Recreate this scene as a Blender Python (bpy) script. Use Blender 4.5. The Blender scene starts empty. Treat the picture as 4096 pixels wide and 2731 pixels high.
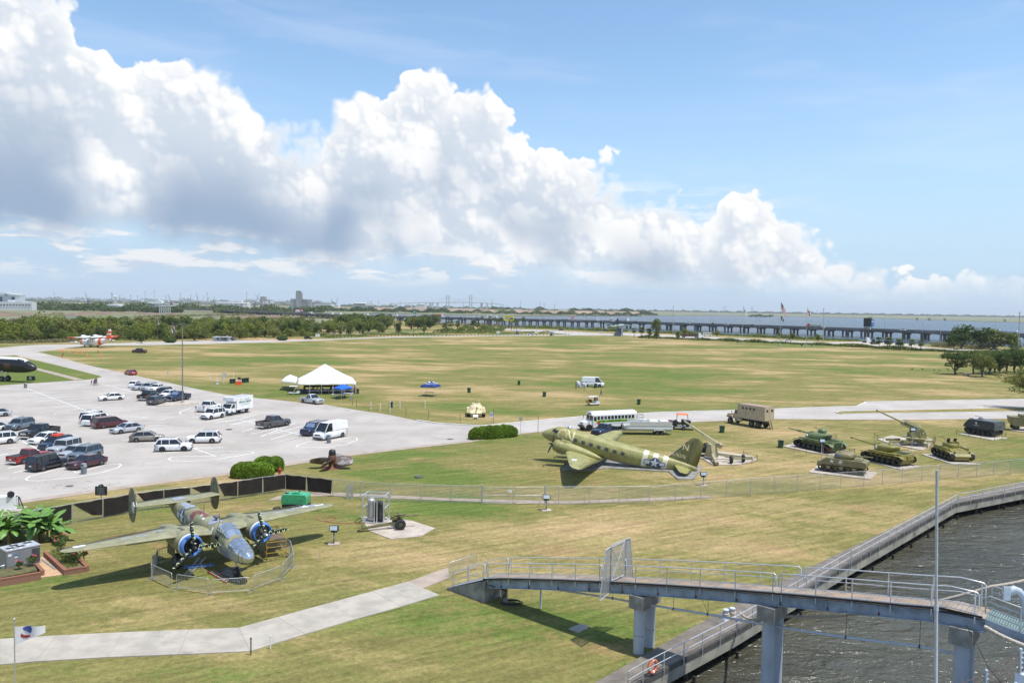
import bpy, bmesh, math, random
import numpy as np
from mathutils import Vector, Matrix, geometry
R=math.radians; PI=math.pi; sin=math.sin; cos=math.cos
rnd=random.Random(7)
sc=bpy.context.scene; COL=sc.collection
F=3137.0; CW,CH=4096,2731; CAMH=20.0
HY,HS=1229.0,0.0165                        # eye level in the photo: y at the middle, slope
roll=math.atan(HS); pitch=math.atan((CH/2-HY)*cos(roll)/F)
fw=Vector((0,cos(pitch),-sin(pitch))); r0=Vector((1,0,0)); u0=r0.cross(fw)
rt=(r0*cos(roll)+u0*sin(roll)); up=(u0*cos(roll)-r0*sin(roll))
cam_d=bpy.data.cameras.new('camera'); cam=bpy.data.objects.new('camera',cam_d); COL.objects.link(cam)
M=Matrix((rt,up,-fw)).transposed().to_4x4(); M.translation=(0,0,CAMH); cam.matrix_world=M
cam_d.sensor_width=36; cam_d.lens=F/CW*36; cam_d.clip_start=.5; cam_d.clip_end=60000
sc.camera=cam
def ray(px,py): return (fw*F+rt*(px-CW/2)-up*(py-CH/2))
def G(px,py,z=0.0):
 d=ray(px,py); t=(z-CAMH)/d.z; return Vector((d.x*t,d.y*t,z))
def AT(px,py,Y):
 d=ray(px,py); t=Y/d.y; return Vector((d.x*t,Y,CAMH+d.z*t))
def PX(p):
 v=Vector(p)-Vector((0,0,CAMH)); k=F/v.dot(fw); return CW/2+v.dot(rt)*k, CH/2-v.dot(up)*k
SUN_EL=R(70); SUN_AZ=R(118)                # azimuth clockwise from +Y: behind the camera's right shoulder
sund=Vector((sin(SUN_AZ)*cos(SUN_EL),cos(SUN_AZ)*cos(SUN_EL),sin(SUN_EL)))
sl=bpy.data.lights.new('sun','SUN'); sl.energy=3.5; sl.angle=R(.53); sl.color=(1,.965,.9)
so=bpy.data.objects.new('sun',sl); COL.objects.link(so); so.rotation_euler=(-sund).to_track_quat('-Z','Y').to_euler()
sc.view_settings.view_transform='Standard'; sc.view_settings.look='None'; sc.view_settings.gamma=1
sc.view_settings.exposure=0.42; sc.view_settings.use_curve_mapping=False
sc.cycles.use_denoising=True; sc.cycles.max_bounces=6; sc.cycles.diffuse_bounces=3; sc.cycles.glossy_bounces=3
sc.cycles.transparent_max_bounces=12; sc.cycles.caustics_reflective=False; sc.cycles.caustics_refractive=False
sc.cycles.sample_clamp_indirect=6; sc.cycles.volume_bounces=0
W=bpy.data.worlds.new('World'); sc.world=W; W.use_nodes=True
class NT:
 dim='3D'
 def __init__(s,t): s.t=t; s.n=t.nodes; s.l=t.links
 def set(s,sock,v):
  if v is None: return
  if hasattr(v,'is_output'): s.l.new(v,sock)
  else: sock.default_value=v
 def m(s,op,a,b=None,c=None,cl=False):
  n=s.n.new('ShaderNodeMath'); n.operation=op; n.use_clamp=cl
  for i,v in enumerate((a,b,c)): s.set(n.inputs[i],v)
  return n.outputs[0]
 def vm(s,op,a,b=None,sc_=None):
  n=s.n.new('ShaderNodeVectorMath'); n.operation=op; s.set(n.inputs[0],a); s.set(n.inputs[1],b)
  if sc_ is not None: s.set(n.inputs[3],sc_)
  return n.outputs[1] if op in('DOT_PRODUCT','LENGTH') else n.outputs[0]
 def sep(s,v): n=s.n.new('ShaderNodeSeparateXYZ'); s.set(n.inputs[0],v); return n.outputs
 def comb(s,x,y,z):
  n=s.n.new('ShaderNodeCombineXYZ')
  for i,v in enumerate((x,y,z)): s.set(n.inputs[i],v)
  return n.outputs[0]
 def noise(s,v,scale,det=4,rough=.5,dist=0,lac=2.0):
  n=s.n.new('ShaderNodeTexNoise'); n.noise_dimensions=s.dim; s.set(n.inputs['Vector'],v); n.inputs['Scale'].default_value=scale
  n.inputs['Detail'].default_value=det; n.inputs['Roughness'].default_value=rough; n.inputs['Distortion'].default_value=dist
  n.inputs['Lacunarity'].default_value=lac
  return n.outputs['Fac']
 def noisec(s,v,scale,det=2):
  n=s.n.new('ShaderNodeTexNoise'); n.noise_dimensions=s.dim; s.set(n.inputs['Vector'],v); n.inputs['Scale'].default_value=scale; n.inputs['Detail'].default_value=det
  return n.outputs['Color']
 def vor(s,v,scale,feat='F1',smooth=None,det=0):
  n=s.n.new('ShaderNodeTexVoronoi'); n.feature=feat; n.voronoi_dimensions=s.dim; s.set(n.inputs['Vector'],v); n.inputs['Scale'].default_value=scale
  if 'Detail' in n.inputs: n.inputs['Detail'].default_value=det
  if smooth is not None: n.inputs['Smoothness'].default_value=smooth
  return n.outputs['Distance']
 def mp(s,v,a,b,c=0.,d=1.,smooth=True):
  n=s.n.new('ShaderNodeMapRange'); n.interpolation_type='SMOOTHSTEP' if smooth else 'LINEAR'
  s.set(n.inputs[0],v)
  for i,x in enumerate((a,b,c,d)): s.set(n.inputs[i+1],x)
  return n.outputs[0]
 def mix(s,f,a,b,bt='MIX'):
  n=s.n.new('ShaderNodeMix'); n.data_type='RGBA'; n.blend_type=bt; s.set(n.inputs[0],f)
  for i,v in ((6,a),(7,b)):
   if not hasattr(v,'is_output') and len(v)==3: v=(*v,1)
   s.set(n.inputs[i],v)
  return n.outputs[2]
 def curve(s,v,pts):
  n=s.n.new('ShaderNodeFloatCurve'); c=n.mapping.curves[0]; s.set(n.inputs[1],v)
  while len(c.points)<len(pts): c.points.new(.5,.5)
  for p,q in zip(c.points,pts): p.location=q; p.handle_type='VECTOR'
  n.mapping.update(); return n.outputs[0]
def sky():
 t=NT(W.node_tree); t.n.clear(); t.dim='2D'
 W.cycles.sampling_method='MANUAL'; W.cycles.sample_map_resolution=256
 st=t.n.new('ShaderNodeTexSky'); st.sky_type='NISHITA'; st.sun_disc=False; st.sun_elevation=SUN_EL; st.sun_rotation=SUN_AZ
 st.air_density=1.0; st.dust_density=.6; st.ozone_density=1.4; st.altitude=0
 tc=t.n.new('ShaderNodeTexCoord'); d=tc.outputs['Generated']; x,y,z=t.sep(d)
 az=t.m('ARCTAN2',x,y); el=t.m('ARCSINE',z)
 u=t.m('PINGPONG',t.m('ADD',t.m('DIVIDE',az,R(90)),.5),1.0)      # 0..1 over the view, mirrored on round the horizon
 def ae(px,py):
  v=ray(px*CW/2352,py*CW/2352); v.normalize(); return math.atan2(v.x,v.y)/R(90)+.5, math.asin(v.z)
 EM=R(45)
 top=[(-200,-260),(-60,-200),(90,-60),(140,-15),(160,30),(200,92),(262,132),(280,192),(318,140),(380,150),(450,168),(550,182),(585,225),(640,268),(690,312),(745,312),(760,258),(815,218),(905,188),(950,158),(1010,152),(1062,186),(1130,222),(1165,280),(1200,305),(1255,332),(1320,345),(1390,382),(1460,412),(1545,432),(1590,492),(1645,505),(1680,452),(1750,446),(1805,486),(1850,540),(1980,606),(2060,630),(2352,662),(2560,660)]
 def cv(pts): 
  o=[]
  for q in pts:
   a,e=ae(*q); o.append((max(0,min(1,a)),max(0,min(1,e/EM))))
  return o
 topc=t.m('MULTIPLY',t.curve(u,cv(top)[:39]),EM)
 base=[(-300,505),(250,512),(330,500),(470,545),(700,560),(860,572),(1060,570),(1150,590),(1400,606),(1650,640),(1850,640),(2352,668)]
 basec=t.m('MULTIPLY',t.curve(u,cv(base)),EM)
 P=t.comb(t.m('MULTIPLY',az,1.0),el,0.0)
 def warp(v,amt,sc_,seed):
  c=t.noisec(t.vm('ADD',v,(seed,seed*.7,seed*.3)),sc_,2)
  return t.vm('ADD',v,t.vm('SCALE',t.vm('SUBTRACT',c,(.5,.5,.5)),None,amt))
 def dens(v,lv=2):                                     # billow: cells inside cells, bent by noise
  w=warp(v,.035,14,3.1)
  s=t.m('ADD',t.m('MULTIPLY',t.vor(w,13,'F1'),-.055),t.m('MULTIPLY',t.m('SUBTRACT',t.noise(v,9,5 if lv>1 else 2,.55),.5),.05))
  if lv: w2=warp(v,.012,48,9.2); s=t.m('ADD',s,t.m('MULTIPLY',t.vor(w2,34,'F1'),-.026))
  if lv>1: s=t.m('ADD',s,t.m('MULTIPLY',t.vor(w2,88,'F1'),-.012))
  return s
 n0=dens(P); n1=dens(t.vm('ADD',P,(.010,.016,0.0)),1); n2=dens(t.vm('ADD',P,(.02,.045,0)),0)
 head=t.m('SUBTRACT',topc,el)                         # depth below the cloud's top
 dn=t.m('ADD',t.m('ADD',head,t.m('MINIMUM',n0,-.012)),.040)
 soft=t.mp(t.noise(P,6,2),.45,.7,.006,.035)
 alpha=t.mp(dn,0.0,soft)
 bn=t.m('ADD',basec,t.m('MULTIPLY',t.m('SUBTRACT',t.noise(P,10,5,.6),.5),.06))
 low=t.mp(t.m('SUBTRACT',el,bn),-.03,.015)
 alpha=t.m('MULTIPLY',alpha,t.mp(low,0,1,.18,1,False))
 n3=dens(t.vm('ADD',P,(.0035,.005,0)),2); lit=t.m('ADD',t.m('MULTIPLY',t.m('SUBTRACT',n0,n3),17),t.m('MULTIPLY',t.m('SUBTRACT',n0,n1),15)); lit=t.m('ADD',lit,t.m('MULTIPLY',t.m('SUBTRACT',n0,n2),9))
 lit=t.mp(lit,-.62,.30,0,1)
 dark=t.m('MULTIPLY',t.mp(head,.04,.15),t.mp(t.m('SUBTRACT',el,basec),.20,.02))
 dark=t.m('MULTIPLY',dark,t.mp(t.noise(t.vm('ADD',P,(5,2,0)),3.6,3,.5),.30,.49))
 shade=t.m('MULTIPLY',lit,t.mp(dark,0,1,1,.18,False))
 rim=t.mp(dn,.05,.0); shade=t.m('MAXIMUM',shade,t.m('MULTIPLY',rim,.95))
 ccol=t.mix(shade,(.52,.575,.65),(.78,.78,.775)); ccol=t.mix(dark,ccol,(.265,.35,.475))
 Q=t.comb(t.m('MULTIPLY',az,2.2),t.m('MULTIPLY',el,9.0),2.0)
 sm=t.noise(warp(Q,.12,7,1.7),5.5,6,.58); sm1=t.noise(warp(t.vm('ADD',Q,(.02,.10,0)),.12,7,1.7),5.5,6,.58)
 band=t.m('MULTIPLY',t.mp(el,.016,.05),t.mp(el,.185,.10)); lefty=t.mp(u,.78,.52,.0,1)
 sa=t.m('MULTIPLY',t.m('MULTIPLY',t.mp(sm,.43,.58),band),t.m('MULTIPLY',lefty,.95))
 scol=t.mix(t.mp(t.m('SUBTRACT',sm,sm1),-.10,.10),(.50,.57,.66),(.76,.76,.76))
 C=t.comb(t.m('ADD',t.m('MULTIPLY',az,1.2),t.m('MULTIPLY',el,1.5)),t.m('MULTIPLY',el,7),5.0)
 ci=t.m('MULTIPLY',t.mp(t.noise(warp(C,.2,3,2.2),2.6,5,.55),.45,.8),t.m('MULTIPLY',t.mp(el,.05,.2),.22))
 skyc=t.vm('MULTIPLY',st.outputs[0],(.136,.148,.150))
 hz=t.mp(el,.34,-.01); skyc=t.mix(t.m('MULTIPLY',t.m('POWER',hz,1.25),.9),skyc,(.375,.505,.675))
 c=t.mix(ci,skyc,(.62,.69,.78)); c=t.mix(sa,c,scol); c=t.mix(t.m('MULTIPLY',alpha,t.mp(el,.0,.05,.25,1)),c,ccol)
 bg=t.n.new('ShaderNodeBackground'); t.set(bg.inputs[0],c); bg.inputs[1].default_value=1.0
 o=t.n.new('ShaderNodeOutputWorld'); t.l.new(bg.outputs[0],o.inputs[0])
sky()
MATS={}
def mat(name,col,rough=.6,metal=0.,var=.18,scale=2.,bump=0.,bscale=30.,col2=None,v2=(.5,.62),spec=.5,world=False,coat=0,alpha=None,emit=None):
 if name in MATS: return MATS[name]
 m=bpy.data.materials.new(name); m.use_nodes=True; t=NT(m.node_tree); b=t.n['Principled BSDF']
 b.inputs['Roughness'].default_value=rough; b.inputs['Metallic'].default_value=metal; b.inputs['Specular IOR Level'].default_value=spec
 if coat: b.inputs['Coat Weight'].default_value=coat; b.inputs['Coat Roughness'].default_value=.06
 tc=t.n.new('ShaderNodeTexCoord')
 if world: g=t.n.new('ShaderNodeNewGeometry'); v=g.outputs['Position']
 else: v=tc.outputs['Object']
 c=(*col,1)
 if var:
  n=t.noise(v,scale,5,.6); lo=tuple(max(0,x*(1-var)) for x in col); hi=tuple(min(1,x*(1+var*.8)) for x in col)
  c=t.mix(t.mp(n,.3,.7),lo,hi)
 if col2:
  n2=t.noise(t.vm('ADD',v,(7,3,1)),scale*.8,6,.65); c=t.mix(t.mp(n2,*v2),c,col2)
 t.set(b.inputs['Base Color'],c)
 if bump:
  bp=t.n.new('ShaderNodeBump'); bp.inputs['Strength'].default_value=bump; bp.inputs['Distance'].default_value=.05
  t.set(bp.inputs['Height'],t.noise(v,bscale,3,.6)); t.l.new(bp.outputs[0],b.inputs['Normal'])
 if emit: b.inputs['Emission Color'].default_value=(*emit,1); b.inputs['Emission Strength'].default_value=1
 MATS[name]=m; return m
class MB:
 def __init__(s): s.v=[]; s.f=[]; s.s=[]
 def add(s,vs,fs,sm=False):
  o=len(s.v); s.v.extend([tuple(p) for p in vs]); s.f.extend([tuple(i+o for i in f) for f in fs]); s.s.extend([sm]*len(fs)); return s
 def box(s,c,d,rz=0,ry=0,rx=0,taper=None):
  x,y,z=d[0]/2,d[1]/2,d[2]/2; tx,ty=taper or (1,1)
  vs=[Vector(p) for p in((-x,-y,-z),(x,-y,-z),(x,y,-z),(-x,y,-z),(-x*tx,-y*ty,z),(x*tx,-y*ty,z),(x*tx,y*ty,z),(-x*tx,y*ty,z))]
  if rz or ry or rx:
   m=Matrix.Rotation(rz,3,'Z')@Matrix.Rotation(ry,3,'Y')@Matrix.Rotation(rx,3,'X'); vs=[m@p for p in vs]
  c=Vector(c); return s.add([p+c for p in vs],[(3,2,1,0),(4,5,6,7),(0,1,5,4),(1,2,6,5),(2,3,7,6),(3,0,4,7)])
 def ring(s,rings,caps=True,sm=True,close=True):
  n=len(rings[0]); o=len(s.v); vs=[p for r in rings for p in r]; fs=[]
  for i in range(len(rings)-1):
   for j in range(n if close else n-1):
    k=(j+1)%n; fs.append((i*n+j,i*n+k,(i+1)*n+k,(i+1)*n+j))
  s.add(vs,fs,sm)
  if caps:
   s.add(rings[0],[tuple(range(n))[::-1]]); s.add(rings[-1],[tuple(range(n))])
  return s
 def cyl(s,a,b,r,r2=None,n=10,caps=True,sm=True):
  a=Vector(a); b=Vector(b); r2=r if r2 is None else r2; d=(b-a).normalized()
  x=d.orthogonal().normalized(); y=d.cross(x); 
  R1=[a+(x*cos(2*PI*i/n)+y*sin(2*PI*i/n))*r for i in range(n)]; R2=[b+(x*cos(2*PI*i/n)+y*sin(2*PI*i/n))*r2 for i in range(n)]
  return s.ring([R1,R2],caps,sm)
 def tube(s,pts,r,n=6,caps=True):
  pts=[Vector(p) for p in pts]; rings=[]; x=None
  for i,p in enumerate(pts):
   d=(pts[min(i+1,len(pts)-1)]-pts[max(i-1,0)]).normalized()
   x=(d.orthogonal() if x is None else (x-d*x.dot(d))).normalized(); y=d.cross(x)
   rr=r[i] if hasattr(r,'__len__') else r
   rings.append([p+(x*cos(2*PI*j/n)+y*sin(2*PI*j/n))*rr for j in range(n)])
  return s.ring(rings,caps)
 def lathe(s,prof,c=(0,0,0),axis='Z',n=16,caps=True):
  c=Vector(c); rings=[]
  for r,h in prof:
   q=[]
   for i in range(n):
    a=2*PI*i/n; p=(r*cos(a),r*sin(a),h)
    if axis=='X': p=(h,r*cos(a),r*sin(a))
    if axis=='Y': p=(r*sin(a),h,r*cos(a))
    q.append(c+Vector(p))
   rings.append(q)
  return s.ring(rings,caps)
 def prism(s,poly,a,b,axis='Y',sm=False):
  def P(u,w,h): return {'Y':(u,h,w),'Z':(u,w,h),'X':(h,u,w)}[axis]
  n=len(poly); A=[P(u,w,a) for u,w in poly]; B=[P(u,w,b) for u,w in poly]
  s.ring([A,B],False,sm); tr=geometry.tessellate_polygon([[Vector((u,w,0)) for u,w in poly]])
  s.add(A,[tuple(t) for t in tr]); s.add(B,[tuple(t)[::-1] for t in tr]); return s
 def sheet(s,poly,z=0):
  tr=geometry.tessellate_polygon([[Vector((p[0],p[1],0)) for p in poly]])
  fs=[]
  for a,b,c in tr:
   A,B,C=[Vector((poly[i][0],poly[i][1])) for i in(a,b,c)]
   fs.append((a,b,c) if (B-A).cross(C-A)>0 else (a,c,b))
  return s.add([(p[0],p[1],z) for p in poly],fs)
 def slab(s,poly,z0,z1):
  s.sheet(poly,z1); n=len(poly); A=[(p[0],p[1],z0) for p in poly]; B=[(p[0],p[1],z1) for p in poly]
  return s.ring([A,B],False,False)
 def ell(s,c,r,n=12,m=8,cut=None):
  c=Vector(c); rings=[]
  for i in range(m+1):
   th=-PI/2+PI*i/m; 
   if cut is not None and sin(th)<cut: continue
   rings.append([c+Vector((r[0]*max(cos(th),.02)*cos(2*PI*j/n),r[1]*max(cos(th),.02)*sin(2*PI*j/n),r[2]*sin(th))) for j in range(n)])
  return s.ring(rings)
 def bar(s,a,b,w,h):                                   # rectangular bar between two points
  a=Vector(a); b=Vector(b); d=(b-a).normalized(); x=d.cross(Vector((0,0,1))); x=(Vector((1,0,0)) if x.length<1e-4 else x.normalized()); y=x.cross(d)
  q=[(-w/2,-h/2),(w/2,-h/2),(w/2,h/2),(-w/2,h/2)]
  return s.ring([[a+x*u+y*v for u,v in q],[b+x*u+y*v for u,v in q]],True,False)
 def xf(s,m,start=0):
  for i in range(start,len(s.v)): s.v[i]=tuple(m@Vector(s.v[i]))
  return s
 def mesh(s,name):
  me=bpy.data.meshes.new(name); me.from_pydata(s.v,[],s.f); me.polygons.foreach_set('use_smooth',s.s)
  bm=bmesh.new(); bm.from_mesh(me); bmesh.ops.recalc_face_normals(bm,faces=bm.faces) if len(s.f)<60000 and not getattr(s,'norecalc',0) else None; bm.to_mesh(me); bm.free()
  return me
 def build(s,name,m,parent=None,**kw):
  me=s.mesh(name)
  for k in (m if isinstance(m,(list,tuple)) else [m]): me.materials.append(k)
  return link(name,me,parent,**kw)
def link(name,me,parent=None,loc=None,rz=0,label=None,cat=None,group=None,kind=None):
 o=bpy.data.objects.new(name,me); COL.objects.link(o)
 if parent: o.parent=parent
 if loc is not None: o.location=loc
 if rz: o.rotation_euler=(0,0,rz)
 return tag(o,label,cat,group,kind)
def tag(o,label=None,cat=None,group=None,kind=None):
 if label: o['label']=label
 if cat: o['category']=cat
 if group: o['group']=group
 if kind: o['kind']=kind
 return o
def thing(name,label,cat,loc=(0,0,0),rz=0,group=None):
 return link(name,None,None,loc,rz,label,cat,group)
def copy_tree(o,parent=None,loc=None,rz=None,label=None):
 c=o.copy(); COL.objects.link(c); c.parent=parent
 if loc is not None: c.location=loc
 if rz is not None: c.rotation_euler=(0,0,rz)
 if label: c['label']=label
 for ch in o.children: copy_tree(ch,c)
 return c
def text_mesh(txt,size,m,ext=.004,bold=0.,spacing=1.0):
 cu=bpy.data.curves.new('txt','FONT'); cu.body=txt; cu.size=size; cu.extrude=ext; cu.align_x='CENTER'; cu.align_y='CENTER'; cu.offset=bold; cu.space_character=spacing
 ob=bpy.data.objects.new('txt',cu); COL.objects.link(ob)
 me=bpy.data.meshes.new_from_object(ob.evaluated_get(bpy.context.evaluated_depsgraph_get())); bpy.data.objects.remove(ob); me.materials.clear(); me.materials.append(m)
 return me
def lettering(txt,size,m,parent,loc,rot,name='lettering',fn=None,bold=0.,spacing=1.0,sx=1.0):
 me=text_mesh(txt,size,m,.006,bold,spacing); mt=Matrix.Translation(loc)@rot.to_4x4()@Matrix.Diagonal((sx,1,1,1))
 if fn:
  bm=bmesh.new(); bm.from_mesh(me); bmesh.ops.triangulate(bm,faces=bm.faces); bmesh.ops.subdivide_edges(bm,edges=[e for e in bm.edges if e.calc_length()>size*.15],cuts=2,use_grid_fill=False); bm.to_mesh(me); bm.free()
  for v in me.vertices: v.co=fn(mt@v.co)
  mt=Matrix.Identity(4)
 o=link(name,me,parent); o.matrix_basis=mt; return o
def star_poly(r,k=.4,a0=PI/2): return [((r if i%2==0 else r*k)*cos(a0+i*PI/5),(r if i%2==0 else r*k)*sin(a0+i*PI/5)) for i in range(10)]
def rotm(x,y): # basis from two axes
 x=Vector(x).normalized(); y=Vector(y).normalized(); z=x.cross(y); return Matrix((x,y,z)).transposed()
WV=Vector((0,0,1))
def grass_mat(lushy=0.):
 m=bpy.data.materials.new('lawn'); m.use_nodes=True; t=NT(m.node_tree); b=t.n['Principled BSDF']; b.inputs['Roughness'].default_value=.95; b.inputs['Specular IOR Level'].default_value=.1
 g=t.n.new('ShaderNodeNewGeometry'); P=g.outputs['Position']; x,y,z=t.sep(P)
 S=t.vm('MULTIPLY',P,(.5,1,1))
 big=t.noise(t.vm('ADD',S,(31,7,0)),.030,4,.55); mid=t.noise(S,.11,5,.6); fine=t.noise(P,1.1,6,.7); vf=None
 st=t.noise(t.vm('MULTIPLY',t.comb(t.m('ADD',t.m('MULTIPLY',x,.55),t.m('MULTIPLY',y,.84)),t.m('MULTIPLY',x,.05),0),(1,1,1)),.55,2)
 f=t.m('ADD',t.m('MULTIPLY',big,.50),t.m('MULTIPLY',mid,.34)); f=t.m('ADD',f,t.m('MULTIPLY',fine,.14)); f=t.m('ADD',f,t.m('MULTIPLY',t.m('SUBTRACT',st,.5),.10))
 olive=(.200,.182,.064); green=(.122,.160,.038); tan=(.42,.295,.160); straw=(.31,.242,.108)
 f=t.m('ADD',t.m('SUBTRACT',f,lushy),t.mp(y,95,48,0,.032)); c=t.mix(t.mp(f,.42,.475),green,olive); c=t.mix(t.mp(f,.49,.545),c,straw); c=t.mix(t.mp(t.m('ADD',f,t.m('MULTIPLY',t.m('MINIMUM',y,450),.00012)),.545,.63),c,tan)
 lush=t.mp(t.noise(t.vm('ADD',S,(3,90,5)),.07,4,.6),.60,.76); c=t.mix(t.m('MULTIPLY',lush,.38),c,(.105,.185,.028))
 red=t.mp(t.noise(t.vm('ADD',P,(60,20,5)),.16,5,.6),.60,.72); c=t.mix(t.m('MULTIPLY',red,.45),c,(.37,.225,.125))
 sw=t.noise(t.comb(t.m('ADD',t.m('MULTIPLY',x,.25),t.m('MULTIPLY',y,-.43)),t.m('ADD',t.m('MULTIPLY',x,.043),t.m('MULTIPLY',y,.025)),0),3.2,4,.65)
 tx=t.noise(P,2.6,6,.85); vf=t.noise(P,11,3,.8); k=t.m('MULTIPLY',t.mp(tx,.34,.66,.66,1.34,False),t.m('MULTIPLY',t.mp(vf,.3,.7,.84,1.16,False),t.mp(sw,.32,.68,.80,1.20)))
 c=t.mix(1,c,t.comb(k,k,t.m('MULTIPLY',k,.96)),'MULTIPLY')
 t.set(b.inputs['Base Color'],c)
 bp=t.n.new('ShaderNodeBump'); bp.inputs['Strength'].default_value=.6; bp.inputs['Distance'].default_value=.1; t.set(bp.inputs['Height'],t.noise(P,5,4,.85)); t.l.new(bp.outputs[0],b.inputs['Normal'])
 return m
def asphalt_mat(name,col,light):
 m=bpy.data.materials.new(name); m.use_nodes=True; t=NT(m.node_tree); b=t.n['Principled BSDF']; b.inputs['Roughness'].default_value=.9; b.inputs['Specular IOR Level'].default_value=.2
 g=t.n.new('ShaderNodeNewGeometry'); P=g.outputs['Position']
 n=t.noise(P,.12,5,.6); n2=t.noise(t.vm('MULTIPLY',P,(.3,1.2,1)),.5,6,.65); n3=t.noise(P,6,4,.7)
 c=t.mix(t.mp(n,.35,.65),col,light); c=t.mix(t.m('MULTIPLY',t.mp(n2,.52,.72),.35),c,tuple(x*.72 for x in col))
 k=t.m('ADD',.84,t.m('MULTIPLY',n3,.32)); c=t.mix(1,c,t.comb(k,k,k),'MULTIPLY')
 w=t.vm('ADD',P,t.vm('SCALE',t.noisec(P,.25,3),None,5.0)); cr=t.vor(w,.12,'DISTANCE_TO_EDGE'); c=t.mix(t.mp(cr,.006,.0015,0,.45),c,tuple(x*.45 for x in col))
 st=t.mp(t.noise(P,.55,4,.7),.63,.71); c=t.mix(t.m('MULTIPLY',st,.42),c,tuple(x*.5 for x in col))
 t.set(b.inputs['Base Color'],c); return m
def water_mat(name,deep,sc_,strength,rough):
 m=bpy.data.materials.new(name); m.use_nodes=True; t=NT(m.node_tree); b=t.n['Principled BSDF']; b.inputs['Roughness'].default_value=rough; b.inputs['IOR'].default_value=1.33
 g=t.n.new('ShaderNodeNewGeometry'); P=g.outputs['Position']
 n=t.noise(P,.06,3); c=t.mix(t.mp(n,.35,.65),tuple(x*.85 for x in deep),tuple(x*1.15 for x in deep)); t.set(b.inputs['Base Color'],c)
 Q=t.vm('MULTIPLY',P,(.55,1.0,1)); h=t.m('ADD',t.noise(Q,.55*sc_,4,.62,.6),t.m('MULTIPLY',t.noise(Q,2.2*sc_,4,.6,.4),.35))
 bp=t.n.new('ShaderNodeBump'); bp.inputs['Strength'].default_value=strength; bp.inputs['Distance'].default_value=.9/sc_; t.set(bp.inputs['Height'],h); t.l.new(bp.outputs[0],b.inputs['Normal'])
 return m
M_GRASS=grass_mat(); M_LOT=asphalt_mat('parking_asphalt',(.375,.338,.302),(.45,.41,.37)); M_ROAD=asphalt_mat('road_concrete',(.40,.362,.325),(.475,.435,.395))
M_CONC=mat('concrete',(.41,.37,.31),.9,var=.16,scale=.7,bump=.1,col2=(.29,.265,.225),v2=(.56,.72),world=True)
M_CONCD=mat('old_concrete',(.27,.255,.23),.92,var=.3,scale=1.2,bump=.2,col2=(.14,.135,.12),v2=(.5,.68),world=True)
M_CONCP=mat('pad_concrete',(.47,.405,.335),.9,var=.18,scale=.8,col2=(.35,.26,.19),v2=(.58,.75),world=True)
M_WHITE=mat('white_paint',(.80,.80,.78),.55,var=.06,scale=1)
M_LINE=mat('line_paint',(.72,.72,.70),.8,var=.12,scale=.6,col2=(.48,.46,.44),v2=(.58,.66),world=True)
M_GALV=mat('galvanised_steel',(.52,.53,.54),.42,.55,var=.12,scale=3)
M_ALU=mat('aluminium_rail',(.70,.71,.72),.38,.6,var=.08,scale=3)
M_BLACK=mat('black_rubber',(.022,.022,.023),.75,var=.3,scale=6)
M_BLK=mat('black_paint',(.018,.018,.02),.45,var=.2)
M_DGLASS=mat('dark_glass',(.016,.020,.024),.06,var=.2,spec=.8)
M_CHROME=mat('bright_metal',(.72,.73,.75),.25,.9,var=.1)
M_TARP=mat('screen_cloth',(.020,.014,.011),.85,var=.3,scale=1.5,bump=.3,bscale=6)
M_DIRT=mat('bare_earth',(.23,.155,.105),.95,var=.3,scale=.03,col2=(.13,.085,.06),v2=(.5,.6),bump=.4,bscale=.4,world=True)
M_MARSH=mat('marsh_grass',(.22,.20,.115),.95,var=.3,scale=.02,col2=(.115,.15,.055),v2=(.48,.56),bump=.5,bscale=.35,world=True)
M_BRICK=mat('brick',(.30,.125,.075),.9,var=.25,scale=5)
M_SOIL=mat('planter_soil',(.12,.11,.045),.95,var=.4,scale=4)
M_WATER=water_mat('river_water',(.072,.070,.050),.7,.8,.14); M_BAY=water_mat('bay_water',(.052,.072,.088),.25,.8,.22)
def gp(pts,z=0): return [G(a,b,z) for a,b in pts]
SEA_IN=[(2330,2768),(2395,2731),(2827,2485),(3192,2344-46),(3821,1996),(4096,1934),(4700,1815)]   # lawn side of the promenade
SEA_OUT=[(2500,2768),(2560,2731),(2936,2533),(3389,2262),(3821,2019),(4096,1965),(4700,1850)]
sin_=gp(SEA_IN); sout=gp(SEA_OUT)
def off(a,b,t): return a.lerp(b,t)
mid=[a.lerp(b,.5) for a,b in zip(sin_,sout)]
shore=gp([(4500,1400),(4096,1388),(3800,1380),(3500,1369),(3200,1352),(3000,1342),(2700,1331),(2400,1318),(2100,1306),(1800,1292),(1640,1284),(1560,1276),(1500,1268),(1400,1262)])
land=[Vector((-70,18,0)),Vector((4,18,0))]+mid+[Vector((180,80,0)),Vector((420,300,0))]+shore+[Vector((-330,1500,0)),Vector((-380,3000,0)),Vector((200,9000,0)),Vector((-9000,12000,0)),Vector((-9000,500,0)),Vector((-400,120,0))]
MB().sheet(land,0).build('ground',M_GRASS,kind='structure')
MB().sheet([(-20000,-2000),(20000,-2000),(20000,420),(-20000,420)],-1.5).build('river_water',M_WATER,kind='structure')
MB().sheet([(-20000,420),(20000,420),(20000,30000),(-20000,30000)],-1.5).build('bay_water',M_BAY,kind='structure')
fs=[AT(1290,1250,2500)]+[G(a,b,-.8) for a,b in [(1330,1249),(1500,1253),(1800,1259),(2100,1263),(2400,1262),(2700,1262),(2900,1261),(3200,1266),(3500,1272),(3800,1281),(4096,1290),(4500,1302)]]
MB().sheet([(p.x,p.y) for p in fs]+[(9000,2400),(12000,14000),(-3000,14000)],-.8).build('far_marsh',M_MARSH,kind='structure')
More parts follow.
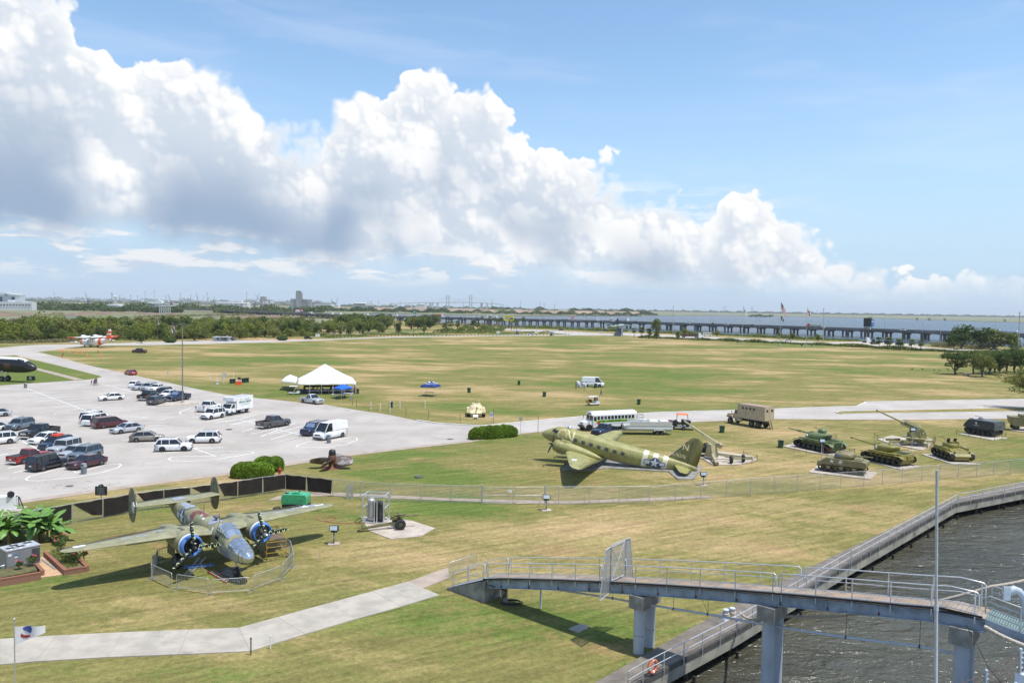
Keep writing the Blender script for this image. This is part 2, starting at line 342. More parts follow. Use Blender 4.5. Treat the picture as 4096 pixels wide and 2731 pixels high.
MB().sheet([(p.x,p.y) for p in gp([(-1500,1345),(0,1338),(600,1330),(1000,1322),(1300,1310),(1500,1290),(1400,1264)])]+[(-330,1500),(-360,2400),(-3000,2600),(-4000,700)],.05).build('rough_field',M_MARSH,kind='structure')
lot_low=[(-260,2062),(0,2019),(59,2011),(416,1960),(653,1928),(890,1898),(1124,1862),(1410,1818),(1665,1788),(1885,1765),(2087,1734),(2176,1725),(2500,1702),(2800,1686),(3098,1676),(3586,1679),(4096,1674),(4700,1672)]
lot_top=[(4700,1588),(4096,1597),(3464,1608),(3429,1625),(2900,1643),(2665,1649),(2338,1666),(2104,1687),(1924,1704),(1747,1693),(1665,1681),(1553,1658),(1410,1637),(1298,1617),(1196,1609),(1015,1590),(893,1576),(791,1556),(663,1528),(495,1492),(357,1461),(204,1420),(130,1403),(98,1394),(115,1390),(179,1387),(336,1383),(600,1380),(1046,1370),(1219,1364),(1370,1357),(1587,1350),(1900,1344),(2425,1341),(2480,1339)]
far_up=[(2480,1334),(2425,1337),(1900,1341),(1587,1346),(1370,1353),(1300,1357),(1106,1359),(868,1362),(600,1367),(476,1372),(336,1376),(119,1380),(0,1391),(-500,1420)]
left_in=[(-500,1455),(60,1420),(128,1436),(260,1468),(398,1502),(408,1507),(380,1515),(326,1520),(0,1541),(-500,1572)]
MB().sheet(gp(lot_low+lot_top[:27]+[(60,1420)]+left_in[2:]),.004).build('parking_lot',M_LOT,kind='structure')
i0=23
MB().sheet(gp([(204,1420),(130,1403)]+lot_top[i0:]+far_up+[(-500,1455),(60,1420),(128,1436)]),.008).build('park_road',M_ROAD,kind='structure')
MB().sheet(gp(lot_low[10:]+lot_top[:9]),.008).build('entrance_road',M_ROAD,kind='structure')
MB().sheet(gp([(2470,1330),(2496,1331),(2821,1346),(3300,1369),(3771,1393),(4096,1409),(4600,1430),(4600,1440),(4096,1415),(3771,1401),(3300,1377),(2821,1356),(2496,1341),(2425,1343)]),.012).build('causeway_road',M_ROAD,kind='structure')
MB().sheet(gp([(1985,1315),(2060,1316),(2200,1320),(2330,1328),(2420,1334),(2480,1334),(2425,1339),(2300,1339),(2235,1333),(2150,1326),(1985,1321)]),.012).build('causeway_bend',M_ROAD,kind='structure')
MB().sheet(gp([(3310,1368),(3450,1367),(3640,1376),(3720,1388),(3560,1384),(3330,1374)]),.016).build('gravel_apron',M_CONCP,kind='structure')
MB().slab(gp([(3340,1649),(3358,1645),(4096,1630),(4700,1612),(4700,1628),(4096,1645),(3368,1656),(3346,1653)]),0,.10).build('traffic_island',M_GRASS,kind='structure')
def strip(pts,w,z0,z1,m,name,side=0,kind='structure',**kw):
 p=[Vector((q[0],q[1])) for q in pts]; L=[];Rr=[]
 for i,q in enumerate(p):
  d=(p[min(i+1,len(p)-1)]-p[max(i-1,0)]).normalized(); n=Vector((-d.y,d.x)); L.append(q+n*w*(.5+side*.5)); Rr.append(q-n*w*(.5-side*.5))
 mb=MB(); rings=[[(a.x,a.y,z0),(a.x,a.y,z1),(b.x,b.y,z1),(b.x,b.y,z0)] for a,b in zip(L,Rr)]
 mb.ring(rings,True,False); return mb.build(name,m,kind=kind,**kw)
M_KERB=mat('kerb_white',(.62,.60,.56),.8,var=.12,scale=.6,world=True)
strip(gp(lot_top[:11]),.42,0,.14,M_KERB,'kerb')
strip(gp([(3344,1651),(3358,1646),(4096,1631),(4700,1613)]),.25,0,.13,M_KERB,'kerb')
strip(gp([(3344,1651),(3368,1656),(4096,1646),(4700,1629)]),.25,0,.13,M_KERB,'kerb')
M_WALKC=mat('pinkish_concrete',(.38,.305,.245),.9,var=.14,scale=.8,world=True)
strip(gp(lot_low[:10]),1.3,0,.05,M_WALKC,'kerb_walk')
strip(gp(lot_low[9:]),.6,0,.05,M_WALKC,'kerb_walk')
def slabs(name,a,b,n,m,z1=.05,gap=.03,label=None,kind='structure'):
 root=link(name,None,None,kind=kind); 
 def along(P,t):
  Ls=[(P[i+1]-P[i]).length for i in range(len(P)-1)]; T=t*sum(Ls); i=0
  while i<len(Ls)-1 and T>Ls[i]: T-=Ls[i]; i+=1
  return P[i].lerp(P[i+1],T/Ls[i])
 for k in range(n):
  t0=k/n+gap/n; t1=(k+1)/n-gap/n*.2
  q=[along(a,t0),along(a,t1),along(b,t1),along(b,t0)]; z=z1+rnd.uniform(-.004,.004)
  MB().slab([(p.x,p.y) for p in q],0,z).build('slab',m,root)
 return root
slabs('fence_walk',gp([(1110,1985),(1300,1968),(1800,1993),(2250,2005),(2835,1983)]),gp([(1070,2002),(1290,1982),(1800,2003),(2250,2017),(2840,1992)]),30,M_WALKC)
pa=[(-60,2562),(0,2557),(228,2543),(495,2530),(755,2520),(955,2512)]; pb=[(-160,2670),(0,2660),(140,2647),(430,2630),(714,2619),(1001,2606)]
for nm,A,B,n in(('foreground_walk',pa,pb,5),):
 root=link(nm,None,None,kind='structure')
 for k in range(len(A)-1):
  q=gp([A[k],A[k+1],B[k+1],B[k]]); c=sum(q,Vector())/4; q=[p.lerp(c,.0035) for p in q]; MB().slab(q,0,.06+.004*(k%2)).build('slab',M_CONC,root)
 A2=[(955,2512),(1110,2470),(1310,2415),(1490,2366),(1631,2328)]; B2=[(1001,2606),(1220,2538),(1425,2477),(1605,2427),(1758,2381)]
 for k in range(4):
  q=gp([A2[k],A2[k+1],B2[k+1],B2[k]]); c=sum(q,Vector())/4; q=[p.lerp(c,.004) for p in q]; MB().slab(q,0,.062+.004*(k%2)).build('slab',M_CONC,root)
 q=gp([(1631,2328),(1790,2271),(1800,2310),(1693,2354)]); MB().slab(q,0,.055).build('slab',M_WALKC,root)
def line(pts,w=.1,z=.012,par=None): return strip(gp(pts),w,z-.002,z,M_LINE,'painted_line',kind='structure')
def z2(u,v): return (u*.5102,1150+v*.5102)
def z3(u,v): return (900+u*.5102,1150+v*.5102)
LN=[[z2(210,790),z2(690,970)],[z2(800,755),z2(1100,830)],[z2(100,1165),z2(245,1240),z2(600,1450)],[z2(1500,1252),z2(1690,1320)],
[z2(1690,1320),z2(1440,1322),z2(1345,1328),z2(1318,1342),z2(1345,1357),z2(1500,1360),z2(1700,1345),z2(1900,1312),z2(1985,1298),z2(1990,1290),z2(1960,1283),z2(1800,1283),z2(1550,1288)],
[z2(595,1452),z2(820,1392),z2(930,1380),z2(950,1388),z2(930,1408),z2(800,1448),z2(600,1485),z2(300,1514),z2(215,1512),z2(202,1500),z2(230,1480),z2(420,1430),z2(530,1405)],
[z3(440,1215),z3(640,1165),z3(390,1105),z3(80,1025)],[z3(800,1205),z3(1000,1172),z3(1035,1180),z3(1035,1195),z3(960,1225),z3(800,1250),z3(600,1254),z3(557,1248),z3(570,1232),z3(700,1195)],
[z2(1500,940),z2(1420,970),z2(1405,985),z2(1430,997),z2(1520,993)],[z2(0,1010),z2(110,1005),z2(140,1015),z2(100,1030),z2(0,1040)],
[z2(430,990),z2(450,980),z2(640,985)],[z2(860,722),z2(900,716),z2(935,722)],[z2(880,1012),z2(1100,1012),z2(1158,1020),z2(1100,1028),z2(960,1032)]]
for l in LN: line(l,.17)
for a,b in [((220,830),(560,815)),((235,850),(600,832)),((250,870),(640,850)),((300,890),(680,868)),((360,912),(720,892)),((430,935),(760,915)),((520,955),(800,938)),((620,975),(860,958)),
((1230,1040),(1300,1032)),((1020,1062),(1300,1058)),((1160,1080),(1310,1078)),((1160,1110),(1280,1108)),((950,1197),(1020,1195)),((1100,1220),(1250,1216)),((1200,1295),(1450,1285)),((1500,1258),(1750,1252)),
((0,1270),(130,1252)),((0,1315),(60,1300)),((60,1418),(200,1380)),((110,1450),(330,1400)),((90,1210),(220,1190)),((1390,900),(1560,880)),((1620,1052),(1980,990)),((1690,1060),(2000,1002)),((1760,1085),(2000,1040)),
((1500,1020),(1580,1008)),((790,745),(950,735)),((830,765),(980,757)),((880,800),(1070,785)),((930,830),(1100,818)),((960,866),(1060,860))]:
 line([z2(*a),z2(*b)],.19)
for a,b in [((130,1130),(235,1100)),((200,1148),(420,1100)),((280,1168),(550,1062)),((350,1150),(630,1080)),((360,1190),(640,1110)),((445,1215),(640,1165)),((0,1085),(240,1030)),((0,1055),(200,1010)),((100,1015),(270,995))]:
 line([z3(*a),z3(*b)],.19)
strip(gp([(25,1393),(45,1388),(300,1450)]),.12,.009,.012,mat('yellow_line',(.62,.42,.10),.8,var=.2),'painted_line')
for q,n in[(z2(1795,1112),.9),(z2(545,1555),.7),(z3(30,1112),.9),(z3(1765,1188),.9)]:
 p=G(*q); MB().cyl((p.x,p.y,.004),(p.x,p.y,.014),n*.6,n=18).build('manhole_cover',mat('cast_iron',(.10,.095,.09),.7,.2),kind='structure')
MB().sheet(gp([(-480,1452),(60,1424),(128,1439),(260,1470),(392,1502),(400,1507),(374,1513),(326,1518),(0,1539),(-480,1569)]),.02).build('green_verge',grass_mat(.085),kind='structure')
slabs('bomber_walk',[G(*z2(-60,565),.02),G(*z2(290,630),.02),G(*z2(660,722),.02)],[G(*z2(-60,585),.02),G(*z2(280,645),.02),G(*z2(580,725),.02)],14,M_WALKC,.06)
AF=[(1,.0),(.62,.55),(.3,1),(.1,.75),(.02,.3),(0,0),(.02,-.25),(.1,-.5),(.3,-.6),(.62,-.35)]
def surf(secs,axis='Y'):
 mb=MB(); rings=[]
 for sp,xl,c,o,t in secs:
  q=[(xl-c*a,b*t/2) for a,b in AF]; rings.append([(x,sp,o+h) if axis=='Y' else (x,o+h,sp) for x,h in q])
 return mb.ring(rings)
def both(secs): return [(-s[0],*s[1:]) for s in secs[::-1]]
class Fus:
 def __init__(s,st,ex=2.3): s.st=sorted(st); s.ex=ex
 def at(s,x,a,g=0.):
  st=s.st; i=0
  while i<len(st)-2 and x>st[i+1][0]: i+=1
  t=max(0,min(1,(x-st[i][0])/(st[i+1][0]-st[i][0]))); t2=t
  zc,w,h=[st[i][k]+(st[i+1][k]-st[i][k])*t2 for k in(1,2,3)]
  c,n=cos(a),sin(a); k=(abs(c)**s.ex+abs(n)**s.ex)**(-1/s.ex)
  return Vector((x,(w+g)*c*k,zc+(h+g)*n*k))
 def loft(s,x0,x1,n=24,m=20,a0=0,a1=2*PI,g=0.,extra=()):
  xs=sorted(set([x0,x1]+[q[0] for q in s.st if x0<q[0]<x1]+list(extra)+[x0+(x1-x0)*i/m for i in range(m+1)]))
  full=abs(a1-a0-2*PI)<1e-6; k=n if full else n+1
  return MB().ring([[s.at(x,a0+(a1-a0)*j/n,g) for j in range(k)] for x in xs],full,True,full)
 def patch(s,poly2,side,g=.012,ref=None):
  x0,a0=ref; mb=MB(); bm=bmesh.new(); vs=[bm.verts.new((u,w,0)) for u,w in poly2]; bm.faces.new(vs); bmesh.ops.triangulate(bm,faces=bm.faces)
  for _ in range(2):
   bmesh.ops.subdivide_edges(bm,edges=[e for e in bm.edges if e.calc_length()>.25],cuts=1,use_grid_fill=False); bmesh.ops.triangulate(bm,faces=bm.faces)
  bm.verts.ensure_lookup_table(); bm.verts.index_update(); pts=[]
  zc,w,h=[np.interp(x0,[q[0] for q in s.st],[q[k] for q in s.st]) for k in(1,2,3)]; r=(w+h)/2
  for v in bm.verts:
   a=a0+v.co.y/r; a=a if side>0 else PI-a; pts.append(s.at(x0+v.co.x,a,g))
  mb.add(pts,[[v.index for v in f.verts] for f in bm.faces],True); bm.free(); return mb
def rect(x0,x1,y0,y1): return [(x0,y0),(x1,y0),(x1,y1),(x0,y1)]
def disc(r,n=24): return [(r*cos(2*PI*i/n),r*sin(2*PI*i/n)) for i in range(n)]
def wheel(par,c,r,w,axis='Y',rim=M_GALV,tyre=M_BLACK,name='wheel',n=18):
 wo=MB().lathe([(r*.66,-w/2),(r*.93,-w/2),(r,-w*.3),(r,w*.3),(r*.93,w/2),(r*.66,w/2)],(0,0,0),axis,n).build(name,tyre,par,loc=c)
 MB().lathe([(.01,-w*.36),(r*.25,-w*.56),(r*.3,-w*.46),(r*.64,-w*.42),(r*.69,-w*.52),(r*.69,w*.52),(r*.64,w*.42),(r*.3,w*.46),(r*.25,w*.56),(.01,w*.36)],(0,0,0),axis,n).build('rim',rim,wo); return wo
def blade(L,w,hub=.12):
 rs=[]
 for i,(f,c,t,tw) in enumerate([(.06,.5,.5,1.2),(.2,.75,.28,.95),(.45,1,.16,.62),(.75,.95,.1,.42),(.93,.6,.07,.36),(1,.15,.03,.35)]):
  cw=w*c; q=[(-cw*.5,0),(-cw*.2,t*w*.4),(cw*.3,t*w*.3),(cw*.5,0),(cw*.3,-t*w*.15),(-cw*.2,-t*w*.2)]
  rs.append([Vector((b*cos(tw)-a*sin(tw),a*cos(tw)+b*sin(tw),hub+(L-hub)*f)) for a,b in q])   # spans z, chord y, faces x
 return MB().ring(rs)
def prop(par,c,L,w,angs,mb,mh,spin=.16,tape=None):
 p=link('propeller',None,par,loc=c)
 MB().lathe([(.02,.42),(.09,.36),(spin*.8,.25),(spin,.05),(spin,-.2),(spin*.6,-.3)],(0,0,0),'X',16).build('hub',mh,p)
 me=blade(L,w).mesh('blade'); me.materials.append(mb)
 if tape:
  tb=MB(); k=0; z=.35
  while z<L*.97:
   ww=w*1.04*(1 if z<L*.8 else .8); tb.box((0,0,z),(.10,ww,.03),rx=.45*(1 if k%2 else -1),rz=-.55); k+=1; z+=.21
  tm=tb.mesh('tape'); tm.materials.append(tape)
 for a in angs:
  b=link('blade',me,p); b.rotation_euler=(R(a)-PI/2,0,0)
  if tape: link('tape_wrap',tm,b)
 return p
M_OD=mat('faded_olive',(.265,.255,.15),.62,var=.2,scale=1.6,col2=(.36,.35,.26),v2=(.56,.74))
M_ODD=mat('olive_dark',(.115,.105,.062),.6,var=.2,scale=1.2,col2=(.25,.25,.2),v2=(.6,.75))
M_SILV=mat('polished_glazing',(.62,.68,.76),.13,.85,var=.1,scale=3)
M_PLATE=mat('bare_plate',(.46,.48,.52),.42,.5,var=.2,scale=2)
M_PRIM=mat('red_primer',(.20,.075,.055),.7,var=.35,scale=2.5)
M_BLUE=mat('bright_blue',(.075,.19,.48),.45,var=.12,scale=2)
M_INSB=mat('insignia_blue',(.045,.085,.19),.5,var=.25,scale=2); M_INSW=mat('insignia_white',(.66,.67,.66),.55,var=.15,scale=2)
M_TAPE=mat('lime_tape',(.62,.75,.42),.6,var=.1)
def bomber():
 T=thing('bomber_aircraft','olive drab twin-tail bomber with glazed nose and blue-ringed engines on the grass','aircraft',(-23.0,60.0,0),R(-48))
 fu=Fus([(-9.3,2.9,.10,.12),(-9.0,2.87,.28,.36),(-7.5,2.72,.50,.66),(-5.5,2.52,.66,.88),(-3,2.38,.74,1.0),(0,2.33,.77,1.06),(2.2,2.28,.78,1.05),(3.8,2.2,.77,.98),(4.9,2.1,.74,.84),(5.6,2.03,.69,.74),(6.3,1.97,.58,.60),(6.8,1.95,.42,.42),(7.05,1.95,.24,.24),(7.14,1.95,.04,.04)],2.4)
 b=fu.loft(-9.3,4.9).build('fuselage',M_OD,T)
 ns=link('nose',None,T)
 fu.loft(4.9,6.35,16,8,PI*.93,PI*2.07).build('nose_shell',M_PLATE,ns)
 fu.loft(4.9,6.35,16,8,PI*.07,PI*.93).build('nose_glass',M_SILV,ns)
 fu.loft(6.35,7.14,24,8).build('nose_cap',M_SILV,ns)
 fr=MB()
 for x in(4.92,5.35,5.85,6.35,6.72):
  fr.tube([fu.at(x,PI*(.04+.92*i/16),.012) for i in range(17)],.011,4)
 for k in range(5):
  a=PI*(.07+.86*k/4); fr.tube([fu.at(4.92+(7.08-4.92)*i/10,a,.012) for i in range(11)],.010,4)
 fr.tube([fu.at(6.36,2*PI*i/24,.012) for i in range(25)],.03,4); fr.tube([fu.at(6.75,2*PI*i/24,.012) for i in range(25)],.022,4)
 for k in(3.35,4.2,4.71,5.2,6.0): fr.tube([fu.at(6.36+.72*i/5,k,.012) for i in range(6)],.02,4)
 fr.build('nose_frame',M_OD,ns)
 cn=Fus([(1.9,3.05,.30,.14),(2.5,3.08,.58,.50),(3.2,3.08,.62,.56),(3.8,3.0,.62,.42),(4.5,2.86,.55,.10)],2.6)
 cg=cn.loft(1.9,4.5,20,14,0,PI).build('canopy_glass',M_SILV,T)
 f2=MB()
 for x in(2.1,2.55,3.0,3.45,3.85): f2.tube([cn.at(x,PI*i/16,.01) for i in range(17)],.016,4)
 for a in(.15,.38,.62,.85): f2.tube([cn.at(2.0+2.4*i/10,PI*a,.01) for i in range(11)],.012,4)
 f2.build('canopy_frame',M_OD,cg)
 fu.patch(rect(-.35,.35,-.25,.3),-1,.015,(2.9,.55)).build('side_window',M_DGLASS,T)
 P=lambda nm,poly,side,ref,m,g=.012,par=b: fu.patch(poly,side,g,ref).build(nm,m,par)
 P('roundel_disc',disc(.62),-1,(-4.6,.10),M_INSB); P('roundel_star',star_poly(.6),-1,(-4.6,.10),M_INSW,.022)
 P('roundel_bar',rect(-1.15,-.66,-.18,.18),-1,(-4.6,.10),M_INSW); P('roundel_bar',rect(.66,1.15,-.18,.18),-1,(-4.6,.10),M_PLATE)
 for r_,(x0,x1,y0,y1),m in[((-5.2,1.45),(-.7,.7,-.35,.2),M_PLATE),((-4.3,1.5),(-.9,.4,-.3,.3),M_PLATE),((-1.9,1.35),(-.9,1.1,-.15,.35),M_PRIM),((-2.3,1.05),(-.6,.2,-.45,.1),M_PRIM),((-.9,1.5),(-.7,.3,-.3,.25),M_PRIM),((-1.3,1.2),(-.15,.15,-.1,.1),M_INSW),((-.5,1.0),(-.25,.15,-.1,.1),M_INSW),
  ((-2.9,.35),(-.35,.35,-.3,.3),M_PLATE),((-3.1,-.15),(-.3,.3,-.3,.25),M_ODD),((4.2,-.30),(-.6,.6,-.35,.45),M_PLATE),((4.45,-.55),(-.55,.45,-.25,.22),M_BLUE),((3.4,.05),(-.3,.4,-.4,.5),M_OD),((1.8,.62),(-.14,.14,-.2,.2),M_INSW),((3.2,-.25),(-.2,.25,-.35,.35),M_INSW)]:
  P('skin_patch',rect(x0,x1,y0,y1),-1,r_,m,.010)
 fu.patch(disc(.62),-1,.02,(.9,1.5)).build('turret_plate',M_PLATE,b)
 tp=fu.at(.9,PI/2); MB().cyl(tp,tp+WV*.22,.09,n=10).ell(tp+WV*.30,(.24,.24,.13)).build('vent_cap',mat('slate_paint',(.12,.14,.17),.5),b)
 fu.patch(disc(.55),-1,.05,(-4.3,1.55)).build('hatch_plate',M_PLATE,b)
 for x in(-1.6,1.55): p=fu.at(x,PI/2); MB().cyl(p,p+WV*.75,.018,n=5).build('antenna_mast',M_BLK,T)
 half=[(.55,2.0,3.95,2.62,.55),(1.6,1.95,3.8,2.72,.54),(2.7,1.9,3.6,2.86,.52),(3.9,1.75,3.15,2.88,.45),(7,1.2,2.2,2.84,.3),(9.6,.72,1.45,2.8,.18),(10.15,.5,1.05,2.79,.12),(10.4,.15,.42,2.79,.05)]
 for sd,nm in((1,'wing'),(-1,'wing')):
  w=surf(half if sd>0 else both(half)).build(nm,M_OD,T)
  for x,y,dx,dy,m in[(.2,3.9,.35,.4,M_PLATE),(.5,5.2,.28,.9,M_PLATE),(.35,6.3,.3,.7,M_PLATE),(-.1,9.2,.35,.8,M_INSW),(-.7,6.2,.08,3.2,M_PRIM if sd<0 else M_ODD)]:
   zz=np.interp(y,[s[0] for s in half],[s[3]+s[4]*.47 for s in half]); MB().box((x,sd*y,zz-.005),(dx,dy,.03),rx=0).build('wing_patch',m,w)
  if sd>0: MB().prism([(a*.8+0-.35,q*.8+8.0) for a,q in star_poly(.6)],2.905,2.925,'Z').build('wing_star',M_INSW,w); MB().prism(rect(-.65,-.05,6.9,9.1),2.87,2.90,'Z').build('wing_bar',M_PLATE,w)
  y=2.65*sd; n=MB().lathe([(.72,2.5),(.78,2.0),(.8,1.0),(.74,-.2),(.55,-1.8),(.3,-2.9),(.05,-3.4)],(0,y,2.42),'X',20).build('nacelle',M_OD,T)
  MB().box((1.0,y,3.16),(1.5,.34,.14),taper=(.6,.6)).build('air_scoop',M_ODD,n)
  cw=MB().lathe([(.74,2.35),(.80,2.5),(.80,2.62)],(0,y,2.42),'X',24,False).build('cowling',M_ODD,T)
  MB().lathe([(.80,2.62),(.81,2.95)],(0,y,2.42),'X',24,False).build('white_band',M_INSW,cw)
  MB().lathe([(.81,2.95),(.79,3.15),(.72,3.34),(.66,3.37),(.62,3.30),(.58,3.05)],(0,y,2.42),'X',24,False).build('blue_ring',M_BLUE,cw)
  en=MB().lathe([(.01,3.1),(.6,3.02)],(0,y,2.42),'X',24,False)
  for k in range(9): a=2*PI*k/9; en.cyl((3.05,y+.22*cos(a),2.42+.22*sin(a)),(3.05,y+.52*cos(a),2.42+.52*sin(a)),.11,n=8)
  en.lathe([(.26,3.0),(.26,3.25),(.12,3.5)],(0,y,2.42),'X',14); en.build('engine',M_BLK if sd<0 else mat('engine_grey',(.20,.18,.14),.4,.6,var=.4,scale=6),T)
  prop(T,(3.62,y,2.42),1.92,.36,(97,-3,221) if sd<0 else (106,3,224),M_BLK,M_BLK if sd<0 else M_CHROME,.17,M_TAPE)
  MB().cyl((-.1,y,2.0),(.1,y-sd*.2,.58),.10,n=10).bar((-.9,y,1.9),(.1,y-sd*.2,.75),.08,.08).build('gear_strut',M_GALV,T)
  MB().box((.1,y+sd*.42,1.45),(1.5,.04,.7)).build('gear_door',M_ODD,T)
  wheel(T,(.1,y,.58),.58,.36)
  f=surf([(1.85,-7.95,.5,3.4*sd,.04),(2.05,-7.55,1.35,3.4*sd,.12),(2.6,-7.25,1.9,3.4*sd,.2),(3.3,-7.15,2.05,3.4*sd,.24),(4.0,-7.3,1.8,3.4*sd,.2),(4.5,-7.6,1.2,3.4*sd,.12),(4.68,-7.9,.55,3.4*sd,.05)],'Z').build('tail_fin',mat('fin_olive',(.19,.18,.115),.65,var=.2,scale=2),T)
  for z in(2.4,3.3,4.1): MB().box((-8.5,3.4*sd,z),(.5,.26,.025)).build('fin_hinge',M_ODD,f)
  if sd<0: MB().prism([(-7.6+.28*cos(a)*(1+.25*sin(3*a)),3.2+.42*sin(a)*(1+.2*cos(5*a))) for a in np.linspace(0,2*PI,18)[:-1]],3.4*sd-.125,3.4*sd+.125,'Y').build('worn_emblem',M_INSW,f)
 tp=[(0,-6.6,2.3,3.3,.26),(1.5,-6.65,2.15,3.32,.22),(3.45,-6.95,1.65,3.34,.16)]
 surf(both(tp[1:])+tp).build('tailplane',M_OD,T)
 MB().prism(rect(-7.8,-6.9,-.5,.5),3.42,3.46,'Z').build('tail_plate',M_PLATE,T)
 MB().cyl((4.7,0,1.4),(4.75,0,.45),.075,n=8).bar((4.1,0,1.4),(4.72,0,.8),.06,.06).box((4.75,0,.75),(.1,.34,.1)).box((4.75,.17,.55),(.06,.05,.5)).build('nose_strut',M_GALV,T)
 wheel(T,(4.75,-.02,.40),.40,.22)
 MB().box((3.2,.1,1.0),(.05,.45,.5)).build('crew_hatch',M_ODD,T)
bomber()
def q1(u,v): return (500+u*.38265,1900+v*.38265)
def barrier(a,b,label,dark=False):
 A=G(*a); B=G(*b); L=(B-A).length; rz=math.atan2(B.y-A.y,B.x-A.x); m=M_BLK if dark else M_GALV
 T=thing('crowd_barrier',label,'barrier',A,rz,'steel crowd barriers round the bomber'); h=1.1; r=.12
 pts=[(0,0,.03),(0,0,h-r)]+[(r-r*cos(t),0,h-r+r*sin(t)) for t in(.4,.8,1.2)]+[(r,0,h),(L-r,0,h)]+[(L-r+r*sin(t),0,h-r+r*cos(t)) for t in(.4,.8,1.2)]+[(L,0,h-r),(L,0,.03)]
 MB().tube(pts,.024,6).build('frame',m,T); MB().cyl((0,0,.22),(L,0,.22),.02,n=6).build('bottom_rail',m,T)
 for x in(.02,L-.02): MB().bar((x,-.3,.025),(x,.3,.025),.05,.03).build('foot',m,T)
 me=MB().cyl((0,0,.22),(0,0,h),.011,n=4,caps=False).mesh('upright'); me.materials.append(m); n=int(L/.13)
 for k in range(1,n): link('upright',me,T,loc=(k*L/n,0,0))
for i,(a,b,l) in enumerate([((287,1092),(490,1185),'galvanised crowd barrier in front of the bomber tyre with the fallen shadow beside it'),((540,1197),(870,1245),'crowd barrier in front of the grey ladder lying by the bomber'),((907,1258),(1303,1228),'crowd barrier right in front of the bomber nose wheel'),
((1350,1208),(1628,1105),'crowd barrier between the bomber nose wheel and the yellow scaffold'),((1647,1078),(1752,965),'crowd barrier slanting beside the yellow scaffold'),((275,1082),(340,925),'crowd barrier seen end-on beside the bomber wing shadow'),
((345,925),(520,868),'black crowd barrier behind the bomber main wheel'),((1730,828),(1590,752),'crowd barrier behind the yellow scaffold'),((1757,962),(1733,838),'short crowd barrier seen end-on beside the yellow scaffold')]): barrier(q1(*a),q1(*b),l,i==6)
def ladder(a,b,w,m,label,z=.05,n=None,m2=None):
 A=G(*a); B=G(*b); L=(B-A).length; rz=math.atan2(B.y-A.y,B.x-A.x); T=thing('ladder',label,'ladder',(A.x,A.y,z),rz,'ladders lying under the bomber')
 for s in(-1,1): MB().bar((0,s*w/2,.04),(L,s*w/2*.8,.04),.04,.09).build('rail',m,T)
 me=MB().cyl((0,-w/2,.04),(0,w/2,.04),.022,n=6).mesh('rung'); me.materials.append(m2 or M_GALV); n=int(L/.3)
 for k in range(1,n): link('rung',me,T,loc=(k*L/n,0,0))
ladder(q1(810,872),q1(648,1055),.5,M_ALU,'long bare aluminium ladder lying under the bomber')
ladder(q1(612,985),q1(935,962),.5,M_BLUE,'blue-railed step ladder lying across another ladder',.16,m2=M_ALU)
ladder(q1(890,1008),q1(1085,1128),.45,mat('red_fibreglass',(.42,.09,.04),.6,var=.2),'red-railed ladder lying near the bomber nose wheel',m2=M_ALU)
ladder(q1(1075,1098),q1(1215,1112),.4,M_GALV,'short grey ladder lying behind the barrier by the nose wheel')
MB().prism([(0,0),(1.7,.1),(1.8,1.0),(.1,1.0)],0,.03,'Z').build('drip_mat',M_BLK,loc=G(*q1(980,1000)),rz=-.2,label='dark drip mat lying under the bomber',cat='mat')
MB().box((0,0,.045),(1.5,.9,.09)).build('plywood_board',mat('grey_board',(.22,.20,.17),.8,var=.3),loc=G(*q1(1095,1035)),rz=-.5,label='weathered plywood board lying behind the nose wheel',cat='board')
def scaffold():
 P=[G(*q1(1480,885)),G(*q1(1683,857)),G(*q1(1585,745)),G(*q1(1390,790))]; T=thing('scaffold','yellow tubular work scaffold under the bomber left wing','scaffold',P[0])
 m=mat('safety_yellow',(.55,.30,.02),.5,var=.15); Q=[p-P[0] for p in P]
 for q in Q: MB().cyl(q,q+WV*1.75,.028,n=6).build('post',m,T); MB().cyl(q+Vector((-.04,0,.06)),q+Vector((.04,0,.06)),.06,n=10).build('caster',M_BLK,T)
 for i,j,zs in((0,1,(.5,.95,1.35)),(1,2,(.55,1.7)),(2,3,(.5,1.0,1.7)),(0,2,(.9,1.3)),(0,3,(.5,1.6))):
  for z in zs: MB().cyl(Q[i]+WV*z,Q[j]+WV*z,.022,n=6).build('rung',m,T)
 c=sum(Q,Vector())/4; MB().prism([(q.lerp(c,.1).x,q.lerp(c,.1).y) for q in Q],1.5,1.54,'Z').build('platform',mat('plank_brown',(.16,.11,.08),.8),T)
scaffold()
def z4(u,v): return (1000+u*.5936,1800+v*.5936)
def z5(u,v): return (1900+u/2.352,1500+v/2.352)
def z6(u,v): return (2900+u*.5085,1500+v*.5085)
def z7(u,v): return (1750+u*.5102,2000+v*.5102)
def z8(u,v): return (2900+u*.5618,1850+v*.5618)
def z9(u,v): return (3300+u*.3706,2150+v*.3706)
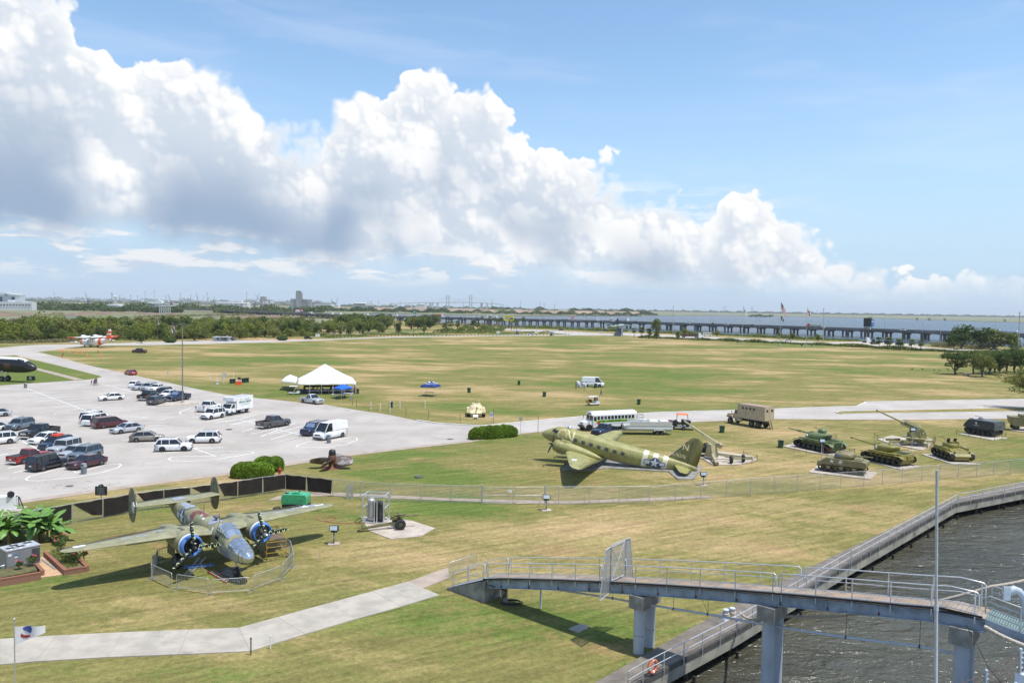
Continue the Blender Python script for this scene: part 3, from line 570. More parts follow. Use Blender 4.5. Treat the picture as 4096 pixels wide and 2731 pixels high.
def compressor():
 T=thing('towed_compressor','bright green towed air compressor trailer parked on the grass','compressor',G(*z4(312,406)),R(-3)); g=mat('machine_green',(.05,.36,.17),.4,var=.12,scale=1.5,coat=.3)
 b=MB().prism([(-1.25,.75),(1.2,.75),(1.2,1.4),(1.1,1.62),(.95,1.68),(-1.1,1.68),(-1.25,1.45)],-.72,.72).build('hood',g,T)
 for x in(-.8,.5): MB().box((x,-.728,1.1),(.5,.016,.45)).build('door_panel',g,b); MB().box((x+.18,-.742,1.15),(.05,.02,.12)).build('door_latch',M_BLK,b)
 MB().prism([(-.5,1.68),(.55,1.68),(.35,1.82),(0,1.86),(-.3,1.8)],-.3,.3).build('exhaust_cowl',g,b)
 MB().box((-.9,-.1,1.71),(.35,.3,.08)).box((.3,0,1.9),(.12,.12,.1)).build('filler_caps',M_BLK,b)
 MB().box((0,0,.55),(2.4,1.3,.42)).build('chassis',M_BLK,T)
 for s in(-1,1): wheel(T,(-.1,s*.78,.36),.36,.22,rim=M_CHROME); MB().prism([(-.6,.5),(-.5,.8),(.3,.8),(.4,.5),(.28,.5),(.2,.74),(-.4,.74),(-.48,.5)],s*.66,s*.9).build('mudguard',M_BLK,T)
 MB().bar((1.2,.35,.5),(2.3,0,.5),.08,.1).bar((1.2,-.35,.5),(2.3,0,.5),.08,.1).box((2.45,0,.5),(.35,.1,.1)).cyl((2.1,.05,.0),(2.1,.05,.6),.035).build('tow_bar',M_BLK,T)
compressor()
p=G(*z4(178,404)); MB().ell((0,0,.16),(.38,.25,.18),10,6).ell((.15,.1,.22),(.25,.2,.14),8,5).build('canvas_bundle',mat('brown_canvas',(.07,.045,.03),.9,var=.4,bump=.5,bscale=5),loc=p,label='crumpled brown canvas bundle beside the green compressor',cat='canvas')
def hose(): 
 pts=[(1180,2003),(1190,2020)]; q=[z4(480,425),z4(445,445),z4(440,465),z4(480,478),z4(560,470),z4(583,458),z4(560,448),z4(510,455),z4(500,475),z4(560,488),z4(680,492),z4(745,495)]
 MB().tube([G(a,b,.03) for a,b in q],.03,5).build('air_hose',mat('red_hose',(.45,.13,.09),.6),label='thin red air hose snaking over the grass to the field gun',cat='hose')
hose()
MB().slab(gp([z4(745,450),z4(865,446),z4(1090,478),z4(1248,528),z4(1150,582),z4(948,601),z4(800,545)]),0,.06).build('gun_pad',M_CONCP,kind='structure')
def cage():
 T=thing('equipment_cage','tall aluminium frame cage holding a grey machine on the pad','cage',G(*z4(847,480),.06),R(-8)); w,d,h=1.0,.75,2.6
 for x in(-w,w):
  for y in(-d,d): MB().box((x,y,h/2),(.11,.11,h)).build('post',M_ALU,T)
 for z in(.1,h-.06,h*.55):
  for y in(-d,d):
   if z!=h*.55 or y>0: MB().box((0,y,z),(2*w-.12,.09,.09)).build('crossbar',M_ALU,T)
  for x in(-w,w): MB().box((x,0,z+.005),(.085,2*d-.12,.09)).build('crossbar',M_ALU,T)
 for x in(.1,.35): MB().box((x,-d,h*.42),(.08,.08,h*.75)).build('mullion',M_ALU,T)
 k=mat('dark_machine',(.055,.058,.06),.5,var=.4,scale=4)
 MB().cyl((-.45,.1,.3),(-.45,.1,1.9),.34,n=14).ell((-.45,.1,1.9),(.34,.34,.25)).build('tank',M_GALV,T)
 MB().box((.35,.15,.75),(.75,.8,1.2)).box((.3,0,1.6),(.6,.5,.5)).cyl((.2,-.4,1.9),(.6,-.4,1.9),.2).cyl((.55,-.4,.3),(.55,-.4,1.5),.12).build('machine',k,T)
 MB().tube([(-.1,-.2,2.2),(.3,-.3,2.35),(.6,.2,2.2),(.1,.4,2.3),(-.4,.1,2.1)],.05,6).tube([(-.7,-.3,.4),(-.75,-.4,1.5),(-.3,-.45,1.9)],.04,6).build('pipework',M_GALV,T)
cage()
M_GUN=mat('gun_olive',(.155,.150,.055),.55,var=.25,scale=2,col2=(.09,.085,.04),v2=(.55,.7))
def field_gun():
 a=G(*z4(943,540)); b=G(*z4(1063,515)); c=(a+b)/2; c.z=.06; ax=(b-a).normalized(); rz=math.atan2(ax.y,ax.x)-PI/2   # barrel +x to the right
 T=thing('field_gun','small olive wheeled field gun with long trail on the concrete pad','field gun',c,R(20)); w=1.35
 for s in(-1,1): wheel(T,(0,s*w/2,.48),.48,.2,rim=M_GUN)
 MB().cyl((0,-w/2,.48),(0,w/2,.48),.07).build('axle',M_GUN,T)
 MB().cyl((-.5,0,1.0),(1.5,0,1.08),.075,.06,n=12).cyl((1.45,0,1.077),(1.75,0,1.09),.085,n=12).build('barrel',M_GUN,T)
 MB().box((-.3,0,.9),(1.0,.3,.2)).cyl((-.4,0,1.18),(.6,0,1.22),.08).box((-.55,0,1.0),(.3,.25,.25)).build('cradle',M_GUN,T)
 MB().box((.05,.42,1.0),(.04,.62,.75),ry=-.35).box((.05,-.42,1.0),(.04,.62,.75),ry=-.35).build('shield',M_GUN,T)
 for s in(-1,1): MB().bar((-.1,s*.2,.5),(-3.3,s*.06,.22),.12,.16).build('trail',M_GUN,T)
 MB().box((-3.4,0,.2),(.5,.4,.08),ry=.5).cyl((-3.3,0,.3),(-3.3,.0,.6),.04).tube([(-3.5,.15,.05),(-3.75,.0,.1),(-3.5,-.15,.05)],.03,5).build('spade',M_GUN,T)
 MB().cyl((-.1,.35,.7),(-.1,.5,.7),.16,n=12).build('handwheel',M_GUN,T)
field_gun()
M_LAMP=mat('lamp_glass',(.55,.60,.64),.08,.3,var=.1)
def flood(px,label,h=1.5,rz=0.,pad=True,m=M_BLK,yaw=0):
 p=G(*px); T=thing('floodlight',label,'floodlight',p,yaw,'floodlights on posts')
 if pad: MB().box((0,0,.035),(.95,.8,.07),rz=.25).build('base_slab',M_CONCP,T)
 MB().cyl((0,0,.05),(0,0,h-.45),.045,n=8).build('post',m,T)
 hd=MB().box((0,0,h-.15),(.74,.30,.46),rx=-.25).box((0,.12,h-.46),(.5,.2,.14)).build('lamp_housing',M_BLK,T)
 MB().box((0,-.165,h-.11),(.62,.02,.36),rx=-.25).build('lamp_glass',M_LAMP,hd)
 MB().box((0,-.07,h*.4),(.16,.1,.26)).tube([(.05,-.1,h*.4),(.2,-.1,h*.5),(.15,-.05,h*.75)],.015,4).build('junction_box',M_GALV,T)
flood(z4(565,632),'floodlight on a black post beside the bomber wing shadow'); flood(z5(670,1271),'floodlight on a short post just inside the chain-link fence gate'); flood(z5(2147,1038),'floodlight on a short post behind the fence by the transport plane tail')
flood((3285,1850),'floodlight on a tall pale pole beside the tank with side star',3.1,pad=False,m=M_GALV); flood((3647,1803),'floodlight on a tall pale pole by the anti-aircraft gun',3.3,m=M_GALV)
def hvac():
 a=G(27,2283); b=G(162,2253); rz=math.atan2(b.y-a.y,b.x-a.x); T=thing('air_conditioner','large grey rooftop-style air conditioning unit with four fans by the planters','air conditioner',a,rz); L=(b-a).length; h=1.42; d=1.5
 g=mat('grey_casing',(.24,.245,.26),.5,var=.08,scale=1.5)
 c=MB().box((L/2,d/2,h/2+.09),(L,d,h-.18)).build('casing',g,T)
 for x0,x1 in((.06,L*.36),(L*.38,L*.7)): MB().box(((x0+x1)/2,-.008,h/2+.08),(x1-x0,.02,h-.34)).build('side_panel',g,c)
 gr=MB(); 
 for k in range(14): gr.box((L*.86,-.012,.28+k*.075),(L*.24,.03,.03))
 gr.build('coil_grille',mat('coil_dark',(.06,.065,.07),.6),c)
 MB().box((L/2,d/2,.06),(L+.06,d+.06,.12)).build('base_rail',M_GALV,T)
 MB().box((L/2,d/2,h+.03),(L+.05,d+.05,.07)).build('top_plate',M_ALU,T)
 for i,(x,y) in enumerate(((.18,.35),(.48,.35),(.36,.72),(.78,.72))):
  f=MB().lathe([(.34,h+.065),(.34,h+.10),(.29,h+.10),(.29,h+.066)],(L*x,d*y,0),'Z',20).build('fan_ring',M_GALV,T)
  fb=MB().cyl((L*x,d*y,h+.066),(L*x,d*y,h+.074),.30,n=18)
  fb.build('fan_well',M_BLK,f); bl=MB()
  for k in range(4): bl.box((L*x+.16*cos(k*PI/2+.5),d*y+.16*sin(k*PI/2+.5),h+.085),(.24,.09,.012),rz=k*PI/2+.5,rx=.1)
  bl.cyl((L*x,d*y,h+.075),(L*x,d*y,h+.11),.06).build('fan_blades',mat('fan_dark',(.05,.05,.055),.5),f)
 for x,z,w,hh,m in((.2,1.12,.24,.17,M_WHITE),(.62,1.07,.28,.09,M_BLUE),(.62,.9,.2,.09,M_WHITE),(.6,.36,.09,.26,M_WHITE)): MB().box((x,-.022,z),(w,.012,hh)).build('notice',m,c)
 MB().tube([(-.1,.1,.45),(-.5,.1,.42),(-.7,.3,.3)],.05,6).cyl((-.25,-.1,0),(-.25,-.1,.45),.05).build('supply_pipe',M_GALV,T)
hvac()
def brick_wall(a,b,h,label,w=.24):
 A=G(*a); B=G(*b); L=(B-A).length; rz=math.atan2(B.y-A.y,B.x-A.x); T=thing('brick_planter_wall',label,'planter wall',A,rz,'low brick planter walls')
 m=bpy.data.materials.get('brick_courses')
 if not m:
  m=bpy.data.materials.new('brick_courses'); m.use_nodes=True; t=NT(m.node_tree); bs=t.n['Principled BSDF']; bs.inputs['Roughness'].default_value=.9; tc=t.n.new('ShaderNodeTexCoord'); x,y,z=t.sep(tc.outputs['Object'])
  br=t.n.new('ShaderNodeTexBrick'); t.set(br.inputs['Vector'],t.comb(x,z,0)); br.inputs['Scale'].default_value=4.5; br.inputs['Color1'].default_value=(.30,.115,.07,1); br.inputs['Color2'].default_value=(.22,.09,.055,1); br.inputs['Mortar'].default_value=(.30,.22,.17,1); br.inputs['Mortar Size'].default_value=.03
  t.set(bs.inputs['Base Color'],br.outputs[0])
 MB().box((L/2,w/2,(h-.08)/2),(L,w-.03,h-.08)).build('wall_courses',m,T)
 n=max(2,int(L/.105)); me=MB().box((0,0,0),(.095,w,.075)).mesh('brick'); me.materials.append(M_BRICK)
 for k in range(n): link('brick',me,T,loc=((k+.5)*L/n,w/2,h-.04+rnd.uniform(-.004,.004)))
def zp(u,v): return (u*.2871,1950+v*.2871)
for a,b,l in((( -60,1392),(572,1282),'long low brick wall in front of the air conditioner'),((888,1225),(1195,1175),'short end wall of the brick rose planter'),((600,958),(885,1222),'brick planter wall running past the concrete strip'),((905,905),(1195,1172),'brick planter wall on the lawn side of the roses'),((480,1130),(572,1235),'short return wall at the end of the front planter')): brick_wall(zp(*a),zp(*b),.42 if l[0]!='l' else .55,l)
MB().slab(gp([zp(540,1000),zp(600,955),zp(880,1215),zp(575,1255),zp(480,1120)]),0,.05).build('service_strip',mat('orange_concrete',(.52,.34,.20),.9,var=.15),kind='structure')
MB().slab(gp([zp(-80,1330),zp(520,1210),zp(470,1120),zp(-80,1215)]),0,.34).build('planter_bed',M_SOIL,kind='structure')
MB().slab(gp([zp(660,950),zp(900,905),zp(1175,1165),zp(900,1205)]),0,.30).build('planter_bed',M_SOIL,kind='structure')
MB().bar(G(*zp(585,1000),.1),G(*zp(770,1130),.1),.1,.1).build('steel_angle',M_GALV,label='loose steel bar lying on the orange concrete strip',cat='steel bar')
M_BAN=mat('banana_leaf',(.105,.215,.035),.45,var=.35,scale=1.2,col2=(.22,.28,.06),v2=(.58,.72)); M_BSTEM=mat('banana_stem',(.19,.15,.055),.7,var=.35,scale=4)
def ban_leaf(L,w,droop,seed):
 r=random.Random(seed); mb=MB(); n=10; rows=[]
 for i in range(n+1):
  f=i/n; x=L*f*(1-.12*droop*f); z=L*(.55*f-droop*f*f); ww=w*min(1,(f*3.2)**.8)*(1-max(0,f-.75)*3.4)+.02
  rows.append([(x,-ww*r.uniform(.85,1.1),z-ww*.35),(x,-ww*.5,z+ww*.05),(x,0,z-.02),(x,ww*.5,z+ww*.05),(x,ww*r.uniform(.85,1.1),z-ww*.35)])
 mb.norecalc=1; mb.ring(rows,False,True,False); 
 me=mb.mesh('leaf'); me.materials.append(M_BAN); return me
BL=[ban_leaf(L,w,d,i) for i,(L,w,d) in enumerate([(1.9,.27,.55),(1.7,.25,.75),(2.1,.30,.42),(1.4,.24,.95),(1.5,.2,.25)])]
def banana(px,h,n,label,seed):
 r=random.Random(seed); p=G(*px); T=thing('banana_plant',label,'banana plant',p,r.uniform(0,6),'banana plants behind the air conditioner')
 for s in range(r.choice((2,3,4))):
  ox,oy=r.uniform(-.5,.5),r.uniform(-.4,.4); hh=h*r.uniform(.7,1)
  MB().tube([(ox,oy,0),(ox+r.uniform(-.08,.08),oy,hh*.5),(ox*1.2,oy*1.2,hh)],[.11,.09,.05],8).build('stem',M_BSTEM,T)
  for k in range(n):
   lf=link('leaf',BL[r.randrange(5)],T,loc=(ox*1.2,oy*1.2,hh*r.uniform(.86,1.02))); lf.rotation_euler=(r.uniform(-.25,.25),r.uniform(-.55,.35),k*2*PI/n+r.uniform(-.4,.4)); lf.scale=[r.uniform(.75,1.1)]*3
for i,(u,v,h,n,l) in enumerate([(590,765,1.7,8,'broad-leaved banana clump standing nearest the bomber wing tip'),(700,740,1.4,7,'shorter banana clump beside the rose planter'),(500,735,1.9,8,'tall banana clump behind the fan end of the air conditioner'),(180,790,1.6,8,'banana clump over the middle of the air conditioner'),(60,770,1.8,8,'banana clump at the hedge end behind the air conditioner'),(330,620,1.7,7,'banana clump set back close to the fence post'),(-60,760,1.9,8,'outermost banana clump of the row')]): banana(zp(u,v),h,n,l,i+3)
def leafcloud(n,fn,size,seed,m,flat=.0,name='foliage'):
 r=np.random.RandomState(seed); c=fn(r,n); a=r.normal(size=(n,3)); a/=np.linalg.norm(a,axis=1)[:,None]; b=r.normal(size=(n,3)); b-=a*np.sum(a*b,1)[:,None]; b/=np.linalg.norm(b,axis=1)[:,None]
 s=size*r.uniform(.6,1.3,(n,1)); v=np.concatenate([c-a*s,c+b*s*.55,c+a*s,c-b*s*.55],1).reshape(-1,3)
 me=bpy.data.meshes.new(name); me.vertices.add(4*n); me.vertices.foreach_set('co',v.ravel()); me.loops.add(4*n); me.loops.foreach_set('vertex_index',np.arange(4*n)); me.polygons.add(n); me.polygons.foreach_set('loop_start',np.arange(0,4*n,4)); me.polygons.foreach_set('loop_total',np.full(n,4)); me.update(calc_edges=True); me.validate(); me.materials.append(m); return me
def leafmat(name,c1,c2,c3=None):
 m=bpy.data.materials.new(name); m.use_nodes=True; t=NT(m.node_tree); b=t.n['Principled BSDF']; b.inputs['Roughness'].default_value=.6; b.inputs['Specular IOR Level'].default_value=.25
 g=t.n.new('ShaderNodeNewGeometry'); oi=t.n.new('ShaderNodeObjectInfo'); c=t.mix(g.outputs['Random Per Island'],c1,c2)
 if c3: c=t.mix(t.m('MULTIPLY',oi.outputs['Random'],.55),c,c3)
 n=t.noise(g.outputs['Position'],.35,3); k=t.mp(n,.3,.7,.78,1.22); c=t.mix(1,c,t.comb(k,k,k),'MULTIPLY')
 t.set(b.inputs['Base Color'],c); b.inputs['Transmission Weight'].default_value=0
 tr=t.n.new('ShaderNodeBsdfTranslucent'); t.set(tr.inputs[0],c); mx=t.n.new('ShaderNodeMixShader'); mx.inputs[0].default_value=.25; out=t.n['Material Output']
 t.l.new(b.outputs[0],mx.inputs[1]); t.l.new(tr.outputs[0],mx.inputs[2]); t.l.new(mx.outputs[0],out.inputs[0]); return m
M_LEAF=leafmat('broadleaf',(.085,.145,.022),(.18,.235,.045),(.21,.20,.06)); M_LEAFD=leafmat('dark_broadleaf',(.042,.085,.018),(.10,.155,.035),(.13,.15,.05)); M_LEAFY=leafmat('fresh_leaf',(.14,.20,.022),(.27,.31,.05),(.24,.21,.08)); M_HEDGE=leafmat('hedge_leaf',(.10,.18,.014),(.23,.34,.035))
def ball(c,r,fill=.5):
 c=np.array(c); r=np.array(r)
 def f(g,n):
  d=g.normal(size=(n,3)); d/=np.linalg.norm(d,axis=1)[:,None]; return c+d*r*(g.uniform(fill**3,1,(n,1))**(1/3))
 return f
def rose(px,s,label,seed,fl=3):
 T=thing('rose_bush',label,'rose bush',G(*px),0,'rose bushes in the planters'); r=random.Random(seed)
 link('foliage',leafcloud(int(260*s),ball((0,0,.62+.3*s),(.55*s,.5*s,.36*s),.2),.085,seed,M_LEAFD),T)
 st=MB()
 for k in range(5): a=r.uniform(0,6); st.cyl((0,0,.2),(.3*s*cos(a),.3*s*sin(a),.6+.2*s),.014,n=4)
 st.build('stems',M_BSTEM,T)
 for k in range(fl): a=r.uniform(0,6); MB().ell((.4*s*cos(a),.4*s*sin(a),.75+.45*s),(.09,.09,.06),7,4).build('blossom',mat('rose_pink' if k%2 else 'rose_red',(.55,.10,.16) if k%2 else (.40,.03,.03),.6),T)
for i,(u,v,s,l) in enumerate([(850,870,1.0,'rose bush against the bomber wing tip'),(830,930,.9,'rose bush in the middle of the planter'),(960,1090,1.15,'wide rose bush with pink blossom at the planter end'),(1060,1110,.9,'rose bush spilling over the corner of the planter'),(800,800,.7,'small rose bush behind the planter'),(440,1150,.7,'small rose bush in front of the air conditioner'),(270,1200,.5,'low rose shoot in the front planter'),(1175,1050,.45,'single rose stem growing on the lawn')]): rose(zp(u,v),s,l,40+i)
link('bed_weeds',leafcloud(900,lambda g,n: np.array([G(*zp(700,960))])+g.uniform(0,1,(n,1))*np.array([G(*zp(950,1170))-G(*zp(700,960))])+g.uniform(-.1,1,(n,1))*np.array([G(*zp(880,920))-G(*zp(700,960))])*.8+np.array([[0,0,.3]])+g.uniform(0,.16,(n,1))*np.array([[0,0,1]]),.06,5,M_LEAFY),label='weeds growing in the rose planter',cat='weeds',kind='stuff')
FP=[(-120,2172),(0,2148),(148,2120),(288,2094),(411,2071),(545,2046),(655,2030),(762,2019),(870,2004),(950,1992),(1050,1976),(1142,1963),(1226,1972),(1331,1985),(1442,1996),(1561,2005),(1683,2008),(1805,2011),(1926,2014),(2055,2016),(2181,2014),(2235,2016),(2357,2016),(2476,2015),(2597,2014),(2701,2005),(2803,1995),(2905,1988),(3002,1980),(3097,1972),(3188,1966),(3280,1959),(3363,1952),(3455,1946),(3529,1937),(3608,1931),(3687,1924),(3759,1918),(3832,1913),(3905,1908),(3974,1901),(4042,1896),(4096,1891),(4180,1883),(4260,1876)]
def fence():
 P=gp(FP); h=1.83; T=thing('chain_link_fence','galvanised chain-link fence crossing the lawn with dark screens at one end','fence',(0,0,0))
 me=MB().cyl((0,0,0),(0,0,h),.034,n=7).ell((0,0,h),(.045,.045,.05),7,4).mesh('post'); me.materials.append(M_GALV)
 me2=MB().cyl((0,0,0),(0,0,h+.12),.055,n=8).ell((0,0,h+.12),(.065,.065,.05),8,4).mesh('post'); me2.materials.append(M_GALV)
 for i,p in enumerate(P):
  if i==19: continue
  link('post',me2 if i in(2,11,18,20) else me,T,loc=p)
 wires=MB()
 for i in range(len(P)-1):
  a,b=P[i],P[i+1]
  if i in(18,19): continue
  MB().cyl(a+WV*(h-.02),b+WV*(h-.02),.024,n=6).build('top_rail',M_GALV,T)
  L=(b-a).length; d=(b-a)/L; k=.085 if i<24 else .10; hh=h-.05; w=.0055
  n=Vector((-d.y,d.x,0))*.004
  s=-hh
  while s<L:
   for sg in(1,-1):
    x0,z0,x1,z1=(s,.03,s+hh,.03+hh) if sg>0 else (s+hh,.03,s,.03+hh)
    def cl(xa,za,xb,zb):
     if xa<0: za+=(0-xa)*(zb-za)/(xb-xa); xa=0
     if xa>L: za+=(L-xa)*(zb-za)/(xb-xa); xa=L
     return xa,za
    A=cl(x0,z0,x1,z1); B=cl(x1,z1,x0,z0)
    if abs(A[0]-B[0])<.02: continue
    pa=a+d*A[0]+WV*A[1]+n*sg; pb=a+d*B[0]+WV*B[1]+n*sg; wires.add([pa-WV*w,pa+WV*w,pb+WV*w,pb-WV*w],[(0,1,2,3)])
   s+=k
 wires.norecalc=1; wires.build('wire_mesh',M_GALV,T,kind='stuff')
 for i,bl,br,zl,zr in[(2,.45,1,.55,.2),(3,.62,1,.45,.3),(4,0,1,.12,.22),(5,.35,1,.6,.35),(6,0,1,.3,.25),(7,.55,1,.75,.35),(8,.3,1,.45,.25),(9,0,1,.25,.2),(10,.02,1,.2,.28),(11,0,1,.2,.3),(12,.03,.97,.25,.3)]:
  a,b=P[i],P[i+1]; d=b-a; n=Vector((d.y,-d.x,0)).normalized()*.05; rows=[]
  for r_ in range(7):
   f=r_/6; row=[]
   for c in range(11):
    g=c/10; x0=.02+bl*f; x1=.98*(1-f)+br*.98*f; x=x0+(x1-x0)*g; zb=(zl+(zr-zl)*g); z=(h-.08-.03*sin(PI*g*3+i))*(1-f)+zb*f
    row.append(a+d*x+WV*z+n*(1+.8*sin(g*9+i)*f))
   rows.append(row)
  mb=MB(); mb.norecalc=1; mb.ring(rows,False,True,False); mb.build('screen',M_TARP,T)
 for i in(18,19):
  a,b=P[i],P[i+1]; g=link('gate_leaf',None,T,loc=a); d=b-a
  for t in(.03,.97): MB().cyl(d*t+WV*.08,d*t+WV*(h-.05),.03,n=6).build('stile',M_GALV,g)
  for z in(.1,.9,h-.08): MB().cyl(d*.03+WV*z,d*.97+WV*z,.026,n=6).build('gate_rail',M_GALV,g)
  L=d.length; dd=d/L; mb=MB(); mb.norecalc=1; s=-1.65
  while s<L*.94:
   for sg in(1,-1):
    xa,za,xb,zb=(s,.1,s+1.65,1.75) if sg>0 else (s+1.65,.1,s,1.75); lo,hi=.03*L,.97*L; pts=[]
    for (x,z,X,Z) in((xa,za,xb,zb),(xb,zb,xa,za)):
     if x<lo: z+=(lo-x)*(Z-z)/(X-x); x=lo
     if x>hi: z+=(hi-x)*(Z-z)/(X-x); x=hi
     pts.append((x,z))
    if abs(pts[0][0]-pts[1][0])<.02: continue
    A=dd*pts[0][0]+WV*pts[0][1]; B=dd*pts[1][0]+WV*pts[1][1]; mb.add([A-WV*.006,A+WV*.006,B+WV*.006,B-WV*.006],[(0,1,2,3)])
   s+=.09
  mb.build('gate_mesh',M_GALV,g,kind='stuff')
  if i==18: MB().box((d*.88+WV*1.35)-Vector((0,.06,0)),(.4,.02,.28)).build('notice',M_WHITE,g)
 MB().box(P[14]-Vector((1.3,0,-.75)),(.3,.12,1.5)).box(P[14]-Vector((.9,0,-.75)),(.25,.12,1.5)).build('meter_post',M_GALV,T)
fence()
def marker():
 p=G(405,2052); T=thing('historic_marker','black cast historic marker on a grey post beside the fence','marker sign',p)
 MB().cyl((0,0,0),(0,0,1.75),.06).build('post',M_GALV,T); out=[(-.55,0),(.55,0),(.55,.82),(.25,.86),(.16,1.0),(0,1.06),(-.16,1.0),(-.25,.86),(-.55,.82)]
 b=MB().prism([(x,z+1.72) for x,z in out],-.05,.05).build('plate',M_BLK,T)
 t=MB(); m=mat('marker_grey',(.22,.22,.22),.6)
 for k in range(8): t.box((rnd.uniform(-.03,.03),-.055,1.85+k*.085),(.85-.12*(k%3),.012,.03))
 t.build('raised_text',m,b); MB().cyl((0,-.05,2.62),(0,-.062,2.62),.09,n=14).build('seal',m,b)
marker()
def hydrant():
 T=thing('fire_hydrant','red fire hydrant by the screened fence corner','hydrant',G(*z4(200,168)),0); m=mat('hydrant_red',(.42,.03,.025),.4,var=.15)
 MB().lathe([(.2,0),(.2,.06),(.13,.08),(.12,.6),(.17,.62),(.17,.68),(.14,.7),(.11,.84),(.04,.9),(.05,.97)],(0,0,0),'Z',14).build('barrel',m,T)
 for a in(0,PI,PI*1.5): MB().cyl((.1*cos(a),.1*sin(a),.5),(.24*cos(a),.24*sin(a),.5),.075,n=10).build('outlet',m,T)
hydrant()
def simple_post(px,h,r,m,label,name='marker_post',cat='post',base=False):
 o=MB().cyl((0,0,0),(0,0,h),r,n=8).lathe([(r*1.5,h),(r*1.5,h+r),(r*.6,h+r*2.2)],(0,0,0),'Z',8)
 if base: o.box((0,0,.03),(.5,.5,.06))
 return o.build(name,m,loc=G(*px),label=label,cat=cat)
simple_post(z4(6,1380),.95,.035,M_BLK,'thin black post beside the concrete foreground walk'); simple_post(z4(138,1338),.75,.03,M_WHITE,'slanting white stake beside the concrete walk'); simple_post(z4(468,752),.75,.02,M_GALV,'thin sprinkler standpipe on the lawn beside the bomber','standpipe','standpipe')
def army_flag():
 a=AT(57,2476,34); T=thing('flagpole','slim pole with a white army flag standing beside the foreground walk','flagpole',(a.x,34,0))
 MB().cyl((0,0,0),(0,0,a.z),.035,.025,n=8).ell((0,0,a.z),(.05,.05,.06),8,5).build('pole',M_GALV,T)
 def fp(u,v): return Vector((u,.18*sin(u*5.0)*(u/1.3)+.1*u,a.z-.32-v-(0 if u<.2 else 0)))
 rows=[]
 for i in range(15):
  u=1.28*i/14; top=.0+.02*sin(u*6)-.03*u; hgt=.86*(1-.62*(i/14)**.9)
  rows.append([fp(u,top+hgt*j/8) for j in range(9)])
 mb=MB(); mb.norecalc=1; mb.ring(rows,False,True,False); fl=mb.build('flag',mat('flag_white',(.74,.74,.76),.8,var=.05),T)
 def onflag(u,v): # u along, v 0..1 down
  top=.02*sin(u*6)-.03*u; hgt=.86*(1-.62*(u/1.28)**.9); q=fp(u,top+hgt*v); q.y-=.012; return q
 def pt(poly,nm,m):
  c=(sum(p[0] for p in poly)/len(poly),sum(p[1] for p in poly)/len(poly)); k=MB(); k.norecalc=1; V=[onflag(*c)]+[onflag(*p) for p in poly]; k.add(V,[(0,i+1,(i+1)%len(poly)+1) for i in range(len(poly))]); k.build(nm,m,fl)
 pt([(.32,.10),(.45,.02),(.72,.02),(.78,.30),(.70,.62),(.55,.45),(.36,.22)],'blue_emblem',mat('flag_blue',(.05,.09,.34),.7))
 pt([(.26,.42),(.32,.55),(.5,.66),(.66,.72),(.66,.88),(.48,.84),(.32,.72),(.24,.58)],'red_ribbon',mat('flag_red',(.40,.03,.04),.7))
army_flag()
MB().slab(gp([z7(1025,1012),z7(1118,972),z7(1190,990),z7(1185,1003),z7(1105,1040)]),0,.06).build('hatch_cover',M_CONC,label='pale concrete hatch cover half in the footbridge shadow',cat='hatch cover')
M_PROM=mat('promenade_concrete',(.185,.158,.13),.92,var=.25,scale=.9,col2=(.12,.105,.09),v2=(.55,.7),world=True)
M_FASC=mat('fascia_concrete',(.34,.32,.26),.92,var=.25,scale=.8,col2=(.09,.085,.07),v2=(.55,.72),world=True)
M_FASD=mat('fascia_dark',(.085,.08,.07),.92,var=.35,scale=1.0,col2=(.2,.19,.16),v2=(.58,.7),world=True)
M_PILE=mat('wet_timber',(.035,.025,.018),.6,var=.3,scale=3)
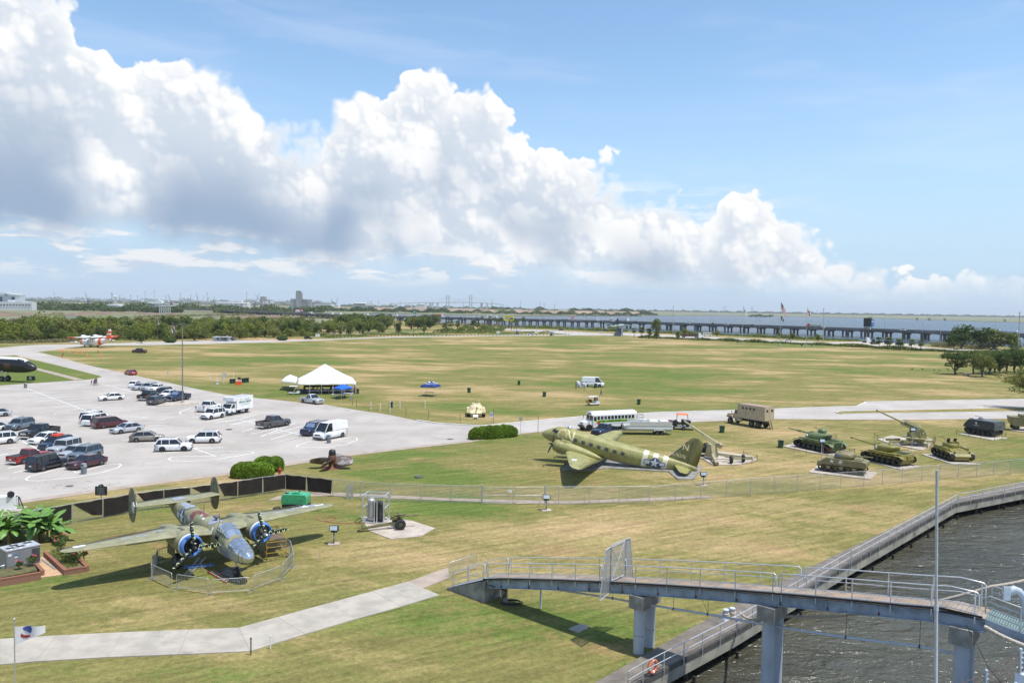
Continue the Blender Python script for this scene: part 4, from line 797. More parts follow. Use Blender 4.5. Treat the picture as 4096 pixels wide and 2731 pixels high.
def promenade():
 A=[p.copy() for p in sin_]; B=[p.copy() for p in sout]; rt_=link('promenade',None,None,kind='structure')
 def cuts(P,Q,step):
  o=[]
  for i in range(len(P)-1):
   L=(Q[i+1]-Q[i]).length; n=max(1,round(L/step)); o+=[(P[i].lerp(P[i+1],k/n),Q[i].lerp(Q[i+1],k/n)) for k in range(n)]
  return o+[(P[-1],Q[-1])]
 C=cuts(A,B,5.2); slabs_=[]
 for k in range(len(C)-1):
  q=[C[k][0],C[k+1][0],C[k+1][1],C[k][1]]; c=sum(q,Vector())/4; MB().slab([p.lerp(c,.004) for p in q],-.3,.16+.003*(k%2)).build('slab',M_PROM,rt_)
 out=[p.copy() for p in B]; nrm=[]
 for i,p in enumerate(out):
  d=(out[min(i+1,len(out)-1)]-out[max(i-1,0)]).normalized(); nrm.append(Vector((d.y,-d.x,0)))
 def rib(o0,o1,z0,z1): return MB().ring([[p+n*o0+WV*z0,p+n*o0+WV*z1,p+n*o1+WV*z1,p+n*o1+WV*z0] for p,n in zip(out,nrm)],True,False)
 rib(.005,.12,-.12,.17).build('kerb_beam',M_FASD,rt_); rib(-.1,.08,-.82,-.125).build('fascia_beam',M_FASC,rt_)
 W2=cuts(out,out,4.6); wl=MB()
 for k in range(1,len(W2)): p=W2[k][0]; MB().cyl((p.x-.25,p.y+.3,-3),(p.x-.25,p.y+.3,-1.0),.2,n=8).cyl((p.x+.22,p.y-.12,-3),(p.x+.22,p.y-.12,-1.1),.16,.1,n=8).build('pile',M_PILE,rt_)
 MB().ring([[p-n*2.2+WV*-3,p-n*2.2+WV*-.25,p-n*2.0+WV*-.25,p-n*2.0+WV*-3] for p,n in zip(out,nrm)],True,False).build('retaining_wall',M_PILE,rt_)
 for i0,i1,lab in((0,3,'white metal railing along the promenade under the footbridge'),(3,4,'white metal railing along the straight promenade past the lawn'),(4,6,'white metal railing on the far bend of the promenade')):
  T=thing('promenade_railing',lab,'railing',(0,0,0)); pts=[out[i]+nrm[i]*.18 for i in range(i0,i1+1)]
  if i0: pts[0]=pts[0].lerp(pts[1],.012 if i0==3 else .02)
  for z in(1.18,.72): MB().tube([p+WV*z for p in pts],.032,6).build('rail',M_ALU,T)
  me=MB().box((0,0,.52),(.05,.05,1.36)).mesh('post'); me.materials.append(M_ALU)
  for a,b in zip(pts,pts[1:]):
   n=max(1,round((b-a).length/2.05)); ang=math.atan2(b.y-a.y,b.x-a.x)
   for k in range(n+(b==pts[-1])): q=a.lerp(b,k/n); link('post',me,T,loc=q,rz=ang)
promenade()
M_STEEL=mat('blue_grey_steel',(.27,.32,.375),.55,var=.28,scale=1.4,col2=(.17,.13,.11),v2=(.66,.74)); M_RUST=mat('rust',(.16,.06,.03),.9,var=.4,scale=5)
M_PLANK=mat('deck_plank',(.30,.245,.20),.85,var=.3,scale=1.2,col2=(.38,.27,.17),v2=(.5,.65),world=True)
M_COL=mat('painted_column',(.42,.455,.50),.5,var=.1,scale=.8); M_CAP=mat('cap_concrete',(.30,.28,.24),.92,var=.3,scale=1.5,bump=.2,col2=(.15,.14,.125),v2=(.55,.7))
M_PIPE=mat('pale_pipe',(.56,.60,.66),.45,var=.06)
M_ROPE=mat('mooring_rope',(.52,.45,.36),.9,var=.3,scale=14,bump=.6,bscale=14)
BD=Vector((.765,-.644,0)).normalized(); BN=Vector((-BD.y,BD.x,0)); BC=Vector((7.8,45.6,0)); HW=.78
def onp(px,py,o):       # ray through a photo pixel meets the upright plane o metres across the bridge's centre line
 d=ray(px,py); c=Vector((0,0,CAMH)); t=(BC+BN*o-c).dot(BN)/d.dot(BN); return c+d*t
def S(p): return (p-BC).dot(BD)
E_=[onp(*q,-HW) for q in(z7(130,611),z7(385,618),z7(700,626),z7(1035,632),z7(1350,642),z7(1590,658),z7(1960,690),z8(360,937),z9(80,663),z9(480,700),z9(910,740),z9(1380,780),z9(1700,868),z9(2148,1040),z9(2600,1230))]
ES=[S(p) for p in E_]; EZ=[p.z for p in E_]
ksm=np.polyfit(ES[1:11],EZ[1:11],2)
def DZ(s):
 if s<ES[1]: return float(np.interp(s,[ES[0]-.6,ES[1]],[.10,np.polyval(ksm,ES[1])]))
 if s<ES[10]: return float(np.polyval(ksm,s))
 return float(np.interp(s,ES[10:],[float(np.polyval(ksm,ES[10]))]+EZ[11:]))
def BP(s,o=0.,z=0.): return BC+BD*s+BN*o+WV*(DZ(s)+z)
S0,S1,SE=ES[0],ES[1],ES[12]
def footbridge():
 T=thing('footbridge','long grey steel footbridge with plank deck rising from the lawn over the water','footbridge',BC+BD*S0)
 T.location=(0,0,0)
 mb=MB(); a,b=S0-.6,S1-.05
 for s in(a,b): pass
 mb.ring([[BP(a,-HW-.12)*1,BP(a,HW+.12),Vector((*BP(a,HW+.12).xy,0)),Vector((*BP(a,-HW-.12).xy,0))],[BP(b,-HW-.12,-.12),BP(b,HW+.12,-.12),Vector((*BP(b,HW+.12).xy,-.1)),Vector((*BP(b,-HW-.12).xy,-.1))]],True,False).build('abutment',M_CONCD,T)
 mb=MB(); mb.ring([[BP(a,-HW+.05,.02),BP(a,HW-.05,.02),BP(a,HW-.05,.0),BP(a,-HW+.05,.0)],[BP(S1+.1,-HW+.05,.03),BP(S1+.1,HW-.05,.03),BP(S1+.1,HW-.05,.0),BP(S1+.1,-HW+.05,.0)]],True,False).build('ramp_surface',mat('grey_deck',(.30,.315,.33),.7,var=.1),T)
 w=.20; s=S1+.1; L=2*HW; 
 while s<SE:
  dz=(DZ(s+w)-DZ(s))/w; p=BP(s+w/2); me=None
  o=MB().box((0,0,0),(w-.012,L+rnd.uniform(-.05,.05),.055)).build('plank',M_PLANK,T); o.location=p-WV*.03+WV*rnd.uniform(-.004,.004); o.rotation_euler=(0,-math.atan(dz),math.atan2(BD.y,BD.x)+rnd.uniform(-.006,.006)); s+=w
 N=[S1-.2]+list(np.linspace(S1+.5,SE+.1,14))
 for o in(-HW+.12,HW-.12):
  g=MB()
  for z0,z1,t in((-.12,-.09,.13),(-.58,-.12,.02),(-.62,-.58,.13)):
   g.ring([[BP(x,o-t,z0),BP(x,o-t,z1),BP(x,o+t,z1),BP(x,o+t,z0)] for x in N],True,False)
  gd=g.build('girder',M_STEEL,T)
  if o<0:
   for x in np.arange(S1+1.2,SE,2.35): MB().box(BP(x,o-.06,-.35),(.05,.12,.42),rz=math.atan2(BD.y,BD.x)).build('stiffener',M_STEEL,gd); MB().box(BP(x+.06,o-.035,-.5),(.1,.012,.13),rz=math.atan2(BD.y,BD.x)).build('rust_stain',M_RUST,gd)
 MB().tube([BP(x,-HW-.02,.045) for x in np.linspace(S1-.3,SE,20)],.05,6).build('edge_cable',M_BLK,T)
 secs=[(S0-.2,S1-.15),(S1,ES[4]-.55),(ES[4]-.4,ES[7]),(ES[7]+.15,SE-.15)]
 for o in(-HW-.02,HW+.02):
  sh=0 if o<0 else .7
  for k,(a,b) in enumerate(secs):
   a+=sh*(k>0); b+=sh*(k<3); r=link('railing',None,T)
   n=max(4,int((b-a)/1.0)); xs=np.linspace(a,b,n+1)
   top=[BP(a,o,.42),BP(a,o,.98),BP(a+.1,o,1.08)]+[BP(x,o,1.08) for x in xs[1:-1]]+[BP(b-.1,o,1.08),BP(b,o,.98),BP(b,o,.42)]
   MB().tube(top,.03,6).build('top_rail',M_ALU,r)
   for z in((.42,.12) if o<0 else (.42,)): MB().tube([BP(x,o,z) for x in xs],.024,6).build('mid_rail',M_ALU,r)
   m=max(1,round((b-a)/1.95))
   for i in range(m+1): x=a+.15+(b-a-.3)*i/m; MB().bar(BP(x,o,-.32 if a>S1-.5 else 0),BP(x,o,1.06),.045,.045).build('post',M_ALU,r)
 for nm,(cx,cy) in(('a',z7(1575,728)),('b',z8(305,1012)),('c',z9(1480,925))):
  s=S(onp(cx,cy,-HW)); base=-.02 if nm=='a' else -4; zt=DZ(s)-.64
  pr=link('pier',None,T)
  c=MB().box((0,0,0),(.95,2.15,.75),taper=(.96,.97)).build('pier_cap',M_CAP,pr); c.location=BC+BD*s+WV*(zt-.38); c.rotation_euler=(0,0,math.atan2(BD.y,BD.x))
  for o in(-.62,.62):
   q=BC+BD*s+BN*o; MB().cyl((q.x,q.y,base),(q.x,q.y,zt-.74),.31,n=20).build('column',M_COL,pr)
   if nm=='a': MB().cyl((q.x,q.y,.0),(q.x,q.y,.05),.33,n=20).cyl((q.x,q.y,1.1),(q.x,q.y,1.14),.325,n=20).build('column_band',M_CAP,pr)
 g0=onp(*z7(1357,668),-HW); s=S(g0); g=link('security_gate',None,T); zb=DZ(s)
 def gp_(o,z): return BC+BD*s+BN*o+WV*(zb+z)
 wm=mat('mesh_wire',(.42,.42,.40),.6,.3,var=.05)
 def frame(pts,r=.03,nm='gate_frame'):
  f=MB()
  for i in range(len(pts)): f.cyl(pts[i],pts[(i+1)%len(pts)],r,n=6)
  return f.build(nm,M_ALU,g)
 H=2.25; near=[gp_(-HW-.05,H-.05),gp_(-HW-.62,H-.15),gp_(-HW-1.15,-.75),gp_(-HW-.05,-.55)]; far=[gp_(HW+.05,H+.02),gp_(HW+.55,H),gp_(HW+1.0,-.5),gp_(HW+.05,-.3)]; door=[gp_(-HW+.06,.12),gp_(-HW+.06,H-.1),gp_(HW-.06,H-.05),gp_(HW-.06,.12)]
 frame([gp_(-HW-.05,-.5),gp_(-HW-.05,H),gp_(HW+.05,H+.06),gp_(HW+.05,-.3)])
 for P in(near,far): frame(P,.03,'outrigger_frame')
 dr=frame(door,.035,'gate_door'); MB().cyl(door[0],door[2],.028,n=6).cyl(door[1],door[3],.028,n=6).build('door_brace',M_ALU,dr)
 for P,nm in((near,'outrigger_mesh'),(far,'outrigger_mesh'),(door,'door_mesh')):
  mb=MB(); mb.norecalc=1; n=58
  for k in range(1,n):
   f=k/n
   for a,b in((P[0].lerp(P[1],f),P[3].lerp(P[2],f)),(P[0].lerp(P[3],f),P[1].lerp(P[2],f))):
    u=Vector((BN.x,BN.y,0))*.0045 if abs((b-a).z)>abs((b-a).xy.length) else WV*.0045; mb.add([a-u,a+u,b+u,b-u],[(0,1,2,3)])
  mb.build(nm,wm,g,kind='stuff')
 P=[onp(*q,-.1) for q in(z7(885,692),z7(1375,768),z7(1500,792),z7(1850,850),z7(2120,893),z8(280,1150),z8(530,1192),z8(860,1242),z8(1385,1307),z8(1640,1357))]
 dp=MB().tube(P,.065,8).build('drain_pipe',M_PIPE,T); q=P[0]; e=G(*z7(808,855)); e.z=0.0
 MB().tube([q,q-BD*.5-WV*.12,e+WV*1.6,e+WV*.05],.065,8).build('down_pipe',M_PIPE,dp)
 for i in(1,3,4,7,8): p=P[i]; MB().cyl(p,p+WV*(DZ(S(p))-.3-p.z),.012,n=4).cyl(p-BD*.03,p+BD*.03,.085,n=10).build('hanger',M_BLK,dp)
 MB().tube([P[4],P[4]-BD*.6+WV*(DZ(S(P[4]))-.3-P[4].z)],.012,4).build('hanger',M_BLK,dp)
footbridge()
p=G(*z7(523,800)); MB().box((0,0,.72),(.34,.34,1.44)).box((0,0,1.45),(.3,.3,.06)).build('cable_post',M_CAP,loc=p,rz=.4,label='square concrete post beside the footbridge abutment',cat='post')
q=BP(S1+.4,-HW-.05,.0); c=p+Vector((.15,-.25,0))
pts=[q+WV*.05,q+Vector((-.25,-.1,-.3)),c+WV*.9]+[c+Vector((.75*cos(a)*(1 if a<7 else .8)+.35,.35*sin(a),.04+.01*a)) for a in np.linspace(3.2,15,26)]
MB().tube(pts,.04,6).build('black_cable',M_BLK,label='black cable coiled on the grass behind the concrete post',cat='cable')
A=G(*z7(92,608)); B=G(*z7(303,540))
T=thing('ramp_barrier','tall slatted barrier closing the foot of the footbridge ramp','barrier',A,math.atan2(B.y-A.y,B.x-A.x)); L=(B-A).length
MB().tube([(0,0,0),(0,0,1.05),(.12,0,1.15),(L-.1,0,1.15),(L,0,1.05),(L,0,0)],.025,6).build('frame',M_GALV,T); MB().cyl((0,0,.2),(L,0,.2),.02).build('bottom_rail',M_GALV,T)
me=MB().cyl((0,0,.2),(0,0,1.14),.012,n=4).mesh('upright'); me.materials.append(M_GALV)
for k in range(1,int(L/.13)): link('upright',me,T,loc=(k*.13,0,0))
def bollards():
 p=G(*z7(2285,925),.16); T=thing('mooring_bollard','pair of white mooring bollards wrapped in thick rope on the promenade','bollard',p,.5)
 T.scale=(.62,.62,.62)
 MB().box((0,0,.1),(1.9,.8,.2),taper=(.92,.85)).build('base',M_PIPE,T)
 for x in(-.45,.45):
  MB().lathe([(.3,.18),(.24,.3),(.23,.85),(.3,.95),(.31,1.02),(.26,1.06)],(x,0,0),'Z',18).build('post',M_PIPE,T)
  for k in range(3): MB().tube([(x+.31*cos(a),.31*sin(a),.35+.13*k+.04*sin(a)) for a in np.linspace(0,2*PI,15)],.065,6).build('rope_turn',M_ROPE,T)
 MB().tube([(-.1,-.3,.3),(.1,.35,.42),(-.5,.4,.3),(-.8,0,.25),(-.2,-.45,.25),(.5,-.45,.3)],.065,6).build('rope_turn',M_ROPE,T)
 return p
pb=bollards()
def rope(pts,r,label):
 V=[Vector(p) for p in pts]; o=[]
 for i in range(len(V)-1):
  for k in range(8):
   t=k/8; q=V[i].lerp(V[i+1],t); q.z-=.25*sin(PI*t)*min(1,(V[i+1]-V[i]).length/8); o.append(q)
 return MB().tube(o+[V[-1]],r,7).build('mooring_rope',M_ROPE,label=label,cat='rope')
rope([pb+Vector((.6,-.3,.5)),onp(*z8(250,1097),.5),onp(*z8(460,1092),.6),onp(*z8(1030,1062),.8),onp(*z8(1900,880),1.4),onp(*z8(2300,790),2.2)],.075,'thick mooring rope from the white bollards under the footbridge to the ship')
rope([onp(*z8(1850,1165),-.9),onp(*z8(2129,1300),-1.6),onp(*z8(2400,1420),-2.2)],.09,'white-wrapped mooring line leaving the last footbridge pier')
def lifering():
 c=onp(*z7(1687,1302),0); p=G(*z7(1690,1370),.16); d=ray(*z7(1687,1300)).normalized(); T=thing('life_ring','orange life ring with white bands hung on the promenade railing','life ring',(0,0,0))
 a=sout[1]; b=sout[2]; k=(b-a).normalized(); n=Vector((k.y,-k.x,0)); o=Vector((0,0,CAMH)); t=(a+n*.10-o).dot(n)/ray(*z7(1687,1300)).dot(n); q=o+ray(*z7(1687,1300))*t; T.location=q; T.rotation_euler=(0,0,math.atan2(k.y,k.x))
 ro=mat('ring_orange',(.72,.20,.10),.6,var=.1)
 for i in range(4):
  a0=i*PI/2+.1; MB().tube([(.33*cos(t_),0,.33*sin(t_)) for t_ in np.linspace(a0,a0+PI/2,10)],.095,10).build('ring_segment',ro,T); MB().tube([(.33*cos(t_),0,.33*sin(t_)) for t_ in np.linspace(a0-.15,a0+.15,5)],.10,10).build('ring_band',M_WHITE,T)
lifering()
M_NAVY=mat('ship_grey',(.43,.49,.54),.5,var=.12,scale=1.2)
def gangway():
 T=thing('ship_gangway','grey gangway with green grating joining the footbridge to the ship','gangway',(0,0,0)); a,b=SE+.1,SE+5.5
 def Q(s,o,z=0): 
  zz=DZ(SE)+(s-SE)*(EZ[13]-EZ[12])/(ES[13]-ES[12]); return BC+BD*s+BN*o+WV*(zz+z)
 MB().ring([[Q(s,-HW+.1,-.04),Q(s,-HW+.1,0),Q(s,HW-.1,0),Q(s,HW-.1,-.04)] for s in(a,b)],True,False).build('grating_base',mat('green_grating',(.10,.15,.145),.7,var=.1),T)
 me=None
 for s in np.arange(a+.05,b,.1):
  MB().bar(Q(s,-HW+.12,.02),Q(s,HW-.12,.02),.03,.03).build('grating_bar',mat('grating_pale',(.24,.33,.31),.6),T)
 for o in(-HW,HW):
  MB().ring([[Q(s,o-.05,-.45),Q(s,o-.05,.02),Q(s,o+.05,.02),Q(s,o+.05,-.45)] for s in(a,b)],True,False).build('side_beam',M_STEEL,T)
  xs=np.linspace(a+.25,b,7)
  MB().tube([Q(a,o,.25),Q(a,o,.95),Q(a+.15,o,1.08)]+[Q(x,o,1.08) for x in xs[1:]],.03,6).build('top_rail',M_GALV,T)
  for z in(.3,.55,.8): MB().tube([Q(x,o,z) for x in (a,b)],.022,6).build('mid_rail',M_GALV,T)
  for x in(a+1.3,a+3.2): MB().bar(Q(x,o,-.4),Q(x,o,1.08),.05,.05).build('post',M_GALV,T)
gangway()
def ship():
 T=thing('moored_ship','pale grey ship bow with deck rails and a white fairlead beside the gangway','ship',(0,0,0)); zd=4.9
 q=[AT(3740,2600,31),AT(3900,2600,30),AT(4250,2600,29.5)]
 poly=[(12,22),(17.5,28.4),(20.5,29.6),(26,30),(60,33),(60,0),(12,0)]
 MB().slab(poly,-2,zd).build('hull',M_NAVY,T)
 for px in((3945,2680),(4083,2595)):
  b=AT(*px,30.2); MB().cyl((b.x,b.y,zd),(b.x,b.y,b.z),.05,n=8).ell((b.x,b.y,b.z),(.07,.07,.06),8,4).build('stanchion',M_NAVY,T)
  for k in range(5): MB().box((b.x+.06,b.y,b.z-.12-.2*k),(.1,.05,.06)).build('rail_hook',M_CHROME,T)
 a=AT(3930,2690,30.2); b=AT(4083,2600,30.2); c=AT(4300,2470,30.2)
 for k in range(5): w=WV*(-.1-.2*k); MB().tube([a+Vector((-1,0,-.4))+w,a+w,b+w,c+w],.012,4).build('guard_wire',mat('rusty_wire',(.22,.13,.10),.8),T)
 f=AT(4098,2722,29.4); pr=[]
 for i in range(13):
  t=i/12; pr.append((-.55+1.1*t,.15+.42*(abs(2*t-1)**1.6)))
 MB().prism([(-.6,-.9)]+pr+[(.6,-.9)],-.28,.28,'Y').xf(Matrix.Translation(f)@Matrix.Rotation(.5,4,'Z')@Matrix.Scale(.62,4)).build('fairlead',M_PIPE,T)
 MB().tube([f+Vector((-.5,-.2,-.3)),f+Vector((-.2,0,.18)),f+Vector((.1,.1,.2)),f+Vector((.5,.2,-.1))],.1,8).build('fairlead_lip',M_PIPE,T)
 d=[z9(1962,600),z9(1990,570),z9(2040,555),z9(2090,575),z9(2130,625),z9(2160,720),z9(2190,900)]
 D=[AT(*x,28.5) for x in d]+[AT(*z9(2230,1200),28.5),Vector((AT(*z9(2230,1200),28.5).x+.1,28.5,zd))]; MB().tube(D,.14,10).build('davit',M_NAVY,T)
 MB().box(AT(*z9(1962,600),28.4),(.26,.06,.5)).build('davit_plate',M_NAVY,T)
ship()
def mast():
 a=AT(3748,1880,26); b=AT(3743,2725,26); d=(b-a).normalized(); base=a+(b-a)*((4.9-a.z)/(b.z-a.z)); T=thing('jackstaff','tall slim grey steel staff standing on the ship bow','staff',(0,0,0)); j=a.lerp(b,.645)
 MB().cyl(base,j,.062,n=10).build('lower_tube',M_GALV,T); MB().cyl(j,a,.046,n=10).build('upper_tube',M_GALV,T); MB().cyl(j-d*.08,j+d*.12,.078,n=10).build('coupling',M_GALV,T)
mast()
for (a,b) in((z9(1520,935),z9(1880,1530)),): MB().tube([onp(*a,-HW-.3),AT(*z9(1640,1150),33.5),AT(*z9(1760,1390),31),AT(*z9(1900,1560),29.9)],.018,5).build('power_cable',M_BLK,label='thin black cables running from the footbridge to the ship',cat='cable')
def paint(name,c,metal=.0): return mat('paint_'+name,c,.28,metal,var=.05,scale=.8,coat=.6)
PAINT={'white':(.80,.80,.80),'silver':(.50,.52,.54),'black':(.012,.012,.014),'navy':(.012,.022,.055),'maroon':(.085,.012,.016),'red':(.30,.018,.018),'grey':(.10,.10,.105),'tan':(.30,.275,.235),'steel':(.15,.20,.24),'wine':(.055,.012,.018),'dblue':(.02,.045,.085),'green':(.03,.06,.05)}
M_PLAS=mat('grey_plastic',(.045,.046,.048),.6,var=.1); M_HEAD=mat('headlamp',(.62,.66,.70),.1,.2,var=.1); M_TAIL=mat('tail_lamp',(.28,.01,.012),.2,var=.1); M_PLATE2=mat('licence_plate',(.6,.62,.6),.5,var=.1)
KIND={'sedan':(4.8,1.84,1.46,2.8,.33,.92,.86,(.24,.06,-.24,-.40),.94),'hatch':(4.5,1.78,1.48,2.7,.32,.93,.86,(.27,.08,-.28,-.47),.98),'suv':(4.6,1.86,1.70,2.68,.36,1.05,1.0,(.24,.10,-.40,-.485),1.08),
'bigsuv':(5.3,2.02,1.90,2.95,.40,1.15,1.12,(.25,.14,-.44,-.49),1.15),'minivan':(5.15,2.0,1.75,3.05,.34,1.02,.96,(.31,.12,-.43,-.485),1.05),'pickup':(5.9,2.02,1.92,3.65,.41,1.20,1.16,(.19,.08,-.13,-.155),1.2),'xpickup':(5.6,1.98,1.85,3.5,.39,1.15,1.1,(.18,.07,-.10,-.125),1.15),'spickup':(5.0,1.75,1.65,3.0,.35,1.02,.98,(.17,.06,-.09,-.115),1.02),
'jeep':(4.6,1.88,1.85,2.95,.41,1.15,1.12,(.16,.11,-.47,-.49),1.15),'van':(5.6,2.06,2.5,3.3,.36,1.25,1.12,(.40,.24,-.49,-.497),1.25),'boxy':(4.55,1.82,1.8,2.7,.38,1.08,1.04,(.22,.12,-.44,-.49),1.08)}
def car(kind,color,fpx,rpx,label,wrap=z2,group='cars in the parking lot',trim=None,rimm=None,extra=None,name=None,heading=None,cat=None):
 L,Wd,H,wb,wr,bz,hz,g,dz=KIND[kind]; Fp=G(*wrap(*fpx)); Rp=G(*wrap(*rpx)) if rpx else None
 if heading is not None: h=Vector((cos(R(heading)),sin(R(heading)),0)); mid_=Fp-h*wb/2
 else: h=(Fp-Rp).normalized(); mid_=(Fp+Rp)/2
 n=Vector((-h.y,h.x,0)); n=n if n.dot(mid_)>0 else -n; c=mid_+n*(Wd/2-.12); c.z=.006; lotz=.008
 pick='pickup' in kind; cat=cat or {'van':'van','minivan':'minivan'}.get(kind,'pickup truck' if pick else 'suv' if kind in('suv','bigsuv','jeep','boxy') else 'car')
 T=thing(name or cat.replace(' ','_'),label,cat,c,math.atan2(h.y,h.x),group); P=paint(color,PAINT[color],.3 if color in('silver','steel','tan','grey','dblue') else 0.)
 hw=Wd/2; x=lambda f:f*L; sill=wr*.62
 def ringat(X,zt,wf,zl=None):
  zl=sill if zl is None else zl; w=hw*wf; zm=zl+(zt-zl)*.55
  return [(X,-w*.90,zl),(X,-w,zl+.12),(X,-w,zm),(X,-w*.965,zt-.07),(X,-w*.86,zt),(X,0,zt+.035),(X,w*.86,zt),(X,w*.965,zt-.07),(X,w,zm),(X,w,zl+.12),(X,w*.90,zl)]
 st=[(x(.5),hz*.72,.80,sill+.08),(x(.488),hz*.88,.88,sill),(x(.455),hz*.95,.95,sill),(x(.38),hz*.985,.985,sill),(x(g[0])+.05,hz,1,sill),(x(g[0])-.08,bz,1,sill)]
 if pick:
  xb=x(g[3]); st+=[(xb-.02,bz,1,sill),(xb-.06,.72,1,sill),(x(-.46),.72,1,sill),(x(-.485),.70,.97,sill+.1)]
 else: st+=[(x(g[3])*.6,bz,1,sill),(x(g[3])+.02,max(bz,dz),.985,sill),(x(-.46),dz*.99 if kind in('sedan','hatch') else dz,.95,sill+.05),(x(-.49),dz*.93,.90,sill+.08),(x(-.5),dz*.72,.84,sill+.12)]
 body=MB().ring([ringat(*s) for s in st]).build('body',P,T)
 zr=H-.06; tw=.76 if kind not in('van','jeep','bigsuv','minivan','boxy') else .84; bw=hw*.955
 A,B,C,D=x(g[0])-.03,x(g[1]),x(g[2]),x(g[3]); 
 gl=MB().ring([[(A,-bw,bz-.03),(A,bw,bz-.03),(D,bw,bz-.03),(D,-bw,bz-.03)],[(B,-hw*tw,zr),(B,hw*tw,zr),(C,hw*tw,zr),(C,-hw*tw,zr)]],True,False).build('windows',M_DGLASS,T)
 rf=[[(B+.02,-hw*tw-.01,zr-.01),(B+.02,hw*tw+.01,zr-.01),(C-.03,hw*tw+.01,zr-.01),(C-.03,-hw*tw-.01,zr-.01)],[(B-.10,-hw*tw*.9,zr+.055),(B-.10,hw*tw*.9,zr+.055),(C+.08,hw*tw*.9,zr+.055),(C+.08,-hw*tw*.9,zr+.055)]]
 MB().ring(rf,True,False).build('roof',P,T)
 k=1.012
 for s in(-1,1):
  q=lambda X,t:Vector((X,s*(bw+(hw*tw-bw)*t)*k,bz-.02+(zr-bz+.02)*t))
  pl=lambda *z:MB().bar(*z).build('pillar',P,T)
  pl(q(A,0),q(B,1),.07,.06); pl(q(D,0),q(C,1),.07,.12 if not pick else .06)
  ms=[(B+C)/2+.1] if kind in('sedan','hatch','xpickup','spickup','pickup') else [(B*.62+C*.38),(B*.2+C*.8)]
  if kind=='van': MB().box(((B-.75+D)/2,s*(bw+hw*tw)/2*1.01,(bz+zr)/2),(abs(B-.75-D),.06,zr-bz),rx=s*math.atan2(bw-hw*tw,zr-bz)).build('cargo_side',P,T)
  else:
   for m_ in ms: pl(q(m_,0),q(m_-.03,1),.06,.07)
 if pick:
  bl=x(-.485); sw=MB(); y=hw*.93
  for s in(-1,1): sw.box(((D-.06+bl)/2,s*y,(bz+.70)/2),(D-.06-bl,.10,bz-.70))
  sw.box((bl+.03,0,(bz+.72)/2),(.06,2*y,bz-.72)); sw.box((D-.09,0,(bz+.72)/2),(.05,2*y,bz-.72)); sw.build('bed_walls',P,T)
  MB().box(((D-.1+bl+.06)/2,0,.735),(D-.1-bl-.06,2*y-.1,.02)).build('bed_floor',M_PLAS,T)
  if extra=='cover': MB().box(((D-.06+bl)/2,0,bz+.01),(D-.06-bl,2*y+.05,.03)).build('bed_cover',M_BLK,T)
 rm=rimm or M_CHROME
 for fx,s in((wb/2,1),(wb/2,-1),(-wb/2,1),(-wb/2,-1)):
  wx=fx+L*.012; MB().cyl((wx,s*(hw-.10),wr*1.02),(wx,s*(hw+.006),wr*1.02),wr*1.16,n=18).build('wheel_arch',M_BLK,T)
  wheel(T,(wx,s*(hw-.10),wr),wr,.235,rim=rm,n=16)
 for s in(-1,1):
  MB().box((x(.462),s*hw*.72,hz*.80),(.26,hw*.34,.15),rz=-s*.28).build('headlight',M_HEAD,T)
  MB().box((x(-.486),s*hw*.80,dz*.86),(.12,hw*.2,.26 if kind not in('sedan','hatch') else .16)).build('taillight',M_TAIL,T)
  MB().box((A-.18,s*(hw+.10),bz+.03),(.12,.2,.15)).build('mirror',P if color!='white' else M_PLAS,T)
 MB().box((x(.496),0,hz*.72),(.05,hw*.95,.2)).build('grille',M_BLK if not extra=='chromeg' else M_CHROME,T)
 tm=trim or (M_CHROME if pick else M_PLAS if kind in('suv','boxy','jeep') else None)
 if tm: MB().box((x(.492),0,sill+.14),(.12,Wd*.9,.2)).build('front_bumper',tm,T); MB().box((x(-.494),0,sill+.16),(.14,Wd*.9,.2)).build('rear_bumper',tm,T)
 else: MB().box((x(.488),0,sill+.06),(.1,Wd*.6,.1)).build('air_dam',M_BLK,T)
 MB().box((x(-.505),0,dz*.66),(.02,.34,.16)).build('licence_plate',M_PLATE2,T)
 if kind in('suv','bigsuv','boxy') :
  for s in(-1,1): MB().bar((B-.2,s*hw*tw*.86,H+.05),(C+.15,s*hw*tw*.86,H+.05),.04,.04).build('roof_rail',M_PLAS,T)
 if kind=='jeep': MB().cyl((x(-.5)-.12,0,1.05),(x(-.5)+.02,0,1.05),.38,n=16).build('spare_wheel',M_BLACK,T); 
 if extra=='bag':
  MB().box((-.2,0,H+.16),(1.3,1.0,.26),taper=(.85,.85)).build('roof_bag',mat('orange_bag',(.55,.07,.03),.7,var=.25,bump=.3),T)
 if extra=='rack': 
  for X in np.linspace(B-.3,C+.3,5): MB().bar((X,-hw*tw*.8,H+.06),(X,hw*tw*.8,H+.06),.04,.04).build('rack_bar',M_PLAS,T)
 if extra=='shade': MB().ring([[(A-.06,-bw*.8,bz+.08),(A-.06,bw*.8,bz+.08),(B+.08,hw*tw*.82,zr-.06),(B+.08,-hw*tw*.82,zr-.06)],[(A-.05,-bw*.8,bz+.09),(A-.05,bw*.8,bz+.09),(B+.09,hw*tw*.82,zr-.05),(B+.09,-hw*tw*.82,zr-.05)]],True,False).build('sun_shade',M_SILV,T)
 return T
DK=M_PLAS
